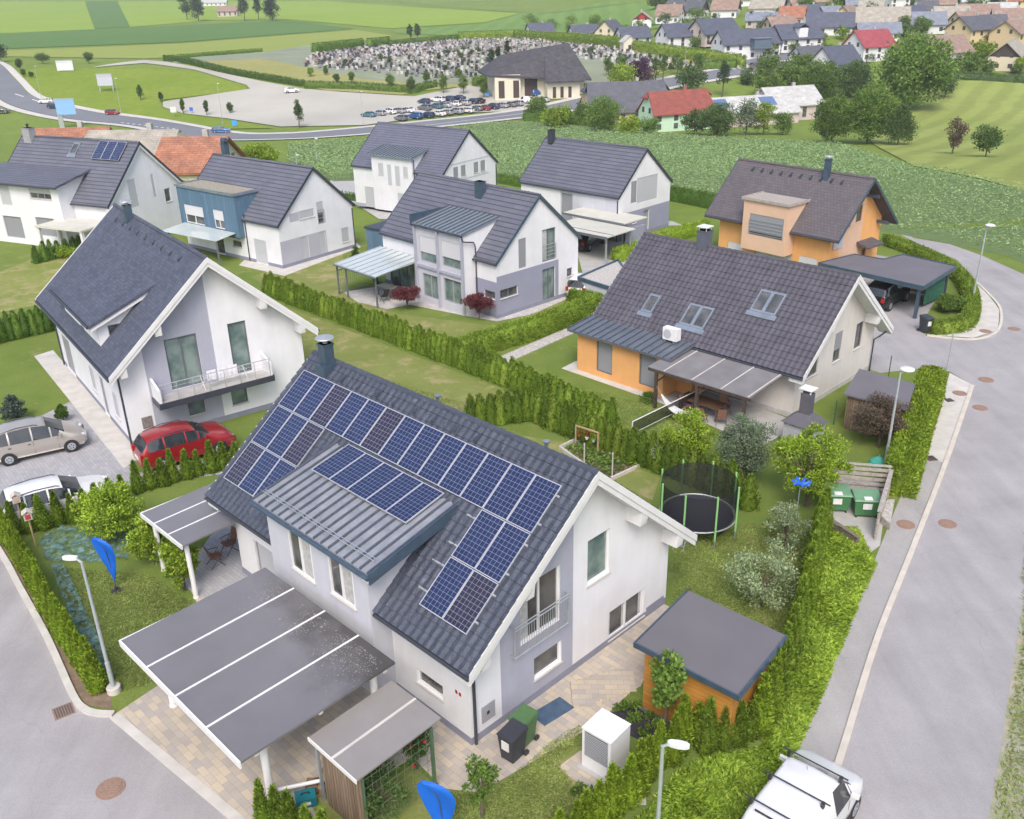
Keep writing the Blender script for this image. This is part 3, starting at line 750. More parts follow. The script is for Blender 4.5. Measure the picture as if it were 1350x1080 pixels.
def rowmat(name, c1, c2, line, row, bw, thick=.16):
    m = brickmat(name, c1, c2, dark(c1, .72), bw, row, .012, .62, .5, .10, .4); n = m.node_tree.nodes; l = m.node_tree.links; b = n['Principled BSDF']
    v = uvmap(n, l); sx = n.new('ShaderNodeSeparateXYZ'); l.new(v, sx.inputs[0]); dv = n.new('ShaderNodeMath'); dv.operation = 'DIVIDE'; l.new(sx.outputs[1], dv.inputs[0]); dv.inputs[1].default_value = row
    fr = n.new('ShaderNodeMath'); fr.operation = 'FRACT'; l.new(dv.outputs[0], fr.inputs[0]); f = ramp(n, l, fr.outputs[0], [(0., 0.), (thick, 0.0), (thick+.06, 1.)])
    src = b.inputs['Base Color'].links[0].from_socket; l.new(mix(n, l, line, src, f), b.inputs['Base Color']); return m
TILE_FLAT = rowmat('flat_grey_tiles', (.105, .112, .145), (.125, .132, .168), (.045, .047, .062), .37, .9)
TILE_FINE = rowmat('small_grey_tiles', (.11, .118, .165), (.13, .138, .185), (.055, .057, .07), .30, .33)
TILE_D = mat('purple_grey_tiles', (.072, .069, .088), .65, .22, 1.2, .1, 30)
TILE_E = brickmat('brown_grey_tiles', (.095, .085, .095), (.12, .105, .115), (.055, .05, .06), .26, .24, .014, .7, .5, .12, .6)
SHING_B = brickmat('navy_shingles', (.055, .065, .10), (.085, .095, .135), (.035, .04, .06), .30, .17, .008, .75, .5, .12, .5)
def seammat(name, c1, c2, pitch=.42):
    m, n, l, b = nodes(name); v = uvmap(n, l); f = ramp(n, l, noise(n, l, v, 1.2, 8, .7), [(.35, 0.), (.7, 1.)])
    l.new(mix(n, l, c1, c2, f), b.inputs['Base Color']); b.inputs['Roughness'].default_value = .42; b.inputs['Metallic'].default_value = .4
    bump(n, l, b, noise(n, l, v, 8, 3), .2, .01); return m
SEAM_L = seammat('weathered_zinc', (.27, .29, .34), (.42, .44, .48)); SEAM_D = seammat('dark_zinc', (.14, .16, .20), (.20, .23, .27)); SEAM_B = seammat('blue_green_zinc', (.20, .25, .30), (.28, .33, .37))
SEAMRIB = mat('seam_rib', (.12, .13, .155), .45, .15, 4, metal=.4)
def seamroof(t, quad, n, m, name='dormer_roof', th=.12, edge=None):
    """quad: front-left, front-right, back-right, back-left top points (local); n standing seams"""
    b = MB(); P = [Vector(p) for p in quad]; b.slab(P, th); ro = b.build(name, m, t); b = MB()
    nn = (P[1]-P[0]).cross(P[3]-P[0]).normalized(); u = (P[1]-P[0]).normalized()*.024
    for k in range(n+1):
        f = min(max(k/n, .006), .994); a = P[0].lerp(P[1], f); c = P[3].lerp(P[2], f)
        b.hexa([a-u, a+u, c+u, c-u, a-u+nn*.075, a+u+nn*.075, c+u+nn*.075, c-u+nn*.075])
    b.build('standing_seam', SEAMRIB, ro); return ro
HP = dict(A=[-1.397, 20.73, -0.792, 14.34, 5.26, 5.379, 3.411, 7.539, 2.899, 0.574, 0.712],
 B=[-18.713, 41.039, -0.943, 15.644, 5.408, 5.183, 4.038, 8.801, 4.079, 0.591, 0.811],
 C=[-0.823, 58.89, -0.814, 12.641, 4.078, 4.081, 3.879, 7.659, 4.071, 0.128, 0.15],
 E=[22.727, 64.164, -0.872, 11.599, 3.769, 4.148, 3.706, 7.448, 3.693, 0.641, 0.962],
 F=[9.361, 78.235, -0.776, 11.534, 3.758, 3.919, 3.854, 7.354, 4.096, 0.117, 0.116],
 G=[-6.094, 88.592, -0.636, 11.929, 4.336, 4.404, 4.083, 7.648, 4.053, 0.121, 0.121],
 H=[-18.013, 72.229, -0.666, 12.913, 4.142, 4.058, 3.527, 7.351, 3.672, 0.128, 0.157],
 D=[14.165, 42.605, -0.788, 13.439, 4.734, 5.241, 2.674, 6.701, 2.553, 0.678, 0.757],
 I=[-33.97, 79.31, -0.44, 14.35, 4.705, 4.50, 3.877, 8.473, 4.166, 0.26, 0.26])
class Bay:
    def __init__(s, h, x0, x1, yf, zf, yb, zb, z0=0, wm=LGREY, side=None):
        s.h = h; s.W = Wall((x0, yf, 0), (1, 0, 0), (0, -1, 0)); s.x0, s.x1, s.yf, s.zf, s.yb, s.zb, s.z0 = x0, x1, yf, zf, yb, zb, z0
        s.W.regions = [([(0, z0), (x1-x0, z0), (x1-x0, zf), (0, zf)], 0)]; s.wm = wm; s.side = side or wm
        s.R = Wall((x1, yf, 0), (0, 1, 0), (1, 0, 0)); s.R.regions = [([(0, z0), (max(.12, 0-yf+.12), z0), (yb-yf, max(z0, zb-.25)), (yb-yf, zb), (0, zf)], 1)]
        s.Lf = Wall((x0, yf, 0), (0, 1, 0), (-1, 0, 0)); s.Lf.regions = [(s.R.regions[0][0], 1)]
    def close(s, name='bay_wall'):
        b = MB()
        for q in (s.W, s.R, s.Lf): wall_faces(b, q, .12, 0)
        return b.build(name, [s.wm, s.side], s.h.t)
def timber_gable(h, r, m=TRIMW, ky=(1.0, 2.6), side='R', y_list=None, dep=.42):
    """deep white bargeboard with soffit and stepped corbels under the gable overhang"""
    for side in ('R', 'L'):
        b = MB(); x0, x1 = (0.004, h.og-.001) if side == 'R' else (-h.Lw-h.og+.001, -h.Lw-.004)
        for (ya, yb_, fn) in ((-h.oh, h.yr-.002, h.zf), (h.W+h.oh, h.yr+.002, h.zbk)):
            za, zb_ = fn(ya), fn(yb_); t0 = .205; t1 = .42
            q = [(x0, ya, za-t1), (x1, ya, za-t1), (x1, yb_, zb_-t1), (x0, yb_, zb_-t1), (x0, ya, za-t0), (x1, ya, za-t0), (x1, yb_, zb_-t0), (x0, yb_, zb_-t0)]
            if yb_ < ya: q = [q[1], q[0], q[3], q[2], q[5], q[4], q[7], q[6]]
            b.hexa(q)
        b.build('soffit', m, r)
        b = MB()
        for yy in y_list or (.15, 2.0, h.W-2.0, h.W-.15):
            fn = h.zf if yy < h.yr else h.zbk; s_ = -1 if yy < h.yr else 1
            z = fn(yy)-.42; w_ = .16
            zl = min(fn(yy+s_*w_)-.42, z)-.26
            b = MB(); b.hexa([(x0, yy-w_, zl), (x1-.08, yy-w_, zl), (x1-.08, yy+w_, zl), (x0, yy+w_, zl), (x0, yy-w_, fn(yy-w_)-.40), (x1-.02, yy-w_, fn(yy-w_)-.40), (x1-.02, yy+w_, fn(yy+w_)-.40), (x0, yy+w_, fn(yy+w_)-.40)])
            b.build('rafter_end', m, r)
# ---------------------------------------------------------------- house with solar roof
def solar_mat():
    m, n, l, b = nodes('solar_cells'); v = uvmap(n, l)
    t = n.new('ShaderNodeTexBrick'); l.new(v, t.inputs[0]); t.offset = 0
    t.inputs['Scale'].default_value = 1; t.inputs['Brick Width'].default_value = .159; t.inputs['Row Height'].default_value = .159
    t.inputs['Mortar Size'].default_value = .005; t.inputs['Mortar Smooth'].default_value = .1
    t.inputs['Color1'].default_value = (.012, .019, .068, 1); t.inputs['Color2'].default_value = (.017, .026, .085, 1)
    t.inputs['Mortar'].default_value = (.22, .25, .32, 1)
    oi = n.new('ShaderNodeObjectInfo').outputs['Random']; w_ = n.new('ShaderNodeMath'); w_.operation = 'GREATER_THAN'; l.new(oi, w_.inputs[0]); w_.inputs[1].default_value = .80
    c = mix(n, l, t.outputs['Color'], mix(n, l, t.outputs['Color'], (1.3, .95, .68), 1.0, 'MULTIPLY'), w_.outputs[0])
    l.new(c, b.inputs['Base Color']); b.inputs['Roughness'].default_value = .22; b.inputs['Coat Weight'].default_value = .35; b.inputs['Coat Roughness'].default_value = .08
    return m
SOLAR = solar_mat(); ALU = mat('aluminium_frame', (.55, .56, .60), .35, .05, metal=.4)
def panel(parent, P0, u, v, n, w=1.0, hgt=1.65):
    """P0 = top-left corner in local coords, u along the ridge, v down the slope, n normal"""
    P0, u, v, n = map(Vector, (P0, u, v, n)); f = .022
    b = MB()
    def bx(a0, a1, c0, c1, o0, o1):
        q = [P0+u*a0+v*c1+n*o0, P0+u*a1+v*c1+n*o0, P0+u*a1+v*c0+n*o0, P0+u*a0+v*c0+n*o0]
        b.hexa(q+[p+n*(o1-o0) for p in q])
    bx(0, w, 0, f, .06, .11); bx(0, w, hgt-f, hgt, .06, .11); bx(0, f, f, hgt-f, .06, .11); bx(w-f, w, f, hgt-f, .06, .11)
    o = b.build('solar_panel', ALU, parent)
    c = MB(); z = .1
    q = [P0+u*f+v*(hgt-f)+n*z, P0+u*(w-f)+v*(hgt-f)+n*z, P0+u*(w-f)+v*f+n*z, P0+u*f+v*f+n*z]
    c.face(q, 0, [(0.0, 0), (.954, 0), (.954, 1.59), (0, 1.59)]); q2 = [p-n*.03 for p in reversed(q)]; c.face(q2)
    c.build('cell_field', SOLAR, o); return o
hA = House('house', 'white foreground house with blue-grey tiled roof covered in solar panels', HP['A'])
LILACA = LILAC
R, Fw = shell(hA); h = hA; W_ = h.W; g = .17
ya, yb_ = 1.25, 4.45
R.regions = [([(0, 0), (ya, 0), (ya, h.wtop(ya)), (0, h.wtop(0))], 0),
             ([(ya, 0), (yb_, 0), (yb_, h.wtop(yb_)), (ya, h.wtop(ya))], 1),
             ([(yb_, 0), (W_, 0), (W_, h.wtop(W_)), (h.yr, h.zr-g), (yb_, h.wtop(yb_))], 0)]
h.wmats = [WHITE, LILACA]
RF = roof(h, TILE_A, 'relief', TRIMW, gutter=True, gcut=(-9.05, -3.45)); timber_gable(h, RF, y_list=(.1, 1.9, 7.1, 9.2))
tag(win_px(h, R, (775, 714), (803, 754), fm=PVC, gm=GLASSG))
win_px(h, R, (803, 808), (848, 811), fm=PVC, sashes=2, curtain=[(.0, .1), (.42, .52), (.9, 1)])
win_px(h, R, (704, 869), (740, 871.5), fm=PVC)
# french window with balcony rail
a0, a1 = 1.75, 3.85
wf_ = MB()
zt0, zt1 = min(h.wtop(a0)-.5, 4.2), 4.35
wo = window(h.t, R, a0+.35, a1, 2.42, 4.45, fm=PVC, sashes=2, sill=False, curtain=[(.02, .25)])
b = MB()
for z in (3.42, 3.30): b.tube([R.P(a0-.1, z, -.22), R.P(a1+.15, z, -.22)], .022, 6)
for a in np.linspace(a0-.1, a1+.15, 24): b.tube([R.P(a, 2.38, -.22), R.P(a, 3.30, -.22)], .010 if 0 < 1 else .02, 5)
for a in (a0-.1, a1+.15):
    b.tube([R.P(a, 2.30, -.22), R.P(a, 3.44, -.22)], .025, 6); b.tube([R.P(a, 3.40, -.22), R.P(a, 3.40, 0)], .018, 6); b.tube([R.P(a, 2.34, -.22), R.P(a, 2.34, 0)], .018, 6)
b.tube([R.P(a0-.1, 2.34, -.22), R.P(a1+.15, 2.34, -.22)], .03, 6)
b.build('balcony_rail', GALV, h.t)
b = MB(); obox(b, R, .42, .95, .55, 1.15, -.03, .0); m_ = b.build('meter_box', MIDF, h.t)
b = MB(); obox(b, R, .62, .72, .78, .90, -.035, -.031); b.build('meter_door', BLACK, m_)
b = MB(); obox(b, R, W_-1.15, W_-.15, .10, .42, -.02, 0.0); b.build('cellar_trim', PLINTH, h.t)
# front wall windows
window(h.t, Fw, h.Lw-2.41, h.Lw-1.2, .95, 1.5, fm=PVC)
b = MB(); b2 = None
tag(window(h.t, Fw, 1.25, 2.7, 0.0, 2.05, fm=MIDF, gm=SHUT_L, kind='door', sill=False))
b = MB(); q = Fw.P(h.Lw-.55, 1.75, -.0)
for a in (h.Lw-.62, h.Lw-.46): obox(b, Fw, a, a+.09, 1.62, 1.74, -.012, 0)
b.build('number_plate', mat('red_enamel', (.35, .03, .02), .4), h.t)
# projecting bay with seamed zinc roof
bay = Bay(h, -9.0, -3.5, -.72, 4.93, 2.45, 5.75, 0, LGREY, LGREY)
for c0, c1 in (((378, 694), (416, 770)), ((431, 730), (470, 805))):
    pa, pb = bay.W.sz(h, *c0), bay.W.sz(h, *c1)
    window(h.t, bay.W, pa[0], pb[0], pb[1]+.02, pa[1], fm=PVC, sashes=2, curtain=[(.52, .97)], fw=.07, reveal=.055)
bay.close('bay')
zfun = lambda y: 5.06+(y+.95)*(5.9-5.06)/(2.62+.95)
dr = seamroof(h.t, [(-9.35, -.95, zfun(-.95)), (-3.06, -.95, zfun(-.95)), (-3.06, 2.64, zfun(2.64)), (-9.35, 2.64, zfun(2.64))], 16, SEAM_L, 'bay_roof', .14)
b = MB(); b.tube([(-9.4, -1.02, zfun(-.95)-.1), (-3.0, -1.02, zfun(-.95)-.1)], .07, 8); b.build('gutter', BLUEGREY, dr)
b = MB(); b.hexa([(-3.06, -.97, zfun(-.97)-.34), (-3.0, -.97, zfun(-.97)-.34), (-3.0, 2.3, zfun(2.3)-.34), (-3.06, 2.3, zfun(2.3)-.34), (-3.06, -.97, zfun(-.97)+.05), (-3.0, -.97, zfun(-.97)+.05), (-3.0, 2.5, zfun(2.5)+.05), (-3.06, 2.5, zfun(2.5)+.05)]); b.build('verge_flashing', BLUEGREY, dr)
b = MB(); b.hexa([(-3.49, -.9, zfun(-.9)-.42), (-3.1, -.9, zfun(-.9)-.42), (-3.1, 1.9, zfun(1.9)-.42), (-3.49, 1.9, zfun(1.9)-.42), (-3.49, -.9, zfun(-.9)-.15), (-3.1, -.9, zfun(-.9)-.15), (-3.1, 1.9, zfun(1.9)-.15), (-3.49, 1.9, zfun(1.9)-.15)]); b.build('soffit', TRIMW, dr)
b = MB()
for yy in (-.62, -.52): b.tube([(-9.2, yy, zfun(yy)+.16), (-3.2, yy, zfun(yy)+.16)], .014, 6)
for k in range(9): b.tube([(-9.1+k*.73, -.57, zfun(-.57)), (-9.1+k*.73, -.57, zfun(-.57)+.18)], .012, 5)
b.build('snow_guard', GALV, dr)
# solar panels
sl = math.hypot(1, h.kf); V_ = (0, -1/sl, -h.kf/sl); N_ = (0, -h.kf/sl, 1/sl)
def rp(x, y): return (x, y, h.zf(y))
pw = 13.27/13; vs = 1.68/sl
for k in range(13): panel(h.t, rp(-13.30+k*pw, 4.03), (1, 0, 0), V_, N_, pw-.02)
for r_ in (1, 2):
    for k in range(3): panel(h.t, rp(-13.28+k*pw, 4.03-r_*vs), (1, 0, 0), V_, N_, pw-.02)
    for k in (11, 12): panel(h.t, rp(-13.30+k*pw, 4.03-r_*vs), (1, 0, 0), V_, N_, pw-.02)
dk = (5.9-5.06)/(2.62+.95); ds = math.hypot(1, dk)
for k in range(5): panel(h.t, (-8.70+k*1.0, 2.60, zfun(2.60)+.02), (1, 0, 0), (0, -1/ds, -dk/ds), (0, -dk/ds, 1/ds), .985, 1.62)
q_ = [h.M @ Vector(v) for v in ((0, -.5, 0), (1.5, -.7, 0), (2.1, 3.2, 0), (1.9, 6.0, 0), (1.6, 9.4, 0), (0, 9.4, 0))]; rotuv(drape('house_path', q_, PAVER, .020), -.79)
b = MB()   # mounting rails sticking out
for yy in (3.75, 2.98, 2.42, 1.65, 1.1, .4):
    for x0_, x1_ in ((-13.36, -13.2), (-.1, .06)) if yy > 2.8 else ((-2.65 if int(yy*10) % 2 else -2.5, -1.9), (-.1, .06)):
        b.box(x0_, x1_, yy-.02, yy+.02, h.zf(yy)+.03, h.zf(yy)+.075)
b.build('mounting_rail', ALU, RF)
vents(h, RF, 12, .42, -12.7, -.3)
chimney(h, -12.25, 4.35, 6.9, 8.35, .42, .42, BLUEGREY, 'disc')
b = MB(); b.box(-12.52, -11.98, 4.0, 4.62, h.zf(4.0)-.05, h.zf(4.62)+.03); b.build('flashing', BLUEGREY, RF)
downpipe(h, .06, .12, 0, 2.9, ANTH, .05)
b = MB()
for xx, yy in ((-6.8, 5.1), (-1.8, 5.2)): b.lathe((xx, yy, h.zbk(yy)), [(.06, 0), (.06, .35), (.12, .38), (.12, .42), (.02, .46)], 10)
b.build('vent_pipe', ZINC, RF)
close_shell(h)
# ---------------------------------------------------------------- carport beside it
def frame_obj(h, name, label, cat, group=None):
    t = thing(name, label, cat, h.t.location[:], h.rz, group); return t
PANELROOF = mat('carport_sheet', (.17, .165, .175), .38, .12, .35, coat=.3, stain=.5)
SHEET_DARKER = mat('carport_sheet_darker', (.17, .165, .175), .36, .12, .35, coat=.1, stain=.5); n, l = SHEET_DARKER.node_tree.nodes, SHEET_DARKER.node_tree.links; b = n['Principled BSDF']
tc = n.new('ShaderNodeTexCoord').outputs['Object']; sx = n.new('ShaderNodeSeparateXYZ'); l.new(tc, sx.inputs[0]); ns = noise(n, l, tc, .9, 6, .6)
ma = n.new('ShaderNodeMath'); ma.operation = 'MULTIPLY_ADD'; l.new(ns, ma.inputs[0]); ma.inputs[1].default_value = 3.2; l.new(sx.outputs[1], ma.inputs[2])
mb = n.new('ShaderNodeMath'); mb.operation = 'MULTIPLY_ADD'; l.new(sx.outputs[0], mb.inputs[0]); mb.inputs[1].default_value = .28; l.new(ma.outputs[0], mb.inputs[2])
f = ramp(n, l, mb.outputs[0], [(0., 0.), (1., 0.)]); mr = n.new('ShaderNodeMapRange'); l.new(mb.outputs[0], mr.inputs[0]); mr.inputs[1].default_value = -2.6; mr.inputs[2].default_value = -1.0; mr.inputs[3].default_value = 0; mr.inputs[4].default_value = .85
src = b.inputs['Base Color'].links[0].from_socket; l.new(mix(n, l, src, (.055, .05, .048), mr.outputs[0]), b.inputs['Base Color'])  # base colour darkens towards the house wall, edge broken up by noise
t = frame_obj(h, 'carport', 'large grey flat carport roof with three white joint strips in front of the solar house', 'carport')
x0, x1, y0, y1 = -8.62, -1.72, -6.22, -1.25; zc = 2.72
zz = lambda y: zc+.05*(y-y0)*.6
b = MB(); b.slab([(x0, y0, zz(y0)), (x1, y0, zz(y0)), (x1, y1, zz(y1)), (x0, y1, zz(y1))], .07)
cr = b.build('roof', SHEET_DARKER, t)
b = MB()
for k in (1, 2, 3):
    x = x0+(x1-x0)*k/4; b.hexa([(x-.03, y0, zz(y0)+.001), (x+.03, y0, zz(y0)+.001), (x+.03, y1, zz(y1)+.001), (x-.03, y1, zz(y1)+.001), (x-.03, y0, zz(y0)+.02), (x+.03, y0, zz(y0)+.02), (x+.03, y1, zz(y1)+.02), (x-.03, y1, zz(y1)+.02)])
b.build('joint_strip', PVC, cr)
b = MB(); b.box(x0-.02, x1+.02, y0-.05, y0-.001, zc-.20, zc+.03); b.box(x0-.04, x0-.001, y0-.05, y1, zc-.12, zc+.02); b.build('edge_beam', PVC, cr)
b = MB()
for yy in (y0+.5, (y0+y1)/2, y1-.3): b.box(x0+.1, x1-.1, yy-.06, yy+.06, zz(yy)-.25, zz(yy)-.072)
b.build('beam', PVC, cr)
b = MB()
for (xx, yy) in ((-2.9, -.9), (-4.6, -1.0), (-6.2, -1.1)): b.box(xx, xx, yy, yy, 0, 0) if False else None
for xx, yy in ((x1-.55, y0+.9), (x1-.45, y1-.5), (x0+.6, y0+.9), (x0+.6, y1-.5)):
    MB().lathe((xx, yy, 0), [(.13, 0), (.13, .05), (.11, .06), (.11, zc-.2)], 16).build('post', PVC, t, smooth=False)
# white lichen and moss specks on the sheet near the wall
b = MB(); rr = random.Random(3)
for k in range(900):
    u = rr.random(); xc = rr.choice((-7.2, -5.4, -4.9, -3.6, -3.2, -2.6, -2.3)); xx = xc+rr.gauss(0, .28); yy = y1-.25-abs(rr.gauss(0, .45))-rr.choice((0, 0, .5)); 
    if not (x0+.05 < xx < x1-.05 and y0 < yy < y1-.03): continue
    s = rr.uniform(.006, .019)*(1.8 if rr.random() < .06 else 1); z = zz(yy)+.004; a = rr.random()*3
    b.face([(xx+s*math.cos(a+q*1.257+rr.uniform(-.3, .3)), yy+s*math.sin(a+q*1.257), z) for q in range(5)])
b.build('lichen', mat('lichen', (.34, .33, .31), .9, .25, 2), cr)
# ---------------------------------------------------------------- lean-to store with plank side
PLANK = brickmat('weathered_planks', (.13, .085, .05), (.20, .14, .095), (.03, .022, .018), 4.0, .11, .008, .85, .5, .25, .5)
PLANKV = None
def plankv(name, c1, c2, gap, w_=.12, var=.25):
    m, n, l, b = nodes(name); tx = uvmap(n, l); mp = n.new('ShaderNodeMapping'); l.new(tx, mp.inputs[0]); mp.inputs['Rotation'].default_value = (0, 0, math.pi/2)
    t = n.new('ShaderNodeTexBrick'); l.new(mp.outputs[0], t.inputs[0]); t.inputs['Scale'].default_value = 1; t.inputs['Brick Width'].default_value = 5; t.inputs['Row Height'].default_value = w_
    t.inputs['Mortar Size'].default_value = .008; t.inputs['Color1'].default_value = (*c1, 1); t.inputs['Color2'].default_value = (*c2, 1); t.inputs['Mortar'].default_value = (*gap, 1)
    mp2 = n.new('ShaderNodeMapping'); l.new(tx, mp2.inputs[0]); mp2.inputs['Scale'].default_value = (12, .8, 1)
    f = ramp(n, l, noise(n, l, mp2.outputs[0], 1, 6, .7), [(.3, 1-var), (.7, 1+var)])
    l.new(mix(n, l, t.outputs['Color'], f, 1., 'MULTIPLY'), b.inputs['Base Color']); b.inputs['Roughness'].default_value = .8
    iv = n.new('ShaderNodeMath'); iv.operation = 'SUBTRACT'; iv.inputs[0].default_value = 1; l.new(t.outputs['Fac'], iv.inputs[1]); bump(n, l, b, iv.outputs[0], .5, .02); return m
PLANKV = plankv('old_vertical_planks', (.16, .11, .07), (.26, .19, .135), (.03, .022, .018), .13, .4)
TANSHEET = mat('taupe_sheet', (.26, .245, .235), .4, .12, .5, coat=.2, stain=.5)
t = frame_obj(h, 'lean_to', 'small lean-to store with weathered plank wall and taupe sheet roof beside the white carport post', 'shed')
x0, x1, y0, y1, zc = -1.62, .52, -4.32, -1.5, 2.32
b = MB(); b.slab([(x0, y0, zc-.05), (x1, y0, zc-.05), (x1, y1, zc+.1), (x0, y1, zc+.1)], .05); r_ = b.build('roof', TANSHEET, t)
xm = (x0+x1)/2; b = MB(); b.hexa([(xm-.04, y0, zc-.049), (xm+.04, y0, zc-.049), (xm+.04, y1, zc+.101), (xm-.04, y1, zc+.101), (xm-.04, y0, zc-.035), (xm+.04, y0, zc-.035), (xm+.04, y1, zc+.115), (xm-.04, y1, zc+.115)]); b.build('joint_strip', CONCL, r_)
b = MB(); b.box(x0, x1, y0-.03, y0-.001, zc-.16, zc-.03); b.build('edge_beam', PVC, r_)
b = MB(); b.box(x0+.35, x1-.05, y0+.1, y0+.14, .03, zc-.11); b.build('plank_wall', PLANKV, t)
for xx, yy in ((x0+.15, y0+.12), (x1-.1, y1-.3), (x1-.1, y0+.2)):
    b = MB(); b.box(xx-.04, xx+.04, yy-.04, yy+.04, 0, zc-.1); b.build('post', GALV if xx < 0 else mat('green_post', (.08, .14, .08), .5), t)
b = MB()   # wire lattice on the garden side
for k in range(9): b.tube([(x1-.1, y0+.25+k*.26, .05), (x1-.1, y0+.25+k*.26, zc-.15)], .008, 4)
for k in range(7): b.tube([(x1-.1, y0+.2, .2+k*.3), (x1-.1, y1-.3, .2+k*.3)], .008, 4)
b.build('lattice', MATS['green_post'], t)
# ---------------------------------------------------------------- pergola left
t = frame_obj(h, 'terrace_canopy', 'flat grey canopy on white posts over the terrace with chairs, left of the solar house', 'canopy')
x0, x1, y0, y1, zc = -15.7, -12.45, -2.3, 1.3, 2.5
b = MB(); b.slab([(x0, y0, zc), (x1, y0, zc), (x1, y1, zc+.12), (x0, y1, zc+.12)], .06); r_ = b.build('roof', PANELROOF, t)
b = MB()
for x in (x0+1.05, x0+2.15): b.hexa([(x-.03, y0, zc+.001), (x+.03, y0, zc+.001), (x+.03, y1, zc+.121), (x-.03, y1, zc+.121), (x-.03, y0, zc+.015), (x+.03, y0, zc+.015), (x+.03, y1, zc+.135), (x-.03, y1, zc+.135)])
b.build('joint_strip', PVC, r_)
b = MB(); b.box(x0-.04, x1, y0-.05, y0-.001, zc-.14, zc+.03); b.box(x0-.05, x0-.001, y0-.05, y1, zc-.10, zc+.03); b.build('edge_beam', PVC, r_)
for xx, yy in ((x1-.3, y0+.25), (x0+.4, y0+.25), (x0+.4, y1-.3)): MB().lathe((xx, yy, 0), [(.11, 0), (.11, .05), (.09, .06), (.09, zc-.06)], 14).build('post', PVC, t)
def bay_win(h, bay, c0, c1, **k):
    a, z1 = bay.W.sz(h, *c0); b_, z0 = bay.W.sz(h, *c1); lo = bay.W.regions[0][0][1][0]
    a, b_ = max(.08, min(a, b_)), min(lo-.08, max(a, b_))
    return window(h.t, bay.W, a, b_, min(z0, z1), max(z0, z1), **k)
def box_part(t, name, m, *a):
    b = MB(); b.box(*a); return b.build(name, m, t)
# ---------------------------------------------------------------- house B (navy shingles, balcony)
h = hB = House('house', 'white house with navy shingle roof and a laundry balcony, behind the red car', HP['B'])
R, Fw = shell(h); ya, ym = 1.25, 4.70
R.regions = [([(0, 0), (ya, 0), (ya, h.wtop(ya)), (0, h.wtop(0))], 0), ([(ya, 0), (ym, 0), (ym, h.wtop(ym)), (ya, h.wtop(ya))], 1),
             ([(ym, 0), (h.W, 0), (h.W, h.wtop(h.W)), (h.yr, h.zr-.17), (ym, h.wtop(ym))], 0)]
h.wmats = [WHITE, LILAC]
RF = roof(h, SHING_B, 'flat', TRIMW); timber_gable(h, RF, y_list=(.1, 2.0, 7.3, 9.2))
window(h.t, R, 2.35, 3.95, 2.35, 5.0, fm=GREYF, gm=GLASSG, sashes=2, sill=False); window(h.t, R, 5.55, 6.5, 2.35, 5.1, fm=GREYF, gm=GLASSG, sill=False)
window(h.t, R, 2.95, 3.8, .75, 1.8, fm=GREYF, gm=GLASSG); window(h.t, R, 5.2, 6.05, .7, 1.8, fm=GREYF, gm=GLASSG)
b = MB(); obox(b, R, .62, 1.12, .75, 1.35, -.03, 0); b.build('meter_box', mat('brown_grey_box', (.20, .17, .17), .6, .3, 8), h.t)
# balcony
b = MB(); b.box(.0, 1.15, 1.35, 7.15, 2.02, 2.26); bal = b.build('balcony_slab', CONC, h.t)
b = MB(); b.box(1.151, 1.20, 1.30, 7.20, 1.98, 2.29); b.box(0.02, 1.15, 1.30, 1.349, 1.98, 2.28); b.box(.02, 1.15, 7.151, 7.2, 1.98, 2.28); b.build('edge_trim', ANTH, bal)
for ys in ((1.36, 1.48), (7.02, 7.14)): b = MB(); b.hexa([(.0, ys[0], 2.27), (1.1, ys[0], 2.27), (1.1, ys[1], 2.27), (.0, ys[1], 2.27), (.0, ys[0], 3.25), (1.1, ys[0], 2.95), (1.1, ys[1], 2.95), (.0, ys[1], 3.25)]); b.build('side_parapet', WHITE, bal)
b = MB(); b.tube([(1.1, 1.4, 3.2), (1.1, 7.1, 3.2)], .022, 6)
for k in range(8): b.tube([(1.1, 1.5+k*.79, 2.26), (1.1, 1.5+k*.79, 3.2)], .018, 6)
for z in (2.5, 2.8, 3.0): b.tube([(1.1, 1.5, z), (1.1, 7.05, z)], .008, 5)
b.build('rail', GALV, bal)
front = 'door'
window(h.t, Fw, h.Lw-13.3, h.Lw-11.1, 0.03, 2.3, fm=MIDF, gm=SHUT_M, kind='garage_door', sill=False)
window(h.t, Fw, h.Lw-5.0, h.Lw-4.0, .03, 2.3, fm=MIDF, gm=SHUT_M, kind='door', sill=False)
window(h.t, Fw, h.Lw-7.0, h.Lw-6.0, .8, 2.2, fm=GREYF, shutter=SHUT_L); window(h.t, Fw, h.Lw-2.5, h.Lw-1.6, .8, 2.2, fm=GREYF, shutter=SHUT_L)
bay = Bay(h, -9.7, -2.45, -.02, 5.45, 2.9, 6.75, 3.3, WHITE)
bay_win(h, bay, (103.8, 419.5), (113, 441.8), fm=GREYF, shutter=SHUT_L)
window(h.t, bay.R, .5, 1.1, 4.55, 5.5, fm=GREYF); bay.close('dormer_wall')
zfun = lambda y: 5.78+(y+.45)*(7.24-5.78)/(3.05+.45)
b = MB(); b.slab([(-10.1, -.45, zfun(-.45)), (-2.05, -.45, zfun(-.45)), (-2.05, 3.1, zfun(3.1)), (-10.1, 3.1, zfun(3.1))], .16); dr = b.build('dormer_roof', SHING_B, h.t)
b = MB(); b.hexa([(-2.449, -.4, zfun(-.4)-.36), (-2.1, -.4, zfun(-.4)-.36), (-2.1, 2.7, zfun(2.7)-.36), (-2.449, 2.7, zfun(2.7)-.36), (-2.449, -.4, zfun(-.4)-.165), (-2.1, -.4, zfun(-.4)-.165), (-2.1, 2.7, zfun(2.7)-.165), (-2.449, 2.7, zfun(2.7)-.165)]); b.build('soffit', TRIMW, dr)
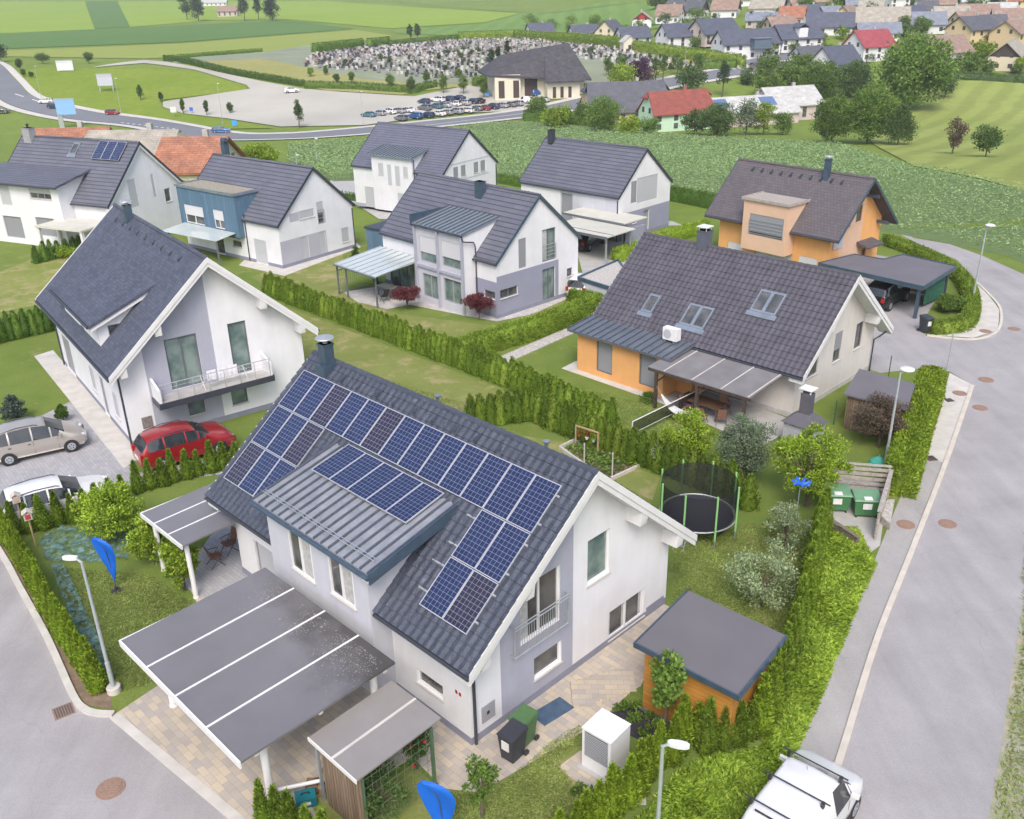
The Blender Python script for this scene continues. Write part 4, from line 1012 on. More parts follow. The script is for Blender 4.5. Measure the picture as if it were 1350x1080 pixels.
b = MB(); b.tube([(-10.1, -.52, zfun(-.45)-.08), (-2.05, -.52, zfun(-.45)-.08)], .06, 8); b.build('gutter', ANTH, dr)
vents(h, RF, 9, .5, -13.4, -.9); chimney(h, -11.0, 4.55, 8.2, 9.45, .4, .4, BLUEGREY, 'disc')
downpipe(h, -.05, -.06, 0, 3.8, ANTH, .045); downpipe(h, -13.9, -.06, 0, 3.8, ANTH, .045)
close_shell(h)
# ---------------------------------------------------------------- house C (grey bay, zinc roof dormer)
h = hC = House('house', 'white house with grey glazed bay and zinc dormer roof, two maroon maples in front', HP['C'])
R, Fw = shell(h); W_ = h.W
LC = mat('lavender_grey_render', (.27, .28, .37), .9, .04, .8, .15, 60)
R.regions = [([(0, 0), (5.9, 0), (5.9, 2.88), (0, 2.88)], 1), ([(5.9, 0), (W_, 0), (W_, h.wtop(W_)), (h.yr, h.zr-.17), (0, h.wtop(0)), (0, 2.88), (5.9, 2.88)], 0)]
Fw.regions = [([(0, 0), (h.Lw-2.2, 0), (h.Lw-2.2, h.wtop(0)), (0, h.wtop(0))], 0), ([(h.Lw-2.2, 2.5), (h.Lw, 2.5), (h.Lw, h.wtop(0)), (h.Lw-2.2, h.wtop(0))], 0), ([(h.Lw-2.2, 0), (h.Lw, 0), (h.Lw, 2.5), (h.Lw-2.2, 2.5)], 1)]
h.wmats = [WHITE, LC]
RF = roof(h, TILE_FLAT, trim=BLUEGREY, th=.18)
window(h.t, R, 2.05, 2.75, 3.0, 5.0, fm=GREYF, shutter=SHUT_M, sill=False)
window(h.t, R, 4.3, 5.6, 2.98, 5.2, fm=GREYF, gm=GLASSG, sashes=2, bars=5, sill=False, curtain=[(.02, .4)])
window(h.t, R, 4.3, 5.55, .12, 2.45, fm=GREYF, gm=GLASSG, sashes=2, sill=False)
window(h.t, R, 6.75, 7.3, 1.4, 2.0, fm=GREYF); window(h.t, R, .3, 1.9, 1.3, 1.9, fm=GREYF, sashes=2)
window(h.t, Fw, h.Lw-1.25, h.Lw-.2, 1.3, 1.8, fm=GREYF)
window(h.t, Fw, .6, 3.6, .1, 2.2, fm=GREYF, gm=GLASSG, sashes=3, sill=False)
bay = Bay(h, -7.15, -2.1, -.98, 5.45, 2.3, 6.05, 0, LGREY, WHITE)
for c0, c1 in (((552.3, 310), (576.7, 350)), ((581.7, 316.7), (610.7, 358.3))): bay_win(h, bay, c0, c1, fm=MIDF, shutter=SHUT_W, sh=.62, gm=GLASSG, sill=False, bars=0)
for c0, c1 in (((556.7, 359.3), (579, 396.7)), ((584.3, 365.7), (609, 404))): bay_win(h, bay, c0, c1, fm=MIDF, gm=GLASSG, sashes=2, sill=False)
bay.close('bay_wall')
b = MB()
for x in (-7.14, -4.72, -2.2): b.box(x-.0, x+.14, -1.16, -.985, 0, 5.5)
b.box(-7.0, -4.72, -1.1, -.983, 2.55, 2.75); b.box(-4.58, -2.2, -1.1, -.983, 2.55, 2.75); b.build('bay_pilaster', LILAC, h.t)
zfun = lambda y: 5.55+(y+1.1)*(6.18-5.55)/3.5
dr = seamroof(h.t, [(-7.25, -1.12, zfun(-1.12)), (-2.0, -1.12, zfun(-1.12)), (-2.0, 2.4, zfun(2.4)), (-7.25, 2.4, zfun(2.4))], 11, SEAM_B, 'bay_roof', .14)
box_part(dr, 'parapet', BLUEGREY, -7.36, -7.251, -1.2, 2.2, 5.35, 6.15)
b = MB(); b.tube([(-7.3, -1.19, 5.47), (-1.95, -1.19, 5.47)], .06, 8); b.tube([(-2.0, -1.19, 5.45), (-1.92, -1.1, 5.1), (-1.92, -.2, 4.9), (-1.92, -.06, 4.6), (-1.92, -.06, 0)], .045, 8); b.build('downpipe', ANTH, dr)
chimney(h, -5.0, 3.3, 6.6, 8.0, .62, .5, BLUEGREY, 'none')
close_shell(h)
# terrace canopy of house C
t = frame_obj(h, 'terrace_canopy', 'pale glass terrace canopy on thin dark posts beside the grey bay', 'canopy')
GLROOF = mat('milky_glass', (.46, .52, .52), .12, .08, .6, coat=.3)
x0, x1, y0, y1 = -12.6, -7.45, -4.2, .0
b = MB(); b.slab([(x0, y0, 2.3), (x1-.2, y0, 2.3), (x1, -.05, 2.75), (x0, -.05, 2.75)], .05); r_ = b.build('roof', GLROOF, t)
b = MB()
for k in range(8):
    x = x0+(x1-.1-x0)*k/7; b.hexa([(x-.03, y0, 2.301), (x+.03, y0, 2.301), (x+.03, -.05, 2.751), (x-.03, -.05, 2.751), (x-.03, y0, 2.34), (x+.03, y0, 2.34), (x+.03, -.05, 2.79), (x-.03, -.05, 2.79)])
b.build('roof_bar', MIDF, r_)
b = MB(); b.tube([(x0-.05, y0-.06, 2.22), (x1-.1, y0-.06, 2.22)], .06, 8); b.build('gutter', GREYF, r_)
for xx, yy in ((x0+.1, y0+.1), (x1-.4, y0+.1), (x0+1.2, y0+.1)): box_part(t, 'post', GREYF, xx-.05, xx+.05, yy-.05, yy+.05, 0, 2.26)
b = MB(); b.tube([(x0+.1, y0+.1, 1.8), (x0+.1, -.3, 1.8)], .03, 6); b.tube([(x0+.1, y0+.1, .1), (x0+.1, -.3, .1)], .03, 6)
for k in range(22): b.tube([(x0+.1, y0+.1+k*.18, .1), (x0+.1, y0+.1+k*.18, 1.8)], .012, 4)
b.build('fence_screen', GREYF, t)
# ---------------------------------------------------------------- house D (orange annex, wavy tile roof)
h = hD = House('house', 'beige house with broad purple-grey tiled roof and skylights beside the right-hand road', HP['D'], BEIGE, mat('pale_plinth', (.45, .44, .44), .9))
R, Fw = shell(h)
RF = roof(h, TILE_D, 'relief', TRIMW, tile=(.31, .38), gm=ANTH); timber_gable(h, RF, y_list=(2.1, h.W-1.2))
window(h.t, R, 1.15, 2.3, 1.75, 3.3-.2, fm=GREYF); window(h.t, R, 3.9, 4.75, 1.8, 3.45, fm=GREYF, shutter=SHUT_M, sh=.6); window(h.t, R, 6.3, 7.2, 1.85, 3.35, fm=GREYF)
window(h.t, R, 1.6, 2.1, .35, .8, fm=GREYF)
skylight(h, RF, (857, 389), (870, 391), (861, 415.5), (846, 411)); skylight(h, RF, (911, 401), (942, 409), (928, 435.5), (894.5, 429), double=True); skylight(h, RF, (1003, 382), (1037, 391), (1022, 418.5), (990, 411), double=True)
chimney(h, -8.5, 4.1, 6.1, 7.55, .62, .62, mat('anthracite_panel', (.10, .11, .14), .5), 'plate', PVC)
pts = [(0.6, h.W+.62, 2.45), (.35, h.W+.1, 2.1), (.12, h.W-.1, 1.9), (.12, h.W-.1, 0)]
MB().tube(pts, .05, 8).build('downpipe', ANTH, h.t)
window(h.t, Fw, h.Lw-5.4, h.Lw-2.6, .05, 2.1, fm=GREYF, sashes=3, sill=False, kind='patio_door')
close_shell(h)
# annex
b = MB(); AW = Wall((-12.3, -2.35, 0), (1, 0, 0), (0, -1, 0)); AW.regions = [([(0, 0), (6.0, 0), (6.0, 2.45), (0, 2.45)], 0)]
for c0, c1 in (((786.4, 449), (806.4, 495.6)), ((843.3, 466), (863.3, 513.3))):
    pa, pb = AW.sz(h, *c0), AW.sz(h, *c1); window(h.t, AW, pa[0], pb[0], max(.06, pb[1]), pa[1], fm=GREYF, gm=SHUT_M, sill=False, kind='shuttered_door')
wall_faces(b, AW); b.face([(-12.3, 0, 0), (-12.3, -2.35, 0), (-12.3, -2.35, 2.45), (-12.3, 0, 2.45)]); b.face([(-6.3, -2.35, 0), (-6.3, 0, 0), (-6.3, 0, 2.45), (-6.3, -2.35, 2.45)])
b.build('annex_wall', ORANGE, h.t)
box_part(h.t, 'annex_return', ORANGE, -6.29, -5.3, -1.1, -.02, 0, 2.4)
seamroof(h.t, [(-12.75, -2.75, 2.5), (-5.6, -2.75, 2.5), (-5.6, .05, 2.84), (-12.75, .05, 2.84)], 15, SEAM_D, 'annex_roof', .13)
t = frame_obj(h, 'air_conditioner', 'white air conditioning unit on the zinc annex roof of the orange-walled annex', 'air conditioner')
b = MB(); b.box(-7.25, -6.35, -1.25, -.85, 2.86, 3.52); cc_ = b.build('casing', PVC, t)
b = MB(); b.tube([(-6.95, -1.262, 3.19), (-6.95, -1.252, 3.19)], .25, 20); b.build('fan_grille', LOUVRE, cc_)
b = MB(); b.box(-7.15, -7.05, -1.3, -.8, 2.70, 2.859); b.box(-6.55, -6.45, -1.3, -.8, 2.70, 2.859); b.build('feet', GREYF, t)
# canopy
t = frame_obj(h, 'terrace_canopy', 'grey mesh terrace canopy on dark timber posts below the skylight roof', 'canopy')
DWOOD = mat('dark_timber', (.07, .05, .045), .7, .25, 6)
MESHR = mat('grey_brown_sheet', (.20, .19, .195), .45, .15, 1, .4, 15, stain=.3)
x0, x1, y0 = -6.3, -.3, -3.75; b = MB(); b.slab([(x0, y0, 2.25), (x1, y0, 2.25), (x1, -.6, 2.52), (x0, -.6, 2.52)], .05); r_ = b.build('roof', MESHR, t)
b = MB()
for k in (1.0, 2.7, 4.4, 5.9):
    x = x0+k; b.hexa([(x-.03, y0, 2.251), (x+.03, y0, 2.251), (x+.03, -.6, 2.521), (x-.03, -.6, 2.521), (x-.03, y0, 2.275), (x+.03, y0, 2.275), (x+.03, -.6, 2.545), (x-.03, -.6, 2.545)])
b.build('joint_strip', CONCL, r_)
b = MB(); b.box(x0, x1, y0+.02, y0+.16, 2.04, 2.195)
for x in (x0+.5, x0+2, x0+3.5, x0+5): b.box(x-.05, x+.05, y0+.16, -.1, 2.10, 2.19)
b.build('beam', DWOOD, t)
for x in (x0+.5, x0+3.0, x1-.3):
    box_part(t, 'post', DWOOD, x-.07, x+.07, y0+.02, y0+.16, 0, 2.04)
b = MB(); b.tube([(x0+.5, y0+.09, 1.5), (x0+1.1, y0+.09, 2.05)], .05, 4); b.tube([(x0+3.0, y0+.09, 1.5), (x0+3.6, y0+.09, 2.05)], .05, 4); b.build('brace', DWOOD, t)
# ---------------------------------------------------------------- house E (orange)
h = hE = House('house', 'orange house with brown-grey tiled roof and a peach box dormer', HP['E'], ORANGE, mat('grey_plinth2', (.3, .3, .3), .9))
R, Fw = shell(h); PE = PEACH
R.regions = [([(0, 0), (1.2, 0), (1.2, h.wtop(1.2)), (0, h.wtop(0))], 0), ([(1.2, 0), (4.0, 0), (4.0, h.wtop(4.0)), (h.yr, h.zr-.17), (1.2, h.wtop(1.2))], 1), ([(4.0, 0), (h.W, 0), (h.W, h.wtop(h.W)), (4.0, h.wtop(4.0))], 0)]
h.wmats = [ORANGE, PEACH]
RF = roof(h, TILE_E, trim=BLUEGREY, th=.2)
b = MB()
for yy, zz_ in ((h.W-.6, 3.8), (h.W/2+.8, 6.0)): b = MB(); b.box(.0, h.og-.04, yy-.08, yy+.08, zz_-.1, zz_+.12); b.build('rafter_end', BLUEGREY, RF)
for y0_, z0_ in ((1.6, 4.0), (3.0, 4.2)): window(h.t, R, y0_, y0_+.75, z0_, z0_+1.2, fm=mat('brown_frame', (.16, .09, .05), .5), sill=True)
window(h.t, R, .35, .9, .6, 1.5, fm=MATS['brown_frame'])
window(h.t, R, 4.4, 5.0, .05, 2.0, fm=MATS['brown_frame'], kind='door', sill=False)
b = MB(); b.hexa([(.0, 3.5, 2.5), (1.0, 3.5, 2.3), (1.0, 5.6, 2.3), (.0, 5.6, 2.5), (.0, 3.5, 2.7), (1.0, 3.5, 2.42), (1.0, 5.6, 2.42), (.0, 5.6, 2.7)]); b.build('porch_roof', TILE_E, h.t)
box_part(h.t, 'balcony_rail', SHUT_L, .02, .08, .3, 1.5, 2.7, 3.6)
window(h.t, Fw, .9, 2.3, .5, 1.8, fm=PVC, shutter=SHUT_W); window(h.t, Fw, 3.5, 6.6, .1, 1.9, fm=PVC, shutter=SHUT_W, sill=False); window(h.t, Fw, h.Lw-2.4, h.Lw-.9, .6, 1.9, fm=PVC, shutter=SHUT_W)
bay = Bay(h, -6.75, -2.95, -1.15, 5.62, 1.5, 5.62, 1.9, PEACH)
bay_win(h, bay, (989, 281), (1031, 317.8), fm=GREYF, gm=GLASS, shutter=SHUT_M, sh=.85, sill=False, bars=5)
bay.close('box_dormer')
b = MB(); b.slab([(-6.84, -1.23, 5.66), (-2.86, -1.23, 5.66), (-2.86, 1.5, 5.66), (-6.84, 1.5, 5.66)], .04); b.box(-6.9, -2.8, -1.3, -1.231, 5.54, 5.74); b.box(-2.859, -2.8, -1.23, 1.5, 5.54, 5.74); b.box(-6.9, -6.841, -1.23, 1.5, 5.54, 5.74); b.build('flat_roof', mat('gravel_roof', (.34, .31, .28), .95, .2, 8, .5, 40), h.t)
chimney(h, -2.6, 2.75, 6.6, 8.4, .38, .38, BLUEGREY, 'disc'); vents(h, RF, 10, .5, -9.3, -.8)
close_shell(h)
t = frame_obj(h, 'carport', 'wide dark flat roofed carport by the orange house with a dark car inside', 'carport')
RFELT = mat('grey_felt', (.135, .13, .15), .8, .08, .6, .2, 40)
poly = [(.5, -2.05), (8.05, -2.1), (7.3, 3.75), (3.4, 3.95), (3.1, 1.9), (1.0, 1.65)]
b = MB(); b.prism(poly, 2.14, 2.3); r_ = b.build('roof', RFELT, t)
b = MB()
for i in range(6):
    p, q = Vector(poly[i]), Vector(poly[(i+1) % 6]); d = (q-p).normalized(); n = Vector((d.y, -d.x)); a = p+n*.0015; c = q+n*.0015
    b.hexa([(*(a+n*.06), 2.06), (*(c+n*.06), 2.06), (*c, 2.06), (*a, 2.06), (*(a+n*.06), 2.36), (*(c+n*.06), 2.36), (*c, 2.36), (*a, 2.36)])
b.build('edge_trim', BLUEGREY, r_)
for x, y in ((7.7, -1.75), (7.0, 3.4), (3.6, 3.5), (.9, -1.7)): box_part(t, 'post', BLUEGREY, x-.09, x+.09, y-.09, y+.09, 0, 2.1)
box_part(t, 'slatted_screen', plankv('yellow_slats', (.45, .33, .15), (.58, .44, .22), (.12, .09, .05), .16, .2), 3.9, 7.0, 3.2, 3.26, .1, 1.3)
box_part(t, 'green_screen', mat('green_net', (.03, .12, .08), .8, .3, 4), 6.98, 7.02, .6, 3.2, .2, 1.7)
# ---------------------------------------------------------------- house F
h = hF = House('house', 'white house with plain dark roof and cream car canopies before the corn field', HP['F'])
R, Fw = shell(h); W_ = h.W
R.regions = [([(0, 0), (W_, 0), (W_, 2.3), (0, 2.3)], 1), ([(0, 2.3), (W_, 2.3), (W_, h.wtop(W_)), (h.yr, h.zr-.17), (0, h.wtop(0))], 0)]
h.wmats = [WHITE, LC]; Fw.regions = [([(0, 0), (h.Lw-6.5, 0), (h.Lw-6.5, h.wtop(0)), (0, h.wtop(0))], 0), ([(h.Lw-6.5, 0), (h.Lw, 0), (h.Lw, h.wtop(0)), (h.Lw-6.5, h.wtop(0))], 2)]; h.wmats.append(LGREY)
RF = roof(h, TILE_FLAT, trim=ANTH, th=.18)
window(h.t, R, 1.7, 2.5, 3.0, 4.85, fm=MIDF, shutter=SHUT_M, sill=False); window(h.t, R, 2.52, 5.5, 2.85, 5.0, fm=MIDF, shutter=SHUT_L, sill=False)
window(h.t, R, 2.0, 2.6, 1.2, 1.9, fm=GREYF); window(h.t, R, 3.6, 4.4, .05, 2.05, fm=MIDF, gm=SHUT_M, kind='door', sill=False)
window(h.t, Fw, h.Lw-6.45, h.Lw-5.1, .05, 3.4, fm=MIDF, gm=SHUT_M, kind='entrance', sill=False)
chimney(h, -10.4, 3.2, 6.9, 8.1, .5, .5, ANTH, 'none'); downpipe(h, -.06, -.06, 0, 3.5)
close_shell(h)
t = frame_obj(h, 'car_canopy', 'pair of pale cream flat canopies on a post over the black car', 'canopy')
CREAM = mat('cream_sheet', (.55, .54, .47), .5, .08, .8, stain=.2)
b = MB(); b.box(-4.0, 2.6, -2.6, .6, 2.36, 2.44); b.build('upper_roof', CREAM, t); b = MB(); b.box(-2.2, 3.9, -6.4, -2.7, 2.2, 2.28); q_ = b.build('lower_roof', CREAM, t)
b = MB(); b.box(-2.25, 3.95, -6.46, -6.401, 2.1, 2.3); b.box(-2.2, 3.9, -5.6, -5.54, 2.281, 2.31); b.box(-4.0, 2.6, -2.66, -2.601, 2.3, 2.47); b.build('edge_trim', GREYF, q_)
for x, y in ((3.6, -6.1), (-1.9, -6.1), (2.4, -2.4), (3.6, -3.0)): box_part(t, 'post', GALV, x-.06, x+.06, y-.06, y+.06, 0, 2.2)
box_part(t, 'bin_wall', LC, 3.0, 3.12, -2.9, -.4, 0, 2.1)
# ---------------------------------------------------------------- house G
h = hG = House('house', 'white house with a white dormer bay and zinc roof, farthest back behind the centre house', HP['G'], WHITE, LILAC)
R, Fw = shell(h); RF = roof(h, TILE_FINE, trim=ANTH, th=.18, gcut=(-8.8, -3.4))
for a in (1.7, 2.85, 4.85, 5.95): window(h.t, R, a, a+.75, 3.45, 4.5, fm=MIDF, shutter=SHUT_M)
b = MB(); obox(b, R, 1.4, 7.2, 3.1, 3.25, -.012, 0); obox(b, R, 1.4, 7.2, 4.7, 4.85, -.012, 0); b.build('render_band', LGREY, h.t)
window(h.t, Fw, 1.4, 3.6, .0, 2.0, fm=MIDF, shutter=SHUT_L, kind='garage_door', sill=False)
bay = Bay(h, -8.75, -3.45, -.32, 5.3, 2.1, 5.7, 0, WHITE)
bay_win(h, bay, (498, 215), (506, 231), fm=MIDF, shutter=SHUT_L); bay_win(h, bay, (510, 217), (517, 245), fm=MIDF, shutter=SHUT_L, sill=False); bay_win(h, bay, (520, 219), (528, 246), fm=MIDF, shutter=SHUT_L, sill=False); bay_win(h, bay, (531, 220), (538, 235), fm=MIDF, shutter=SHUT_L)
window(h.t, bay.W, 3.2, 4.6, .5, 1.9, fm=MIDF, shutter=SHUT_L); bay.close('bay_wall')
seamroof(h.t, [(-9.0, -.6, 5.39), (-3.2, -.6, 5.39), (-3.2, 2.1, 5.95), (-9.0, 2.1, 5.95)], 14, SEAM_B, 'bay_roof', .12)
downpipe(h, .05, h.W-.1, 0, 3.8); downpipe(h, -3.3, -.2, 0, 5.2); close_shell(h)
# ---------------------------------------------------------------- house H (blue clad bay)
h = hH = House('house', 'white house with a blue metal clad box bay and tubular chimney cowl, left of centre', HP['H'])
R, Fw = shell(h); W_ = h.W
R.regions = [([(0, 0), (4.8, 0), (4.8, 2.15), (0, 2.15)], 1), ([(4.8, 0), (W_, 0), (W_, h.wtop(W_)), (h.yr, h.zr-.17), (0, h.wtop(0)), (0, 2.15), (4.8, 2.15)], 0)]
h.wmats = [WHITE, mat('pale_violet_render', (.40, .40, .46), .9, .04, .8)]
RF = roof(h, TILE_FLAT, trim=ANTH, th=.18)
window(h.t, R, 2.2, 3.75, 3.5, 4.15, fm=MIDF, shutter=SHUT_L); window(h.t, R, 4.1, 4.8, 2.75, 4.55, fm=MIDF, shutter=SHUT_L, sh=.5, bars=4, sill=False)
window(h.t, R, 2.15, 2.85, .08, 2.05, fm=MIDF, shutter=SHUT_L, sill=False); window(h.t, R, 4.0, 4.7, .08, 2.05, fm=MIDF, shutter=SHUT_L, sill=False); window(h.t, R, 6.5, 7.3, .7, 1.9, fm=MIDF, shutter=SHUT_L)
b = MB(); obox(b, R, 1.2, 2.15, 3.5, 4.15, -.012, 0); b.build('render_panel', MATS['pale_violet_render'], h.t)
window(h.t, Fw, h.Lw-3.3, h.Lw-1.8, .05, 2.0, fm=MIDF, shutter=SHUT_L, sill=False); window(h.t, Fw, h.Lw-6.2, h.Lw-5.0, .95, 1.5, fm=MIDF); window(h.t, Fw, h.Lw-8.6, h.Lw-7.4, .05, 2.0, fm=MIDF, sill=False)
CLAD = plankv('blue_cladding', (.075, .145, .22), (.10, .175, .26), (.035, .065, .11), .42, .12)
bay = Bay(h, -12.1, -4.35, -.62, 5.45, 2.1, 5.45, 2.0, CLAD)
for c0, c1 in (((242, 269), (270.5, 298)), ((280, 276), (297, 303))): bay_win(h, bay, c0, c1, fm=PVC, shutter=SHUT_W, sh=.55, sashes=2, sill=False)
bay.close('clad_box')
b = MB(); b.box(-12.1, -4.35, -.60, 2.2, 5.452, 5.48); fr_ = b.build('flat_roof', mat('tan_roof', (.28, .26, .21), .95, .2, 4, .4, 30), h.t)
b = MB(); b.box(-12.2, -4.25, -.72, -.621, 5.38, 5.6); b.box(-4.349, -4.25, -.62, 2.3, 5.38, 5.6); b.box(-12.2, -12.101, -.62, 2.3, 5.38, 5.6); b.build('coping', ZINC, fr_)
b = MB(); b.box(-12.0, -4.45, -.61, -.05, 1.93, 1.997); b.build('soffit', ANTH, h.t)
chimney(h, -11.4, 4.3, 7.0, 8.3, .5, .5, BLUEGREY, 'arch', BLUEGREY)
downpipe(h, -4.1, -.06, 0, 3.9); downpipe(h, .06, h.W-.1, 0, 3.4); close_shell(h)
t = frame_obj(h, 'terrace_canopy', 'milky glass canopy under the blue clad box bay', 'canopy')
b = MB(); b.slab([(-11.6, -3.0, 2.15), (-4.7, -2.6, 2.15), (-4.7, -.65, 2.4), (-11.6, -.65, 2.4)], .05); b.build('roof', GLROOF, t)
for x in (-11.4, -4.85): box_part(t, 'post', GREYF, x-.05, x+.05, -2.5, -2.4, 0, 2.12)
t = frame_obj(h, 'garden_shed', 'blue clad flat roofed shed at the back corner of the house with the blue bay', 'shed')
b = MB(); b.box(2.2, 5.2, 7.2, 11.2, 0, 2.1); q_ = b.build('wall', CLAD, t); box_part(t, 'roof', ANTH, 2.1, 5.3, 7.1, 11.3, 2.101, 2.25)
# ---------------------------------------------------------------- house I
h = hI = House('house', 'white house with collector panels and broad dormer at the far left edge', HP['I'])
R, Fw = shell(h); RF = roof(h, TILE_FLAT, trim=ANTH, th=.2); timber_gable(h, RF, y_list=(-5, ))
for c0, c1 in (((167, 238), (184, 271.7)), ((198, 230), (206.7, 259))): win_px(h, R, c0, c1, fm=MIDF, shutter=SHUT_L, sill=False)
window(h.t, R, 6.6, 7.3, 2.8, 4.0, fm=MIDF)
bay = Bay(h, -14.2, -4.1, -1.35, 5.35, 2.2, 6.0, 0, WHITE)
bay_win(h, bay, (36.7, 246.7), (68.3, 264), fm=MIDF, shutter=SHUT_L, sh=.5, sashes=3, gm=GLASS); bay_win(h, bay, (-3, 243), (17, 271), fm=MIDF, shutter=SHUT_L, sill=False)
bay_win(h, bay, (3, 284), (34, 315), fm=MIDF, gm=SHUT_M, kind='garage_door', sill=False); bay_win(h, bay, (46, 286), (76, 313), fm=MIDF, gm=SHUT_M, kind='garage_door', sill=False)
bay.close('bay_wall')
b = MB(); b.slab([(-14.7, -1.8, 5.52), (-3.7, -1.8, 5.52), (-3.7, 2.3, 6.35), (-14.7, 2.3, 6.35)], .2); dr = b.build('dormer_roof', TILE_FLAT, h.t)
b = MB(); b.tube([(-14.7, -1.88, 5.38), (-3.65, -1.88, 5.38)], .07, 8); b.build('gutter', ANTH, dr)
P = [h.onroof(*q) for q in ((132, 188), (160, 191), (150, 213), (118, 209))]
for k in range(3): 
    sl_ = math.hypot(1, h.kf); panel(h.t, (P[0].x+.1+k*1.08, P[0].y, h.zf(P[0].y)+.1), (1, 0, 0), (0, -1/sl_, -h.kf/sl_), (0, -h.kf/sl_, 1/sl_), 1.05, 1.9).name = 'collector_panel'
skylight(h, RF, (98, 189), (107, 190), (100, 205), (92, 204))
chimney(h, -12.9, 4.2, 7.8, 9.2, .9, .7, mat('stone_grey', (.3, .3, .32), .9, .15, 6), 'pipe', BLACK)
close_shell(h)
t = frame_obj(h, 'porch_canopy', 'cream porch roof on white columns at the leftmost white house', 'canopy')
b = MB(); b.box(-5.0, .4, -3.6, -.3, 2.4, 2.55); b.build('roof', CREAM, t)
for x, y in ((-4.8, -3.4), (.2, -3.4), (-4.8, -1.5)): box_part(t, 'column', TRIMW, x-.12, x+.12, y-.12, y+.12, 0, 2.4)
# ================================================================ vegetation
THUJA_L = leafmat('thuja_leaf', (.09, .16, .018), (.17, .26, .03), (.27, .37, .055))
THUJA_Y = leafmat('thuja_leaf_yellowish', (.10, .17, .015), (.20, .30, .025), (.33, .43, .05))
HEDGE_D = leafmat('hedge_leaf_dark', (.055, .11, .02), (.105, .19, .03), (.16, .26, .045))
COVER_L = leafmat('groundcover_leaf', (.13, .225, .018), (.24, .36, .035), (.37, .48, .07))
LEAF_G = leafmat('leaf_green', (.07, .13, .022), (.13, .22, .04), (.21, .32, .065))
LEAF_DK = leafmat('leaf_dark_green', (.055, .10, .03), (.095, .16, .045), (.15, .23, .07))
LEAF_BR = leafmat('leaf_bright', (.12, .20, .02), (.24, .35, .03), (.38, .50, .06))
LEAF_SV = leafmat('leaf_silver', (.11, .16, .09), (.20, .27, .16), (.30, .37, .24))
LEAF_PALE = leafmat('leaf_pale_green', (.15, .21, .10), (.26, .33, .17), (.38, .44, .27))
LEAF_PU = leafmat('leaf_purple', (.035, .015, .04), (.07, .03, .07), (.11, .05, .10))
LEAF_RD = leafmat('leaf_maroon', (.08, .02, .03), (.15, .04, .05), (.24, .08, .08))
LEAF_BRN = leafmat('leaf_bronze', (.09, .065, .05), (.16, .12, .09), (.22, .18, .12))
SPRUCE = leafmat('spruce_needle', (.02, .045, .02), (.04, .08, .03), (.06, .11, .045))
BLSPR = leafmat('blue_spruce_needle', (.06, .10, .08), (.11, .16, .13), (.18, .24, .20))
CORN_L = leafmat('corn_leaf', (.17, .27, .09), (.25, .38, .15), (.42, .54, .27), transl=.2)
BARK = mat('bark', (.12, .09, .07), .9, .3, 8, .6, 25)
def unit(v): return v/np.maximum(np.linalg.norm(v, axis=1, keepdims=True), 1e-9)
def leaf_quads(C, D, ln, wd, rng=RNG):
    n = len(C); R = rng.normal(size=(n, 3)); D = unit(D); A = unit(np.cross(D, R))
    ln = np.broadcast_to(ln, n)[:, None]; wd = np.broadcast_to(wd, n)[:, None]
    P = C; tip = P+D*ln
    V = np.stack([P, P+D*ln*.5+A*wd*.5, tip, P+D*ln*.5-A*wd*.5], 1).reshape(-1, 3)
    F = np.arange(4*n).reshape(n, 4); return V, F
def join(parts):
    V, F, o = [], [], 0
    for v, f in parts: V.append(v); F.append(f+o); o += len(v)
    return np.concatenate(V), np.concatenate(F)
def cone_core(h, r, seg=10, rows=7, rng=RNG, prof=None):
    V = []; zs = np.linspace(0.03, .97, rows)
    for z in zs:
        rr = r*(prof(z) if prof else (1-z)**.7)*.8
        for k in range(seg):
            a = 2*math.pi*k/seg; q = rr*(1+rng.uniform(-.15, .15)); V.append((q*math.cos(a), q*math.sin(a), z*h))
    F = []
    for i in range(rows-1):
        for k in range(seg):
            a = i*seg+k; b = i*seg+(k+1) % seg; F.append((a, b, b+seg, a+seg))
    return np.array(V), np.array(F)
def thuja_arrays(h=1.9, r=.30, n=1300, rng=RNG, prof=None, lean=None):
    z = rng.random(n)**1.15; a = rng.random(n)*2*math.pi
    pf = prof or (lambda t: np.minimum(1, (1-t)**.85*1.12)*(.8+.2*np.minimum(1, t*6)))
    lob = 1+.16*np.sin(a*5+z*9)+rng.normal(0, .05, n); rr = r*pf(z)*lob
    C = np.stack([rr*np.cos(a)*.9, rr*np.sin(a)*.9, z*h], 1)
    D = np.stack([np.cos(a)*.55, np.sin(a)*.55, np.full(n, .95)], 1)+rng.normal(0, .28, (n, 3))
    v, f = leaf_quads(C, D, rng.uniform(.08, .17, n), rng.uniform(.035, .07, n), rng)
    cv, cf = cone_core(h, r, rng=rng, prof=lambda t: float(pf(np.array(t))))
    return join([(v, f), (cv, cf)])
class MeshOnly:
    def __init__(s, me): s.data = me
def thuja_mesh(k, m, **kw):
    V, F = thuja_arrays(rng=np.random.default_rng(k), **kw)
    o = npmesh('thuja', V, F, m); me = o.data; bpy.data.objects.remove(o); return MeshOnly(me)
PROTO = []
def park(o): PROTO.append(o); return o
TH = [park(thuja_mesh(k, THUJA_L)) for k in (1, 2, 3)]; THY = [park(thuja_mesh(k, THUJA_Y)) for k in (4, 5)]
def inst(proto, name, loc, rz=0, sc=1, label=None, cat=None, group=None):
    o = bpy.data.objects.new(name, proto.data); COL.objects.link(o); o.location = loc; o.rotation_euler = (0, 0, rz)
    o.scale = sc if isinstance(sc, (tuple, list)) else (sc, sc, sc); return tag(o, label, cat, group)
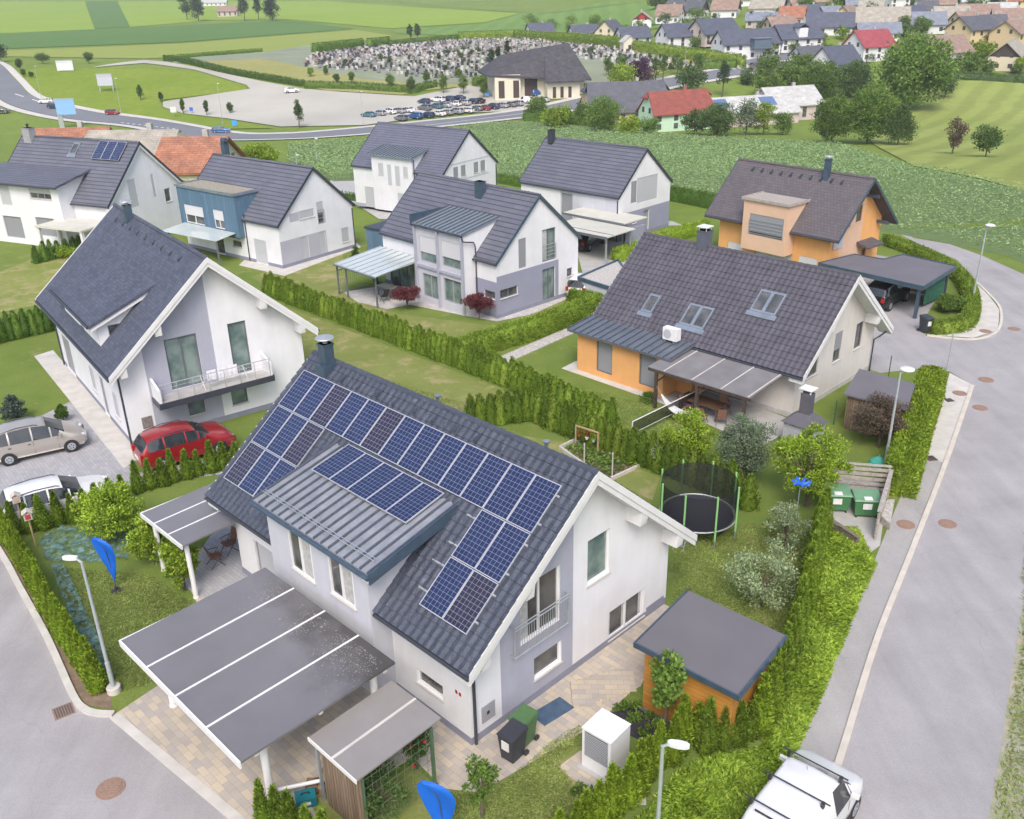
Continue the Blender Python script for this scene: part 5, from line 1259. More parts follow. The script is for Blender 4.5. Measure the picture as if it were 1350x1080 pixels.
def thuja_row(pts, n, h, label, group, protos=None, jit=.05, w=1.0, hv=.14):
    P = [Vector((p[0], p[1])) for p in pts]; seg = [(P[i+1]-P[i]).length for i in range(len(P)-1)]; tot = sum(seg)
    for k in range(n):
        s = tot*k/max(1, n-1); i = 0
        while i < len(seg)-1 and s > seg[i]: s -= seg[i]; i += 1
        p = P[i].lerp(P[i+1], s/seg[i]); hh = h*random.uniform(1-hv, 1+hv)/1.9
        inst(random.choice(protos or TH), 'thuja', (p.x+random.uniform(-jit, jit), p.y+random.uniform(-jit, jit), 0), random.random()*6, (w*random.uniform(.88, 1.12),)*2+(hh,), label, 'thuja', group)
def hedge(pts, h, wd, label, mat_=None, dens=150, peaks=0.0, ls=1.0, group=None, cat='hedge', seed=1, name='hedge', rnd=.25):
    """continuous hedge with real leaves over a solid core; peaks>0 gives separate pointed tips"""
    rng = np.random.default_rng(seed); P = np.array([(p[0], p[1]) for p in pts], float)
    seg = np.linalg.norm(np.diff(P, axis=0), axis=1); cum = np.concatenate([[0], np.cumsum(seg)]); tot = cum[-1]
    o0 = P[0]; z0 = float(T(o0[0], o0[1]))
    per = 2*h+wd; n = int(tot*per*dens)
    s = rng.random(n)*tot; q = rng.random(n)*per; i = np.clip(np.searchsorted(cum, s)-1, 0, len(seg)-1)
    t = (s-cum[i])/seg[i]; base = P[i]+(P[i+1]-P[i])*t[:, None]; d = (P[i+1]-P[i])/seg[i][:, None]; nr = np.stack([-d[:, 1], d[:, 0]], 1)
    sp = .5; ph = s/sp*2*math.pi; pk = (.5+.5*np.cos(ph+np.sin(np.floor(s/sp)*7)*.6))
    idx = np.floor(s/sp+.5); hv = np.sin(idx*12.9)*43.7; hv = (hv-np.floor(hv)-.5)
    H = h*(1+(.10 if peaks else .02)*hv)
    side = q < h; side2 = (q >= h) & (q < 2*h); top = q >= 2*h
    z = np.where(side, q, np.where(side2, q-h, h))/h
    w_ = wd/2*(1-rnd*z**3)
    if peaks: w_ = wd/2*(1-.75*z**2.2)*(.78+.3*pk)
    off = np.where(side, w_, np.where(side2, -w_, (q-2*h-wd/2)*(1-rnd)))
    zz = z*H
    if peaks:
        zz = np.where(top, H*(1-peaks*(1-pk))-abs(off)*.6, zz*(1-peaks*(1-pk)*z)); off = np.where(top, off*.6, off)
    off = off+rng.normal(0, .035, n); zz = zz+rng.normal(0, .03, n)
    ke = min(n//3, int(wd*h*dens)+8); s_end = np.zeros(n, bool); s_end[:ke*2] = True
    base[:ke] = P[0]; base[ke:2*ke] = P[-1]; off[:2*ke] *= rng.uniform(-1, 1, 2*ke); nr[:ke] = nr[:ke]*0+np.array([-(P[1]-P[0])[1], (P[1]-P[0])[0]])/seg[0]; nr[ke:2*ke] = nr[ke:2*ke]*0+np.array([-(P[-1]-P[-2])[1], (P[-1]-P[-2])[0]])/seg[-1]
    X = base+nr*off[:, None]; zt = T(X[:, 0], X[:, 1])-z0
    C = np.stack([X[:, 0]-o0[0], X[:, 1]-o0[1], zz+zt], 1)
    sg = np.sign(off)[:, None]*nr; up = .9 if peaks else .55
    D = np.concatenate([sg*np.where(top, .25, .6)[:, None], np.where(top, 1., up)[:, None]], 1)+rng.normal(0, .35, (n, 3))
    v, f = leaf_quads(C, D, rng.uniform(.09, .19, n)*ls, rng.uniform(.05, .09, n)*ls, rng)
    # core
    m = max(2, int(tot/.25)+1) if peaks else max(2, int(tot/1.0)+1); ss = np.linspace(.12, tot-.12, m); cv = []; cf = []
    for a in ss:
        j = min(max(np.searchsorted(cum, a)-1, 0), len(seg)-1); b_ = P[j]+(P[j+1]-P[j])*(a-cum[j])/seg[j]; dd = (P[j+1]-P[j])/seg[j]; nn = np.array([-dd[1], dd[0]])
        k = (.5+.5*math.cos(a/sp*2*math.pi)) if peaks else 1; hh = h*(.93-peaks*(1-k)*.9 if peaks else .95); zt_ = float(T(*b_))-z0
        wb = wd/2*.86; wt = wd/2*(.25 if peaks else .86*(1-rnd))
        for oo, z_ in ((wb, -.05), (wb, hh*.6), (wt, hh), (-wt, hh), (-wb, hh*.6), (-wb, -.05)): p_ = b_+nn*oo-o0; cv.append((p_[0], p_[1], z_+zt_))
    for a in range(m-1):
        for k in range(5): i0 = a*6+k; cf.append((i0, i0+6, i0+7, i0+1))
    e = (m-1)*6; cf += [(0, 1, 2, 3), (0, 3, 4, 5), (e+3, e+2, e+1, e), (e+5, e+4, e+3, e)]
    V, F = join([(v, f), (np.array(cv), np.array(cf))])
    o = npmesh(name, V, F, mat_ or THUJA_L, loc=(o0[0], o0[1], z0)); return tag(o, label, cat, group)
def tree_arrays(h, r, base, nclump, per, leaf, shape='round', seed=0, spread=.28, drop=0):
    rng = np.random.default_rng(seed); ch = (h-base)
    C = []; k = 0
    while len(C) < nclump:
        p = rng.normal(size=3); p /= np.linalg.norm(p); rad = rng.uniform(.35, 1)**.5
        if rng.random() < .30: rad *= .6
        p = p*rad; t = (p[2]+1)/2
        if shape == 'cone': w = (1-t)*1.25+.08
        elif shape == 'column': w = .95
        elif shape == 'vase': w = .55+.6*t
        elif shape == 'umbrella': w = 1.0; t = .45+.55*t
        else: w = 1
        C.append((p[0]*r*w, p[1]*r*w, base+t*ch))
    C = np.array(C); sz = r*spread*rng.uniform(.6, 1.25, nclump)
    n = nclump*per; ci = np.repeat(np.arange(nclump), per)
    g = rng.normal(size=(n, 3)); g = g/np.linalg.norm(g, axis=1, keepdims=True)*rng.random((n, 1))**.45
    P = C[ci]+g*sz[ci][:, None]*np.array([1, 1, .7]); P[:, 2] = np.maximum(P[:, 2], base*.8)
    D = g+np.array([0, 0, .25-drop])+rng.normal(0, .5, (n, 3))
    v, f = leaf_quads(P, D, leaf*rng.uniform(.7, 1.4, n), leaf*.62*rng.uniform(.7, 1.3, n), rng)
    return v, f, C
def tree(name, label, cat, loc, h, r, base=None, m=None, shape='round', nclump=70, per=60, leaf=.16, seed=0, spread=.28, group=None, trunk_r=None, limbs=9, lean=(0, 0)):
    base = h*.25 if base is None else base
    t = thing(name, label, cat, loc, random.random()*0, group)
    v, f, C = tree_arrays(h, r, base, nclump, int(per*(1.9 if leaf < .2 else 1.3)), leaf*(.78 if leaf < .2 else .95), shape, seed, spread)
    npmesh('crown', v, f, m or LEAF_G, t)
    b = MB(); tr = trunk_r or max(.04, h*.022); rr = random.Random(seed)
    b.tube([(0, 0, -.1), (.03*h*lean[0], 0, base*.6), (.02*h, .01*h, base+.25*(h-base)), (.01*h, 0, base+.6*(h-base))], [tr*1.25, tr, tr*.75, tr*.3], 7)
    for k in range(min(limbs, len(C))):
        c = C[rr.randrange(len(C))]; z = base*.75+rr.random()*(h-base)*.3
        b.tube([(.01*h, 0, z), (c[0]*.5, c[1]*.5, (z+c[2])/2+.05*h), tuple(c)], [tr*.5, tr*.3, tr*.12], 5, cap=False)
    b.build('trunk', BARK, t); return t
def put_tree(px, py, label, hpx, wpx, m=None, name='tree', cat='tree', **k):
    """tree whose foot is at the photo pixel; height and width given in photo pixels"""
    p = G(px, py); s = px_size(p); return tree(name, label, cat, p, hpx*s*1.03, wpx*s/2, m=m, **k)
def cone_hedge(pts, h, label, m=None, seed=1, sp=.46, group=None):
    rng = np.random.default_rng(seed); P = np.array([(p[0], p[1]) for p in pts], float); seg = np.linalg.norm(np.diff(P, axis=0), axis=1); cum = np.concatenate([[0], np.cumsum(seg)]); tot = cum[-1]; n = int(tot/sp)+1
    vs = [thuja_arrays(h=h, r=.40, n=620, rng=np.random.default_rng(seed*10+k), prof=lambda t: np.minimum(1, (1-t)**.62*1.18)) for k in range(4)]; parts = []
    for k in range(n):
        s = tot*k/max(1, n-1); i = min(max(np.searchsorted(cum, s)-1, 0), len(seg)-1); c = P[i]+(P[i+1]-P[i])*(s-cum[i])/seg[i]+rng.normal(0, .04, 2); v, f = vs[rng.integers(4)]; a = rng.random()*6.28; q = v.copy(); ca, sa = math.cos(a), math.sin(a)
        q[:, 0], q[:, 1] = v[:, 0]*ca-v[:, 1]*sa, v[:, 0]*sa+v[:, 1]*ca; q[:, 2] *= rng.uniform(.88, 1.1); q[:, :2] *= rng.uniform(.9, 1.15); q[:, 0] += c[0]-P[0][0]; q[:, 1] += c[1]-P[0][1]; parts.append((q, f))
    V, F = join(parts); z0 = float(T(*P[0])); return tag(npmesh('hedge', V, F, m or THUJA_L, loc=(P[0][0], P[0][1], z0)), label, 'hedge', group)
# ---- near greenery ------------------------------------------------
thuja_row(gp([(10, 712), (48, 775), (85, 845), (130, 912)]), 20, 1.75, 'young thuja in the closely planted row along the left kerb', 'thujas along the left kerb', THY, w=1.0)
thuja_row(gp([(22, 705), (95, 690), (165, 665)]), 9, 1.55, 'thuja in the hedge row in front of the white estate car', 'thujas behind the white car')
thuja_row(gp([(182, 650), (240, 632), (312, 615)]), 9, 1.45, 'thuja in the hedge row in front of the red car', 'thujas in front of the red car')
thuja_row(gp([(350, 1100), (395, 1115), (450, 1140)]), 6, 1.7, 'thuja at the bottom edge below the lean-to store', 'thujas at the bottom edge')
thuja_row(gp([(742, 1120), (800, 1080), (845, 1035), (885, 1000), (915, 975)]), 15, 1.6, 'thuja in the row beside the white heat pump', 'thujas below the wooden shed', THY, .12)
thuja_row(gp([(925, 988), (955, 985), (990, 975)]), 6, 1.55, 'thuja in front of the wooden shed wall', 'thujas below the wooden shed', TH, .12)
thuja_row(gp([(1000, 965), (1025, 915), (1045, 860), (1060, 800), (1072, 740), (1082, 700)]), 23, 2.15, 'thuja in the row between the wooden shed and the bin yard', 'thujas along the road bank', TH+TH+THY, .06, w=1.1)
cone_hedge(gp([(352, 387), (470, 432), (600, 482), (722, 530)]), 1.65, 'long thuja hedge between the dry lawn and the garden of the grey bay house', seed=3)
cone_hedge(gp([(622, 562), (700, 552), (790, 592), (880, 624), (985, 668)]), 1.7, 'thuja hedge behind the vegetable bed and trampoline', seed=4)
cone_hedge(gp([(722, 532), (780, 552), (805, 565)]), 1.55, 'short thuja hedge end piece behind the long hedges', seed=5)
hedge(gp([(600, 476), (700, 446), (790, 412)]), 1.25, .95, 'clipped hedge running right toward the drive, in front of the grey gable', dens=220, seed=6)
hedge(gp([(750, 395), (790, 403)]), .9, .7, 'low clipped hedge stub at the corner of the grey gable house', dens=200, seed=16)
hedge(gp([(1224, 520), (1205, 575), (1182, 655)]), 1.5, 1.35, 'tall clipped yellow-green hedge between pavement and lawn beside the lamp', THUJA_Y, dens=330, seed=7)
hedge(smooth_line(gp([(1166, 322), (1215, 340), (1262, 368), (1279, 400), (1272, 432), (1226, 440)]), 5), .75, .9, 'low clipped hedge curving round the corner garden of the orange house', THUJA_L, dens=190, seed=8)
cone_hedge(gp([(-60, 464), (0, 452), (75, 434)]), 1.8, 'thuja hedge at the left edge beyond the lawn', HEDGE_D, seed=9)
cone_hedge(gp([(50, 347), (108, 332)]), 1.5, 'short thuja hedge before the garage doors of the leftmost house', HEDGE_D, seed=10, sp=.6)
cone_hedge(gp([(186, 302), (234, 294)]), 1.6, 'thuja hedge between the leftmost house and the blue bay', THUJA_L, seed=11, sp=.6)
hedge(gp([(875, 262), (945, 276)]), 1.5, 1.2, 'clipped hedge behind the corner of the plain roofed house', HEDGE_D, dens=90, peaks=.1, seed=12)
hedge(gp([(650, 240), (690, 247)]), 1.1, .8, 'dark low hedge between the two rear white houses', HEDGE_D, dens=90, peaks=.2, seed=13)
hedge(gp([(440, 262), (472, 266)]), .9, .6, 'small row hedge by the rear garage', HEDGE_D, dens=90, peaks=.3, seed=14)
hedge(gp([(812, 345), (870, 322), (930, 305)]), .9, 1.1, 'loose low shrub border behind the skylight roof', LEAF_BR, dens=110, seed=15)
# trees and shrubs in the gardens
def nt_(px, py, label, h, r, m, **k):
    p = G(px, py); return tree(k.pop('name', 'tree'), label, k.pop('cat', 'tree'), p, h, r, m=m, **k)
nt_(905, 615, 'bright yellow-green small tree behind the trampoline', 2.7, 1.15, LEAF_BR, nclump=60, per=70, leaf=.13, seed=21, base=.5)
nt_(975, 640, 'silvery green upright tree between trampoline and stone fireplace', 3.4, 1.35, LEAF_SV, nclump=90, per=80, leaf=.11, seed=22, base=.3, shape='vase')
nt_(1063, 668, 'loose bright green tree in front of the stone fireplace', 3.6, 1.5, LEAF_BR, nclump=80, per=60, leaf=.15, seed=23, base=.9, spread=.22)
nt_(1158, 590, 'bronze brown leaved tree on the small lawn beside the street lamp', 2.6, 1.35, LEAF_BRN, nclump=80, per=70, leaf=.10, seed=24, base=.7)
nt_(537, 408, 'round maroon maple left of the glazed bay', 1.5, 1.0, LEAF_RD, nclump=50, per=60, leaf=.12, seed=25, base=.25, shape='umbrella')
nt_(632, 422, 'round maroon maple at the corner of the grey gable', 1.6, 1.0, LEAF_RD, nclump=50, per=60, leaf=.12, seed=26, base=.35, shape='umbrella')
nt_(150, 712, 'bright green apple tree behind the blue teardrop flag', 2.5, 1.25, LEAF_BR, nclump=70, per=60, leaf=.13, seed=27, base=.5)
nt_(205, 745, 'leafy green espalier tree against the terrace canopy edge', 2.1, .8, LEAF_BR, nclump=45, per=55, leaf=.14, seed=28, base=.4)
nt_(245, 778, 'leafy green espalier tree at the terrace canopy corner post', 2.1, .65, LEAF_BR, nclump=40, per=55, leaf=.14, seed=29, base=.4)
nt_(22, 556, 'small blue-green spruce beside the silver car', 1.6, .7, BLSPR, nclump=50, per=50, leaf=.12, seed=30, base=.1, shape='cone')
nt_(84, 556, 'low dark green cypress bush beside the silver car bonnet', 1.0, .42, HEDGE_D, nclump=25, per=50, leaf=.10, seed=31, base=.05, shape='cone', name='shrub', cat='shrub')
nt_(636, 1078, 'slender young tree with sparse leaves below the wheelie bins', 2.1, .45, LEAF_G, nclump=26, per=30, leaf=.12, seed=32, base=.7)
nt_(876, 966, 'young fruit tree with drooping leaves in front of the wooden shed', 2.75, .62, LEAF_G, nclump=24, per=34, leaf=.19, seed=33, base=1.0, shape='vase')
nt_(1003, 800, 'sparse pale apple tree on the lawn beyond the wooden shed', 2.5, 1.25, LEAF_PALE, nclump=60, per=42, leaf=.11, seed=34, base=.2, spread=.24)
nt_(1032, 728, 'sparse pale young fruit tree near the end of the thuja row', 2.3, .95, LEAF_PALE, nclump=44, per=36, leaf=.11, seed=35, base=.3, spread=.22)
nt_(866, 620, 'slim pale sapling against the hedge beside the trampoline', 1.5, .3, LEAF_PALE, nclump=14, per=24, leaf=.10, seed=36, base=.4)
nt_(500, 1075, 'climbing rose with dark red blooms on the lean-to lattice', 2.0, .8, LEAF_DK, nclump=40, per=45, leaf=.11, seed=37, base=.1, name='climbing_rose', cat='rose')
nt_(550, 1015, 'climbing rose beside the green lattice post', 1.9, .5, LEAF_DK, nclump=26, per=40, leaf=.10, seed=38, base=.2, name='climbing_rose', cat='rose')
nt_(1250, 410, 'rounded ornamental grass mound in the corner garden', .9, 1.0, LEAF_G, nclump=50, per=60, leaf=.14, seed=39, base=.02, shape='umbrella', name='shrub', cat='shrub')
nt_(855, 530, 'small clipped bush before the orange annex', .6, .5, LEAF_G, nclump=24, per=40, leaf=.10, seed=40, base=.05, name='shrub', cat='shrub')
nt_(770, 1052, 'low leafy plant on the lawn under the young tree', .4, .3, LEAF_G, nclump=10, per=24, leaf=.10, seed=41, base=.03, name='shrub', cat='shrub')
nt_(90, 340, 'pale green loose shrub beside the navy roof edge', 1.1, .8, LEAF_BR, nclump=30, per=40, leaf=.12, seed=42, base=.1, name='shrub', cat='shrub')
nt_(340, 222, 'large bright bushy tree behind the tubular chimney cowl', 3.8, 3.2, LEAF_BR, nclump=110, per=55, leaf=.26, seed=43, base=.3)
nt_(234, 262, 'bright bush between the leftmost house and the orange tiled roof', 2.2, 1.4, LEAF_BR, nclump=50, per=50, leaf=.2, seed=44, base=.2, name='shrub', cat='shrub')
nt_(470, 345, 'small conifer at the wall corner of the blue bay house', 1.3, .5, HEDGE_D, nclump=24, per=40, leaf=.12, seed=45, base=.1, shape='cone')
# roses blooms
for px, py, z in ((478, 1000, 1.6), (500, 1005, 1.4), (541, 985, 1.7), (560, 978, 1.8), (545, 1010, 1.2), (570, 1000, 1.0), (515, 1040, .9), (492, 1025, .8)):
    p = at_z(px, py, z); b = MB(); b.lathe((0, 0, 0), [(.02, -.03), (.06, 0), (.045, .04), (.01, .05)], 8)
    o = b.build('rose_bloom', mat('rose_red', (.30, .015, .02), .6), None, loc=p); tag(o, 'dark red rose bloom on the climbing rose by the lattice', 'rose', 'rose blooms on the lattice')
# leafy ground cover on the bank
def cover(poly, n, m, label, name='ground_cover', ln=(.10, .20), wd=(.04, .075), hgt=.27, seed=5):
    rng = np.random.default_rng(seed); P = np.array([(p[0], p[1]) for p in poly]); lo, hi = P.min(0), P.max(0)
    X = rng.random((int(n*3), 2))*(hi-lo)+lo; ins = np.zeros(len(X), bool)
    for i in range(len(P)):
        a, b = P[i], P[(i+1) % len(P)]; c = ((a[1] > X[:, 1]) != (b[1] > X[:, 1])) & (X[:, 0] < (b[0]-a[0])*(X[:, 1]-a[1])/(b[1]-a[1]+1e-12)+a[0]); ins ^= c
    X = X[ins][:n]; k = len(X)
    # distance to edge -> mound height
    dmin = np.full(k, 9.)
    for i in range(len(P)):
        a, b = P[i], P[(i+1) % len(P)]; ab = b-a; t = np.clip(((X-a)@ab)/(ab@ab+1e-12), 0, 1); dmin = np.minimum(dmin, np.linalg.norm(X-a-ab*t[:, None], axis=1))
    Z = hgt*np.minimum(1, dmin/.45)**.6*(.8+.25*np.sin(X[:, 0]*3.1)*np.cos(X[:, 1]*2.7)+rng.normal(0, .08, k))
    C = np.stack([X[:, 0], X[:, 1], T(X[:, 0], X[:, 1])+Z*rng.uniform(.55, 1, k)], 1)
    an = np.sin(X[:, 0]*1.7+X[:, 1]*.9)*1.5+rng.normal(0, .9, k)
    D = np.stack([np.cos(an), np.sin(an), rng.uniform(-.25, .75, k)], 1)
    v, f = leaf_quads(C, D, rng.uniform(*ln, k), rng.uniform(*wd, k), rng)
    return tag(npmesh(name, v, f, m), label, 'ground cover', kind='stuff')
bank = gp([(1084, 700), (1130, 697), (1153, 745), (1120, 822), (1081, 920), (1052, 985), (1025, 1060), (1000, 1150), (780, 1150), (845, 1076), (892, 1020), (935, 1000), (1002, 985), (1032, 925), (1054, 860), (1072, 790)])
drape('bank_soil', bank, mat('green_soil', (.09, .15, .02), .95, .3, 3), .02)
cover(bank, 90000, COVER_L, 'bright yellow-green leafy ground cover on the bank beside the right pavement')

# short grass blades on the near lawns
BLADE = leafmat('grass_blade', (.14, .21, .045), (.22, .29, .07), (.36, .37, .15), rough=.8)
def blades(poly, n, label, seed):
    cover(poly, n, BLADE, label, 'grass', (.06, .12), (.018, .035), .045, seed)
blades(gp([(885, 700), (1010, 690), (1070, 715), (1050, 850), (1020, 925), (1005, 835), (940, 792), (885, 830)]), 26000, 'short lawn grass beyond the wooden shed', 31)
blades(gp([(70, 745), (200, 760), (250, 790), (300, 850), (210, 900), (160, 915), (100, 820)]), 22000, 'short lawn grass around the left blue flag', 32)
blades(gp([(590, 1045), (640, 1050), (725, 980), (762, 955), (775, 975), (735, 1005), (770, 1060), (740, 1110), (590, 1110)]), 16000, 'short lawn grass below the wheelie bins', 33)
blades(gp([(410, 470), (640, 540), (720, 545), (690, 560), (600, 560), (560, 540)]), 12000, 'short dry grass behind the solar roof', 34)
cover(gp([(1350, 700), (1420, 720), (1400, 1120), (1300, 1120), (1312, 1060), (1322, 992), (1345, 841)]), 9000, BLADE, 'weedy grass on the gravel verge at the right edge', 'grass', (.10, .22), (.02, .05), .10, 36)
blades(gp([(720, 500), (900, 545), (900, 600), (800, 575), (720, 530)]), 10000, 'short grass before the orange annex', 35)
# ================================================================ vehicles
def paint(name, col, metal=.3):
    if name in MATS: return MATS[name]
    m, n, l, b = nodes(name); b.inputs['Base Color'].default_value = (*col, 1); b.inputs['Roughness'].default_value = .32
    b.inputs['Metallic'].default_value = metal; b.inputs['Coat Weight'].default_value = .8; b.inputs['Coat Roughness'].default_value = .04; return m
PSIL = paint('silver_beige_paint', (.40, .37, .34)); PWHI = paint('white_paint', (.70, .70, .71), 0); PRED = paint('red_paint', (.30, .015, .02), .2)
PBLK = paint('black_paint', (.012, .013, .018)); PBLU = paint('blue_paint', (.03, .12, .35)); PDBL = paint('dark_blue_paint', (.03, .05, .12)); PGRY = paint('grey_paint', (.16, .18, .21)); PSLV = paint('silver_paint', (.42, .44, .47)); PTEA = paint('teal_paint', (.06, .2, .26))
LAMPG = mat('lamp_glass', (.6, .62, .65), .1, .05, spec=.8); LAMPR = mat('tail_lamp', (.35, .01, .01), .2, .1); PLATE = mat('plate_white', (.65, .65, .65), .5)
PROF = {
 'mpv': dict(L=4.3, w=.87, top=[(-2.15, .55), (-2.1, .98), (-1.78, 1.50), (-1.3, 1.63), (-.3, 1.68), (.42, 1.60), (1.28, 1.10), (1.85, .90), (2.1, .62), (2.15, .45)], belt=1.0, rw=(-2.08, -1.75), ws=(.48, 1.22), sw=(-1.85, 1.0), pil=(-1.2, -.2, .62), wh=(-1.36, 1.38), rails=True, r=.31),
 'estate': dict(L=4.5, w=.87, top=[(-2.25, .55), (-2.2, .95), (-1.9, 1.38), (-1.5, 1.47), (-.4, 1.50), (.2, 1.43), (1.0, 1.03), (1.9, .85), (2.2, .6), (2.25, .45)], belt=.93, rw=(-2.18, -1.88), ws=(.25, .95), sw=(-1.95, .78), pil=(-1.25, -.35, .45), wh=(-1.38, 1.35), rails=True, r=.31),
 'suv': dict(L=4.5, w=.92, top=[(-2.25, .6), (-2.2, 1.02), (-1.85, 1.50), (-1.3, 1.62), (-.3, 1.66), (.35, 1.56), (1.05, 1.17), (1.9, 1.0), (2.18, .75), (2.25, .5)], belt=1.08, rw=(-2.15, -1.83), ws=(.4, 1.0), sw=(-1.85, .82), pil=(-1.1, -.1, .5), wh=(-1.35, 1.35), rails=True, r=.35),
 'van': dict(L=4.4, w=.93, top=[(-2.2, .6), (-2.18, 1.2), (-2.08, 1.78), (-1.8, 1.86), (0, 1.88), (.55, 1.80), (1.25, 1.25), (1.85, 1.0), (2.12, .8), (2.2, .5)], belt=1.12, rw=(-2.165, -2.1), ws=(.6, 1.2), sw=(.1, 1.05), pil=(.98,), wh=(-1.35, 1.4), rails=False, r=.33),
 'hatch': dict(L=4.0, w=.84, top=[(-2.0, .55), (-1.95, .95), (-1.6, 1.38), (-1.1, 1.47), (-.2, 1.48), (.3, 1.40), (1.0, 1.02), (1.7, .86), (1.95, .6), (2.0, .45)], belt=.93, rw=(-1.93, -1.58), ws=(.35, .95), sw=(-1.6, .8), pil=(-.95, -.1, .5), wh=(-1.22, 1.25), rails=False, r=.30),
 'sedan': dict(L=4.6, w=.88, top=[(-2.3, .6), (-2.25, .98), (-1.75, 1.04), (-1.05, 1.38), (-.4, 1.44), (.15, 1.40), (.95, 1.02), (1.95, .85), (2.25, .6), (2.3, .45)], belt=.95, rw=(-1.7, -1.08), ws=(.2, .9), sw=(-1.35, .72), pil=(-1.05, -.3, .4), wh=(-1.38, 1.4), rails=False, r=.32)}
def car(label, cat, prof, pm, loc, rz, name='car', nst=44, group=None, lowd=False):
    p = PROF[prof]; L, w, belt = p['L'], p['w'], p['belt']; t = thing(name, label, cat, loc, rz, group)
    if lowd: nst = 18
    keys = sorted(set([k for k in p['rw']+p['ws']+p['sw']]+[a for q in p['pil'] for a in (q-.035, q+.035)]))
    xs = sorted(set([round(x, 3) for x in np.linspace(-L/2, L/2, nst)]+[round(k, 3) for k in keys]))
    tx, tz = zip(*p['top']); rings = []
    for x in xs:
        zt = float(np.interp(x, tx, tz)); e = abs(x)/(L/2); wx = w*(1-.20*max(0, (e-.72)/.28)**2); tb = float(np.interp(x, [-L/2, -L/2+.2, L/2-.35, L/2], [.9, 1, 1, .75]))
        bz = min(belt*1.0+.04*(-x/L), zt-.03) ; g = max(0, min(1, (zt-bz)/(1.5-belt+1e-6)))
        up = zt-bz > .08
        w4 = wx*(.96-.22*g) if up else wx*.90
        zb = .26 if abs(x) < L/2-.1 else .36
        rings.append([(wx*.90, zb), (wx*.99, .46), (wx*1.0, .68), (wx*.965, bz), (w4*1.0, zt-.035), (w4*.86, zt), (0, zt+.03*g)])
    body, glass = MB(), MB()
    def isin(a, b, rg): return a >= rg[0]-1e-3 and b <= rg[1]+1e-3
    for i in range(len(xs)-1):
        A, B = rings[i], rings[i+1]; xa, xb = xs[i], xs[i+1]
        for s in (1, -1):
            for k in range(6):
                q = [(xa, s*A[k][0], A[k][1]), (xb, s*B[k][0], B[k][1]), (xb, s*B[k+1][0], B[k+1][1]), (xa, s*A[k+1][0], A[k+1][1])]
                if s > 0: q.reverse()
                tgt = body
                if k == 3 and isin(xa, xb, p['sw']) and A[4][1]-A[3][1] > .10 and B[4][1]-B[3][1] > .10 and not any(isin(xa, xb, (c-.036, c+.036)) for c in p['pil']): tgt = glass
                if k in (4, 5) and (isin(xa, xb, p['ws']) or isin(xa, xb, p['rw'])): tgt = glass
                tgt.face(q)
        body.face([(xa, -A[0][0], A[0][1]), (xb, -B[0][0], B[0][1]), (xb, B[0][0], B[0][1]), (xa, A[0][0], A[0][1])])
    for rg, xx, sgn in ((rings[0], xs[0], -1), (rings[-1], xs[-1], 1)):
        q = [(xx, a, z) for a, z in rg]+[(xx, -a, z) for a, z in reversed(rg[:-1])]
        body.face(q if sgn > 0 else q[::-1])
    bo = body.build('body', pm, t, smooth=True); gl = glass.build('window', GLASSB, t, smooth=True)
    for o in (bo,):
        md = o.modifiers.new('weld', 'WELD'); md.merge_threshold = .002
    # wheel arches and wheels
    r = p['r']
    for x in p['wh']:
        for s in (1, -1):
            b = MB(); b.tube([(x, s*(w-.22), r), (x, s*(w+.005), r)], r*1.13, 20); b.build('wheel_arch', BLACK, bo)
            b = MB(); b.tube([(x, s*(w-.18), r), (x, s*(w-.0), r), (x, s*(w+.018), r)], [r, r, r*.93], 22); wo = b.build('wheel', RUBBER, t)
            b = MB(); b.tube([(x, s*(w+.01), r), (x, s*(w+.026), r)], [r*.64, r*.60], 18)
            b.build('rim', GALV, wo)
            if not lowd:
                b = MB()
                for k in range(5):
                    a = 2*math.pi*k/5+.3; b.tube([(x+r*.32*math.cos(a), s*(w+.02), r+r*.32*math.sin(a)), (x+r*.32*math.cos(a), s*(w+.029), r+r*.32*math.sin(a))], r*.10, 6)
                b.build('rim_opening', BLACK, wo)
    h2 = L/2
    for s in (1, -1):
        b = MB(); b.hexa([(h2-.30, s*w*.56, .66), (h2-.02, s*w*.50, .62), (h2-.30, s*w*.93, .66), (h2-.42, s*w*.94, .68), (h2-.34, s*w*.56, .80), (h2-.07, s*w*.50, .72), (h2-.32, s*w*.90, .80), (h2-.46, s*w*.93, .84)]) if False else b.tube([(h2-.42, s*w*.80, .76), (h2-.10, s*w*.66, .70)], [.09, .075], 8)
        b.build('headlight', LAMPG, t)
        b = MB(); zt_ = .95 if prof != 'van' else 1.1; b.box(-h2-.01, -h2+.12, s*w*.62 if s > 0 else -w*.86, s*w*.86 if s > 0 else -w*.62, zt_-.22, zt_+.05); b.build('tail_light', LAMPR, t)
        if not lowd:
            b = MB(); mx = p['ws'][1]-.22; b.hexa([(mx-.06, s*(w*.96), belt), (mx+.08, s*(w*.96), belt), (mx+.05, s*(w+.17), belt+.02), (mx-.04, s*(w+.17), belt+.02), (mx-.06, s*(w*.96), belt+.12), (mx+.06, s*(w*.96), belt+.12), (mx+.03, s*(w+.17), belt+.14), (mx-.04, s*(w+.17), belt+.14)]); b.build('wing_mirror', pm, t)
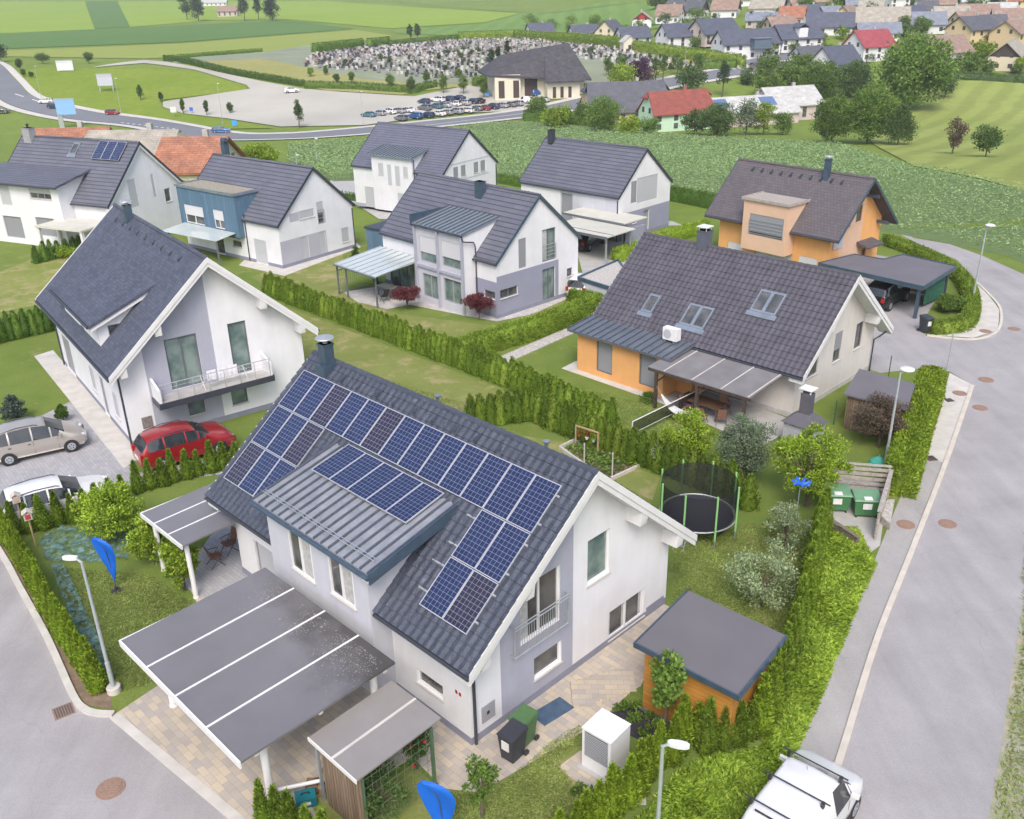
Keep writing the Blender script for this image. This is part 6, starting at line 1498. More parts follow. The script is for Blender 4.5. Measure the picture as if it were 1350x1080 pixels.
    if not lowd:
        b = MB(); b.box(h2-.06, h2+.012, -.26, .26, .40, .50); b.build('number_plate', PLATE, t)
        b = MB(); b.box(-h2-.02, -h2+.02, -.26, .26, .60, .71); b.build('number_plate', PLATE, t)
        b = MB()
        for s in (1, -1):
            for xx in (p['pil'][1] if len(p['pil']) > 1 else 0, p['ws'][1]-.35, ): b.box(xx-.006, xx+.006, s*(w*.992)-.004, s*(w*.992)+.004, .34, belt-.02)
            for xx in (-.25, -1.1 if len(p['pil']) > 1 else .3): b.box(xx-.2, xx-.06, s*w*.985-.012, s*w*.985+.02*s if s > 0 else s*w*.985+.012, .84, .875) if s > 0 else b.box(xx-.2, xx-.06, -w*.985-.02, -w*.985+.012, .84, .875)
        b.build('door_seam', BLACK, bo)
        if p['rails']:
            b = MB(); zt = lambda x: float(np.interp(x, tx, tz))
            for s in (1, -1): b.tube([(x, s*w*.68, zt(x)+(.05 if -1.5 < x < .1 else 0)) for x in (-1.65, -1.5, -.8, 0, .15)], .02, 6)
            b.build('roof_rail', ANTH, t)
    return t
def by_px(p0, p1, z=0):
    """position and heading from two photo pixels: rear and front wheel contacts of one side"""
    a, b = G(*p0), G(*p1); return a, b, math.atan2(b.y-a.y, b.x-a.x)
def car_at(label, cat, prof, pm, pr, pf, side, **k):
    """pr/pf: pixels of rear/front tyre contact on the visible side (+1 = the car's left)"""
    a, b, rz = by_px(pr, pf); p = PROF[prof]; m = (a+b)/2; mid = sum(p['wh'])/2
    n = Vector((-math.sin(rz), math.cos(rz), 0)); d = Vector((math.cos(rz), math.sin(rz), 0))
    c = m-n*side*p['w']-d*mid; c.z = float(T(c.x, c.y))+.02; return car(label, cat, prof, pm, c, rz, **k)
car_at('silver beige people carrier with black roof bars parked at the left edge', 'car', 'mpv', PSIL, (13, 615), (98, 596), -1)
car_at('white estate car with roof rails parked behind the thujas on the left', 'car', 'estate', PWHI, (50, 695), (118, 676), -1)
car_at('bright red SUV parked in front of the balcony house', 'car', 'suv', PRED, (217, 622), (292, 600), -1)
car_at('black car parked under the cream canopies', 'car', 'sedan', PBLK, (776, 333), (799, 321), -1)
car_at('dark car standing in the back of the wide flat carport', 'car', 'suv', PBLK, (1140, 402), (1158, 392), 1)
car_at('white car with only its roof visible between the flat roof garage and hedge', 'car', 'hatch', PWHI, (778, 395), (792, 382), -1)
# van at the lower right, roof rack across
va, vb = at_z(1031, 1001, 2.0), at_z(1101, 1038, 2.0); lat = (va-vb).normalized(); rzv = math.atan2(-lat.x, lat.y)
hd = Vector((math.cos(rzv), math.sin(rzv), 0)); pc = (va+vb)/2-hd*.15
van = car('white delivery van with black roof bars parked at the lower right kerb', 'van', 'van', PWHI, (pc.x, pc.y, .02), rzv, name='van')
b = MB()
for x in (-1.5, -.5, .55):
    b.tube([(x, -.88, 2.0), (x, .88, 2.0)], .022, 6)
    for s in (1, -1): b.box(x-.05, x+.05, s*.70-.04, s*.70+.04, 1.82, 1.99)
b.build('roof_bar', BLACK, van)
b = MB(); b.box(-1.72, -1.68, -.5, .5, 1.90, 1.93); b.build('roof_bar', BLACK, van)
b = MB(); b.box(-2.10, -2.04, -.1, .1, 1.72, 1.8); b.build('brake_light', LAMPR, van)
b = MB(); b.tube([(.35, .1, 1.88), (.28, .1, 2.05)], .008, 5); b.build('aerial', BLACK, van)
# ================================================================ street furniture and garden things
LAMPM = mat('lamp_grey', (.40, .44, .46), .45, .08, 5, metal=.3)
def lamp(label, base, h, arm=(1, 0), kind='arm', base_m=False):
    t = thing('street_lamp', label, 'street lamp', (base.x, base.y, base.z), 0, 'street lamps')
    MB().tube([(0, 0, -.1), (0, 0, 1.2), (0, 0, 1.21), (0, 0, h-.12)], [.075, .075, .06, .042], 12).build('pole', LAMPM, t)
    b = MB(); ax, ay = arm
    if kind == 'arm':
        b.tube([(0, 0, h-.14), (ax*.12, ay*.12, h-.04), (ax*.30, ay*.30, h)], [.04, .035, .03], 8); b.build('arm', LAMPM, t)
        nx, ny = -ay, ax; c = []
        b = MB(); L = .62; w = .13
        pts = [(.10, .04), (.17, w*.6), (.36, w*.75), (.50, w*.6), (.56, .03)]
        for sgn in (1,):
            top = [(ax*u+nx*v, ay*u+ny*v) for u, v in pts]+[(ax*u-nx*v, ay*u-ny*v) for u, v in reversed(pts)]
        b.prism(top, h-.03, h+.05)
        hd_ = b.build('lamp_head', mat('lamp_head_white', (.62, .64, .65), .4, .05), t)
        b = MB(); b.prism([(x*.92, y*.92) for x, y in top], h-.045, h-.031); b.build('lens', LAMPG, hd_)
    else:
        b.lathe((ax*.28, ay*.28, h-.10), [(.08, 0), (.20, .04), (.31, .10), (.30, .14), (.12, .20), (.02, .21)], 20); b.build('lamp_head', mat('lamp_head_white', (.62, .64, .65), .4, .05), t)
        MB().tube([(0, 0, h-.14), (ax*.28, ay*.28, h-.04)], .035, 8).build('arm', LAMPM, t)
    if base_m: MB().lathe((0, 0, 0), [(.22, -.05), (.22, .22), (.19, .24)], 18).build('foot', CONCL, t)
    return t
lamp('street lamp in the left lawn corner with a round concrete foot', G(151, 912), 5.08, (-1, .1), 'arm', True)
lamp('street lamp with a disc head rising behind the tall clipped hedge', G(1166, 618), 4.86, (1, 0), 'disc')
lamp('street lamp on the far bend beside the corner garden', G(1281, 402), 5.45, (.4, -.6), 'disc')
p = at_z(880, 978, 5.1); lamp('street lamp at the bottom edge before the leafy bank', Vector((p.x-.1, p.y, 0)), 5.1, (1, -.3), 'arm')
p = G(1248, 488); t = thing('marker_post', 'thin grey marker post at the lane junction', 'post', p); MB().tube([(0, 0, 0), (0, 0, 2.1)], .035, 8).build('pole', GALV, t); MB().lathe((0, 0, 2.05), [(.05, 0), (.07, .04), (.05, .12)], 10).build('cap', GALV, t)
for px, py, hp, lab in ((418, 215, 31, 'distant street lamp standing between the blue bay house and the rear white house'), (392, 222, 17, 'distant low street lamp at the corn field edge'), (294, 165, 52, 'distant street lamp at the edge of the gravel lot'), (160, 150, 44, 'distant street lamp behind the red car on the main road'), (55, 132, 42, 'distant street lamp beside the white car on the main road'),
                        (479, 165, 42, 'distant street lamp at the left end of the parked car rows'), (704, 125, 22, 'distant street lamp in front of the hall'), (903, 92, 22, 'distant street lamp before the cypress row'), (1020, 80, 12, 'distant street lamp beside the white farmhouse drive'), (1210, 47, 22, 'distant street lamp between the village roofs on the right'), (1110, 330, 30, 'street lamp beyond the orange house carport')):
    p = G(px, py); lamp(lab, p, hp*px_size(p), (1, 0), 'disc')
# feather flags
FLAG = mat('blue_flag_cloth', (.005, .11, .55), .6, .06, 3)
def flag(label, base, h, w, rz, tilt=(.10, 0)):
    t = thing('feather_flag', label, 'flag', base, rz, 'blue feather flags')
    MB().lathe((0, 0, 0), [(.22, 0), (.22, .04), (.06, .07), (.04, .16)], 14).build('foot', BLACK, t)
    n = 22; pole = []; edge = []
    for k in range(n+1):
        u = k/n; z = .15+h*u; bend = w*.45*max(0, (u-.62)/.38)**2.2
        pole.append((bend, .03*math.sin(u*5), z-.22*max(0, (u-.62)/.38)**2*h*.25))
    pole = [(-q[0]-.10*(q[2]/h)**2*h*.5, q[1], q[2]) for q in pole]
    b = MB(); b.tube(pole, [.018]*(n+1), 6); b.build('pole', mat('flag_pole', (.05, .08, .14), .4), t)
    b = MB(); m = 14
    rows = []
    for k in range(n+1):
        u = k/n; wd = 0 if u < .06 else w*1.05*max(0, math.sin(math.pi*min(1, ((u-.06)/.94)**2.0)))**.62
        x0 = pole[k][0]+.005; rows.append([(x0+wd*(j/m-.5)*1.0, pole[k][1]+.05*math.sin(u*9+j*.35)*(j/m), pole[k][2]) for j in range(m+1)])
    for off in (0, .012):
        for k in range(n):
            for j in range(m):
                q = [rows[k][j], rows[k][j+1], rows[k+1][j+1], rows[k+1][j]]; q = [(a, c+off, d) for a, c, d in q]
                b.face(q if off else q[::-1])
    b.build('banner', FLAG, t, smooth=True); return t
flag('blue teardrop flag standing on the left lawn', G(154, 779), 2.35, .62, 0)
p = at_z(548, 1026, 2.5); flag('blue teardrop flag cut off by the bottom edge below the bins', Vector((p.x+.62, p.y-.1, 0)), 2.5, .80, 0)
# bird houses
for px, py, z, lab, c in ((48, 722, 1.55, 'wooden bird house with red front on a pole in the lawn corner', (.35, .05, .04)), (33, 700, 1.6, 'plain wooden bird house on a pole behind the red-fronted one', (.40, .30, .22))):
    p = G(px, py); t = thing('bird_house', lab, 'bird house', p, .5, 'bird houses')
    WD = mat('raw_wood', (.42, .30, .18), .8, .15, 6)
    MB().tube([(0, 0, 0), (0, 0, z-.2)], .035, 8).build('pole', WD, t)
    b = MB(); b.box(-.15, .15, -.13, .13, z-.2, z+.1); bx_ = b.build('nest_box', mat('box_pale', (.5, .45, .42), .8, .1, 6), t)
    b = MB(); b.box(-.10, .10, -.142, -.131, z-.15, z+.06); b.build('front', mat('box_front%d' % px, c, .7), bx_)
    b = MB(); b.hexa([(-.2, -.18, z+.08), (0, -.18, z+.2), (0, .18, z+.2), (-.2, .18, z+.08), (-.2, -.18, z+.11), (0, -.18, z+.23), (0, .18, z+.23), (-.2, .18, z+.11)]); b.hexa([(0.001, -.18, z+.2), (.2, -.18, z+.08), (.2, .18, z+.08), (0.001, .18, z+.2), (.001, -.18, z+.23), (.2, -.18, z+.11), (.2, .18, z+.11), (.001, .18, z+.23)]); b.build('roof', mat('pale_roof_wood', (.48, .44, .40), .8, .1, 8), t)
# crumpled teal netting
def cloth(name, label, cat, poly, m, amp=.10, res=.09, h0=.05, seed=2):
    rng = np.random.default_rng(seed); P = np.array([(p[0], p[1]) for p in poly]); lo, hi = P.min(0), P.max(0)
    nx, ny = int((hi[0]-lo[0])/res)+2, int((hi[1]-lo[1])/res)+2; X, Y = np.meshgrid(np.linspace(lo[0], hi[0], nx), np.linspace(lo[1], hi[1], ny))
    Z = h0+amp*.5+amp*(.5*np.sin(X*4.1+Y*2.2+1.5*np.sin(Y*3))+.3*np.sin(X*9-Y*6+2*np.sin(X*3))+.25*np.sin(Y*14+X*3))+rng.normal(0, amp*.08, X.shape); Z = np.maximum(Z, .03)
    V = np.stack([X, Y, Z], -1).reshape(-1, 3)
    cx, cy = (X[:-1, :-1]+X[1:, 1:])/2, (Y[:-1, :-1]+Y[1:, 1:])/2; ins = np.zeros(cx.shape, bool)
    for i in range(len(P)):
        a, b = P[i], P[(i+1) % len(P)]; ins ^= ((a[1] > cy) != (b[1] > cy)) & (cx < (b[0]-a[0])*(cy-a[1])/(b[1]-a[1]+1e-12)+a[0])
    j, i = np.nonzero(ins); a = j*nx+i; F = np.stack([a, a+1, a+1+nx, a+nx], 1)
    return tag(npmesh(name, V, F, m, None, True), label, cat)
NET = mat('teal_net', (.07, .19, .18), .7, .35, 6, .5, 20, col2=(.20, .34, .33)); n_, l_ = NET.node_tree.nodes, NET.node_tree.links
tb = n_.new('ShaderNodeBsdfTransparent'); ms = n_.new('ShaderNodeMixShader'); tcn = n_.new('ShaderNodeTexCoord').outputs['Object']
l_.new(ramp(n_, l_, noise(n_, l_, tcn, 3.5, 6, .7), [(.40, .0), (.58, .75)]), ms.inputs[0]); l_.new(tb.outputs[0], ms.inputs[1]); l_.new(n_['Principled BSDF'].outputs[0], ms.inputs[2]); l_.new(ms.outputs[0], n_['Material Output'].inputs['Surface'])
cloth('netting', 'crumpled teal garden netting spread on the ground behind the flag', 'netting', gp([(52, 712), (70, 700), (140, 694), (172, 706), (168, 740), (120, 742), (85, 745), (60, 740)]), NET, .14)
cloth('netting', 'long strip of teal netting along the left kerb thujas', 'netting', gp([(66, 745), (85, 748), (120, 820), (152, 892), (146, 905), (132, 895), (98, 830)]), NET, .10, .07, .1, 4)
# folding chairs under the terrace canopy
BRN = mat('brown_frame_metal', (.10, .06, .05), .5, .1); BRF = mat('brown_fabric', (.22, .11, .08), .8, .2, 10)
def chair(label, loc, rz, scale=1, m1=BRN, m2=BRF, group='garden chairs'):
    t = thing('garden_chair', label, 'chair', loc, rz, group); t.scale = (scale,)*3
    b = MB(); b.box(-.23, .23, -.22, .22, .42, .45); b.build('seat', m2, t)
    b = MB(); b.hexa([(-.22, .20, .46), (.22, .20, .46), (.22, .23, .46), (-.22, .23, .46), (-.22, .34, .98), (.22, .34, .98), (.22, .37, .98), (-.22, .37, .98)]); b.build('backrest', m2, t)
    for s in (-1, 1):
        MB().tube([(s*.25, -.27, 0), (s*.25, .1, .45), (s*.25, .24, .66)], .016, 6).build('leg', m1, t); MB().tube([(s*.25, .33, 0), (s*.25, -.1, .44), (s*.25, -.22, .62), (s*.25, .24, .66)], .016, 6).build('leg', m1, t)
    return t
chair('brown folding chair on the terrace under the canopy, nearest the lawn', G(286, 745), 2.2); chair('brown folding chair beside the house wall under the canopy', G(303, 728), -.8)
def table(label, loc, rz, L=1.6, W=.9, m=None, h=.74):
    t = thing('garden_table', label, 'table', loc, rz); b = MB(); b.box(-L/2, L/2, -W/2, W/2, h-.04, h); b.build('tabletop', m or mat('grey_table', (.40, .39, .36), .6), t)
    for sx in (-1, 1):
        for sy in (-1, 1): b = MB(); b.box(sx*(L/2-.1)-.03, sx*(L/2-.1)+.03, sy*(W/2-.08)-.03, sy*(W/2-.08)+.03, 0, h-.04); b.build('leg', GREYF, t)
    return t
table('grey garden table under the milky glass canopy', G(512, 390), -.8)
for k, (px, py, r) in enumerate(((500, 384, .8), (507, 398, 3.9), (524, 384, .5), (528, 394, 3.2))): chair(('black chair at the left end of the grey table', 'black chair at the near side of the grey table', 'black chair at the far side of the grey table', 'black chair at the right end of the grey table')[k], G(px, py), r, 1, BLACK, BLACK, 'chairs around the grey table')
WDB = mat('table_brown', (.16, .09, .05), .6, .2, 5)
table('long brown timber table under the mesh canopy', G(925, 545), -.8, 2.4, 1.0, WDB)
for k, (px, py, r) in enumerate(((905, 545, 1), (925, 558, 2.5), (950, 560, 3), (955, 545, .2))): chair(('brown chair left of the long timber table', 'brown chair before the long timber table', 'brown chair at the near right of the timber table', 'brown chair right of the long timber table')[k], G(px, py), r, 1, BRN, BRF, 'chairs around the timber table')
# wheelie bins
def bin_(label, loc, rz, col, name='wheelie_bin', group='wheelie bins'):
    m = mat('bin_'+'_'.join('%d' % (c*1000) for c in col), col, .5, .1, 4); t = thing(name, label, 'bin', loc, rz, group)
    b = MB(); b.hexa([(-.22, -.25, .06), (.22, -.25, .06), (.22, .25, .06), (-.22, .25, .06), (-.28, -.33, .96), (.28, -.33, .96), (.28, .34, .96), (-.28, .34, .96)]); bo = b.build('body', m, t)
    b = MB(); b.hexa([(-.30, -.36, .962), (.30, -.36, .962), (.30, .36, .962), (-.30, .36, .962), (-.26, -.32, 1.03), (.26, -.32, 1.03), (.27, .36, 1.07), (-.27, .36, 1.07)]); l_ = b.build('lid', m, t)
    MB().tube([(-.24, .40, 1.0), (.24, .40, 1.0)], .02, 8).build('handle', m, l_)
    for s in (-1, 1): MB().tube([(s*.24, .30, .10), (s*.30, .30, .10)], .10, 14).build('wheel', BLACK, t)
    b = MB(); b.box(-.13, .13, -.336, -.30, .50, .80); b.build('sticker', PLATE, bo); return t
bin_('black wheelie bin with a white sticker by the meter box wall', G(676, 998), math.radians(-40), (.035, .038, .05)); bin_('green wheelie bin just behind the black one', G(690, 978), math.radians(-40), (.07, .15, .06))
bin_('dark wheelie bin at the drive edge by the flat carport post', G(1219, 438), .3, (.04, .045, .055)); bin_('black wheelie bin by the wall under the cream canopies', G(826, 318), .3, (.02, .02, .025))
b = MB(); p = G(686, 1001)
# heat pump
p0, p1 = G(767, 1009.6), G(803.7, 1031.9); dv = (p1-p0); rz = math.atan2(dv.y, dv.x); t = thing('heat_pump', 'tall white heat pump with louvred front standing on the paved strip', 'heat pump', p0, rz)
Lh = dv.length
b = MB(); b.box(0, Lh, 0, .95, .04, 1.42); cs = b.build('casing', PVC, t)
b = MB(); b.box(-.015, Lh+.015, -.015, .965, 1.421, 1.45); b.build('top_panel', mat('hp_top', (.74, .74, .74), .4), t)
b = MB()
for k in range(14): z = .50+k*.061; b.hexa([(.10, -.012, z), (Lh-.10, -.012, z), (Lh-.10, -.004, z), (.10, -.004, z), (.10, -.012, z+.024), (Lh-.10, -.012, z+.024), (Lh-.10, -.004, z+.024), (.10, -.004, z+.024)])
for k in range(2): x = .1+k*(Lh-.2); b.box(x-.006, x+.006, -.016, -.001, .49, 1.36)
b.build('louvre', LOUVRE, cs); b = MB(); b.box(.09, Lh-.09, -.0035, -.001, .48, 1.37); b.build('grille_back', GREYF, cs); b = MB(); b.box(-.1, Lh+.1, -.15, 1.05, -.02, .04); b.build('plinth', CONC, t)
rotuv(drape('paved_strip', gp([(735, 1012), (765, 990), (850, 1020), (852, 1062), (800, 1062)]), PAVER, .014), -.79)
# cellar light shaft cover + edging
b = MB(); P = gp([(699, 943), (738, 920), (757, 934), (718, 958)]); b.prism([(q.x, q.y) for q in P], .012, .05); tag(b.build('light_shaft_cover', mat('blue_grey_glass', (.06, .10, .16), .35, .2, 4)), 'dark blue-grey light shaft cover in the paving at the gable wall', 'shaft cover')
# steps down to the cellar (paving blocks)
b = MB()
for k in range(7):
    q = G(775+k*9, 922-k*3.2); b.box(q.x-.5, q.x+.2, q.y-.35, q.y+.7, .014, .13-.012*k)
o = b.build('garden_steps', PAVER); tag(o, 'low row of paving block steps along the gable wall toward the shed', 'steps')
# black mulch bed
drape('mulch_bed', gp([(805, 940), (850, 928), (880, 945), (878, 975), (850, 980), (820, 965)]), mat('black_mulch', (.035, .033, .04), .95, .4, 12, .8, 20), .018)
for k, (px, py) in enumerate(((818, 938), (834, 934), (835, 950), (855, 952), (848, 968), (866, 962))):
    nt_(px, py, 'small leafy plant in the black mulch bed by the shed', .35, .22, LEAF_G, nclump=8, per=20, leaf=.10, seed=60+k, base=.02, name='garden_plant', cat='plant', group='plants in the mulch bed', limbs=2)
# wooden garden shed
c = [at_z(838, 847, 2.60), at_z(973, 917, 2.36), at_z(1021, 832, 2.36), at_z(940, 794, 2.60)]
o = c[0]; ux = (c[1]-c[0]); ux.z = 0; Ls = ux.length; rz = math.atan2(ux.y, ux.x); Ws = (((c[2]-c[1]).xy).length+((c[3]-c[0]).xy).length)/2
t = thing('garden_shed', 'orange-brown wooden garden shed with dark flat roof among the thujas', 'shed', (o.x, o.y, 0), rz); t.scale = (1, 1, 1.12)
OWOOD = brickmat('orange_planks', (.42, .19, .035), (.50, .24, .05), (.22, .10, .02), 6, .14, .006, .6, .5, .18, .4)
b = MB(); b.hexa([(.22, .2, .1), (Ls-.22, .2, .1), (Ls-.22, Ws-.2, .1), (.22, Ws-.2, .1), (.22, .2, 2.17), (Ls-.22, .2, 2.0), (Ls-.22, Ws-.2, 2.0), (.22, Ws-.2, 2.17)]); b.build('wall', OWOOD, t)
b = MB(); b.hexa([(0, 0, 2.20), (Ls, 0, 2.0), (Ls, Ws, 2.0), (0, Ws, 2.20), (0, 0, 2.30), (Ls, 0, 2.10), (Ls, Ws, 2.10), (0, Ws, 2.30)]); r_ = b.build('roof', mat('grey_felt2', (.13, .125, .14), .75, .06, .6, .15, 40), t)
b = MB(); e = .05
b.hexa([(-e, -e, 2.17), (Ls+e, -e, 1.97), (Ls+e, -.001, 1.97), (-e, -.001, 2.17), (-e, -e, 2.33), (Ls+e, -e, 2.13), (Ls+e, -.001, 2.13), (-e, -.001, 2.33)]); b.hexa([(Ls+.001, 0, 1.92), (Ls+e, 0, 1.92), (Ls+e, Ws, 1.92), (Ls+.001, Ws, 1.92), (Ls+.001, 0, 2.13), (Ls+e, 0, 2.13), (Ls+e, Ws, 2.13), (Ls+.001, Ws, 2.13)])
b.hexa([(-e, 0, 2.12), (-.001, 0, 2.12), (-.001, Ws, 2.12), (-e, Ws, 2.12), (-e, 0, 2.33), (-.001, 0, 2.33), (-.001, Ws, 2.33), (-e, Ws, 2.33)]); b.build('eaves_trim', BLUEGREY, r_)
MB().tube([(Ls-.1, Ws-.1, 0), (Ls-.1, Ws-.1, 1.95)], .04, 8).build('downpipe', ANTH, t); b = MB(); b.box(.15, Ls-.15, .15, Ws-.15, 0, .099); b.build('base', GREYF, t)
# trampoline
p0, p1 = at_z(871, 680, .75), at_z(968, 672, .75); cc_ = (p0+p1)/2; R_ = (p1-p0).length/2
t = thing('trampoline', 'round trampoline with black safety net and bright green poles', 'trampoline', (cc_.x, cc_.y, 0))
MATB = mat('trampoline_mat', (.035, .037, .05), .6, .1)
MB().lathe((0, 0, .74), [(R_*.93, 0), (R_*.93, .012), (R_*.4, .0125)], 40).build('jumping_mat', MATB, t)
b = MB(); n = 40
for k in range(n):
    a = 2*math.pi*k/n; a2 = 2*math.pi*(k+1)/n; b.tube([(R_*math.cos(a), R_*math.sin(a), .75), (R_*math.cos(a2), R_*math.sin(a2), .75)], .03, 6, cap=False)
b.build('frame', GALV, t); b = MB()
for k in range(64): a = 2*math.pi*k/64; b.tube([(R_*.93*math.cos(a), R_*.93*math.sin(a), .748), (R_*.99*math.cos(a), R_*.99*math.sin(a), .75)], .010, 4)
b.build('springs', MATS['galvanised_steel'], t)
GRN = mat('pole_green', (.25, .52, .20), .5, .05)
netm, nn_, nl_, nb_ = nodes('safety_net'); tb = nn_.new('ShaderNodeBsdfTransparent'); df = nn_.new('ShaderNodeBsdfDiffuse'); df.inputs[0].default_value = (.03, .03, .035, 1); ms = nn_.new('ShaderNodeMixShader'); ms.inputs[0].default_value = .68
nl_.new(tb.outputs[0], ms.inputs[1]); nl_.new(df.outputs[0], ms.inputs[2]); nl_.new(ms.outputs[0], nn_['Material Output'].inputs['Surface'])
for k in range(8):
    a = 2*math.pi*k/8+.25; x, y = (R_+.06)*math.cos(a), (R_+.06)*math.sin(a)
    MB().tube([(x, y, .35), (x, y, 2.35)], .04, 8).build('net_pole', GRN, t); MB().tube([(x, y, 0), (x, y, .75)], .02, 6).build('leg', GALV, t)
b = MB(); n = 48; Rn = R_-.02
for k in range(n):
    a, a2 = 2*math.pi*k/n, 2*math.pi*(k+1)/n; b.face([(Rn*math.cos(a), Rn*math.sin(a), .78), (Rn*math.cos(a2), Rn*math.sin(a2), .78), (Rn*math.cos(a2), Rn*math.sin(a2), 2.25), (Rn*math.cos(a), Rn*math.sin(a), 2.25)])
b.build('safety_net', netm, t)
b = MB(); b.box(-R_-.0, -R_+.3, -.9, -.88, 0, .7) if False else None
b = MB(); lx = -R_*.72; b.tube([(lx, -R_*.5, .8), (lx+.35, -R_*.75, .8)], .02, 5); b.tube([(lx-.1, -R_*.95, .0), (lx+.2, -R_*.6, .78)], .02, 5); b.tube([(lx+.25, -R_*1.1, .0), (lx+.5, -R_*.78, .78)], .02, 5)
for q in (.2, .5, .8): b.tube([(lx-.1+.3*q, -R_*(.95-.35*q), .78*q), (lx+.25+.25*q, -R_*(1.1-.32*q), .78*q)], .018, 5)
b.build('ladder', GALV, t)
# vegetable garden
P = gp([(738, 592), (758, 582), (845, 615), (800, 636)]); drape('vegetable_bed', P, SOIL, .016)
b = MB(); PP = P+[P[0]]
o = thing('bed_border', 'concrete edging round the vegetable bed behind the roof ridge', 'edging', (0, 0, 0))
for i in range(4):
    d = (PP[i+1]-PP[i]).normalized(); n_ = Vector((-d.y, d.x, 0))*.05; q = [PP[i]-n_, PP[i+1]-n_, PP[i+1]+n_, PP[i]+n_]
    b = MB(); b.hexa([Vector((v.x, v.y, 0)) for v in q]+[Vector((v.x, v.y, .16)) for v in q]); b.build('edging_strip', CONCL, o)
cover(gp([(742, 594), (758, 585), (838, 615), (800, 632)]), 900, LEAF_G, 'rows of vegetables and salad plants in the bed', 'vegetables', (.12, .25), (.06, .12), .4, 8)
cover(gp([(806, 598), (822, 594), (848, 612), (838, 620)]), 600, LEAF_BR, 'bright herb clump at the right end of the bed', 'herbs', (.10, .2), (.04, .08), .5, 9)
for k, (px, py) in enumerate(((770, 617), (807, 630))):
    p = G(px, py); t = thing('garden_post', ('white garden post at the left of the vegetable bed', 'white garden post at the near corner of the vegetable bed')[k], 'post', p); MB().tube([(0, 0, 0), (0, 0, 1.25)], .03, 8).build('shaft', CONCL, t); MB().lathe((0, 0, 1.25), [(.035, 0), (.03, .03), (.005, .05)], 8).build('cap', CONCL, t)
p0, p1 = G(759, 590), G(788, 600); d = p1-p0; t = thing('plant_frame', 'timber frame with hanging red flower pots beside the vegetable bed', 'plant frame', p0, math.atan2(d.y, d.x)); Lf = d.length
WD = MATS['raw_wood']; b = MB(); b.box(-.03, .03, -.03, .03, 0, 1.15); b.box(Lf-.03, Lf+.03, -.03, .03, 0, 1.15); b.box(-.03, Lf+.03, -.035, .035, 1.151, 1.2); b.build('frame', WD, t)
for k in range(3):
    x = Lf*(.2+.3*k); MB().lathe((x, 0, .62), [(.05, 0), (.09, .12)], 12).build('flower_pot', PVC if k else BLACK, t); MB().tube([(x, 0, .74), (x, 0, 1.15)], .006, 4).build('hanger', BLACK, t)
    v, f, C_ = tree_arrays(.38, .16, .02, 8, 22, .06, seed=k); oo = npmesh('flowers', v, f, leafmat('red_flowers', (.10, .16, .03), (.35, .03, .03), (.45, .12, .05)) if k < 2 else LEAF_BR, t); oo.location = (x, 0, .66)
# hammock and framed net
p0, p1 = at_z(872, 520, 1.3), at_z(897, 537, .5)
t = thing('hammock', 'white cloth hammock slung from the timber canopy post', 'hammock', (p0.x, p0.y, 0)); d = (at_z(922, 545, .9)-p0); d.z = 0
b = MB(); n = 14
for k in range(n):
    u0, u1 = k/n, (k+1)/n; z0_, z1_ = 1.3-2.6*u0*(1-u0), 1.3-2.6*u1*(1-u1); w0, w1 = .12+.5*math.sin(math.pi*u0), .12+.5*math.sin(math.pi*u1); nrm = Vector((-d.y, d.x, 0)).normalized()
    a0, a1 = d*u0, d*u1
    b.face([a0-nrm*w0*.5+Vector((0, 0, z0_)), a1-nrm*w1*.5+Vector((0, 0, z1_)), a1+nrm*w1*.5+Vector((0, 0, z1_)), a0+nrm*w0*.5+Vector((0, 0, z0_))])
b.build('cloth', mat('hammock_cloth', (.55, .55, .55), .9), t, smooth=True); MB().tube([(0, 0, 1.3), (-.25, .15, 1.7)], .01, 5).build('rope', mat('rope', (.4, .36, .3), .9), t)
a, b_ = at_z(834, 556, 1.0), at_z(923, 513, 1.0); t = thing('badminton_net', 'white framed net stretched across the lawn before the mesh canopy', 'net', (0, 0, 0))
bb = MB(); bb.tube([a, b_], .025, 6); bb.tube([Vector((a.x, a.y, .35)), Vector((b_.x, b_.y, .35))], .015, 6); bb.tube([Vector((b_.x, b_.y, 0)), b_], .03, 6); bb.tube([Vector((a.x, a.y, 0)), a], .03, 6); bb.build('frame', PVC, t)
bb = MB(); bb.face([Vector((a.x, a.y, .36)), Vector((b_.x, b_.y, .36)), b_, a]); bb.build('mesh', netm, t)
# outdoor fireplace
p = G(1030, 586); t = thing('garden_fireplace', 'stone garden fireplace with dark hood and chimney beside the mesh canopy', 'fireplace', (p.x, p.y, 0), -.788)
STN = mat('speckled_stone', (.36, .36, .40), .9, .25, 14, .5, 30); HOOD = mat('dark_hood', (.10, .095, .115), .75, .1)
b = MB(); b.box(0, 1.5, 0, 1.2, 0, 1.25); b.build('base', STN, t)
b = MB(); b.hexa([(-.12, -.12, 1.251), (1.62, -.12, 1.251), (1.62, 1.32, 1.251), (-.12, 1.32, 1.251), (.45, .35, 1.72), (1.05, .35, 1.72), (1.05, .85, 1.72), (.45, .85, 1.72)]); b.build('hood', HOOD, t)
b = MB(); b.box(.5, 1.0, .38, .82, 1.72, 2.75); ch_ = b.build('chimney', HOOD, t)
b = MB(); b.box(.42, 1.08, .30, .90, 2.93, 2.98); b.box(.5, .56, .38, .44, 2.751, 2.93); b.box(.94, 1.0, .76, .82, 2.751, 2.93); b.box(.94, 1.0, .38, .44, 2.751, 2.93); b.box(.5, .56, .76, .82, 2.751, 2.93); b.build('cap', PVC, ch_)
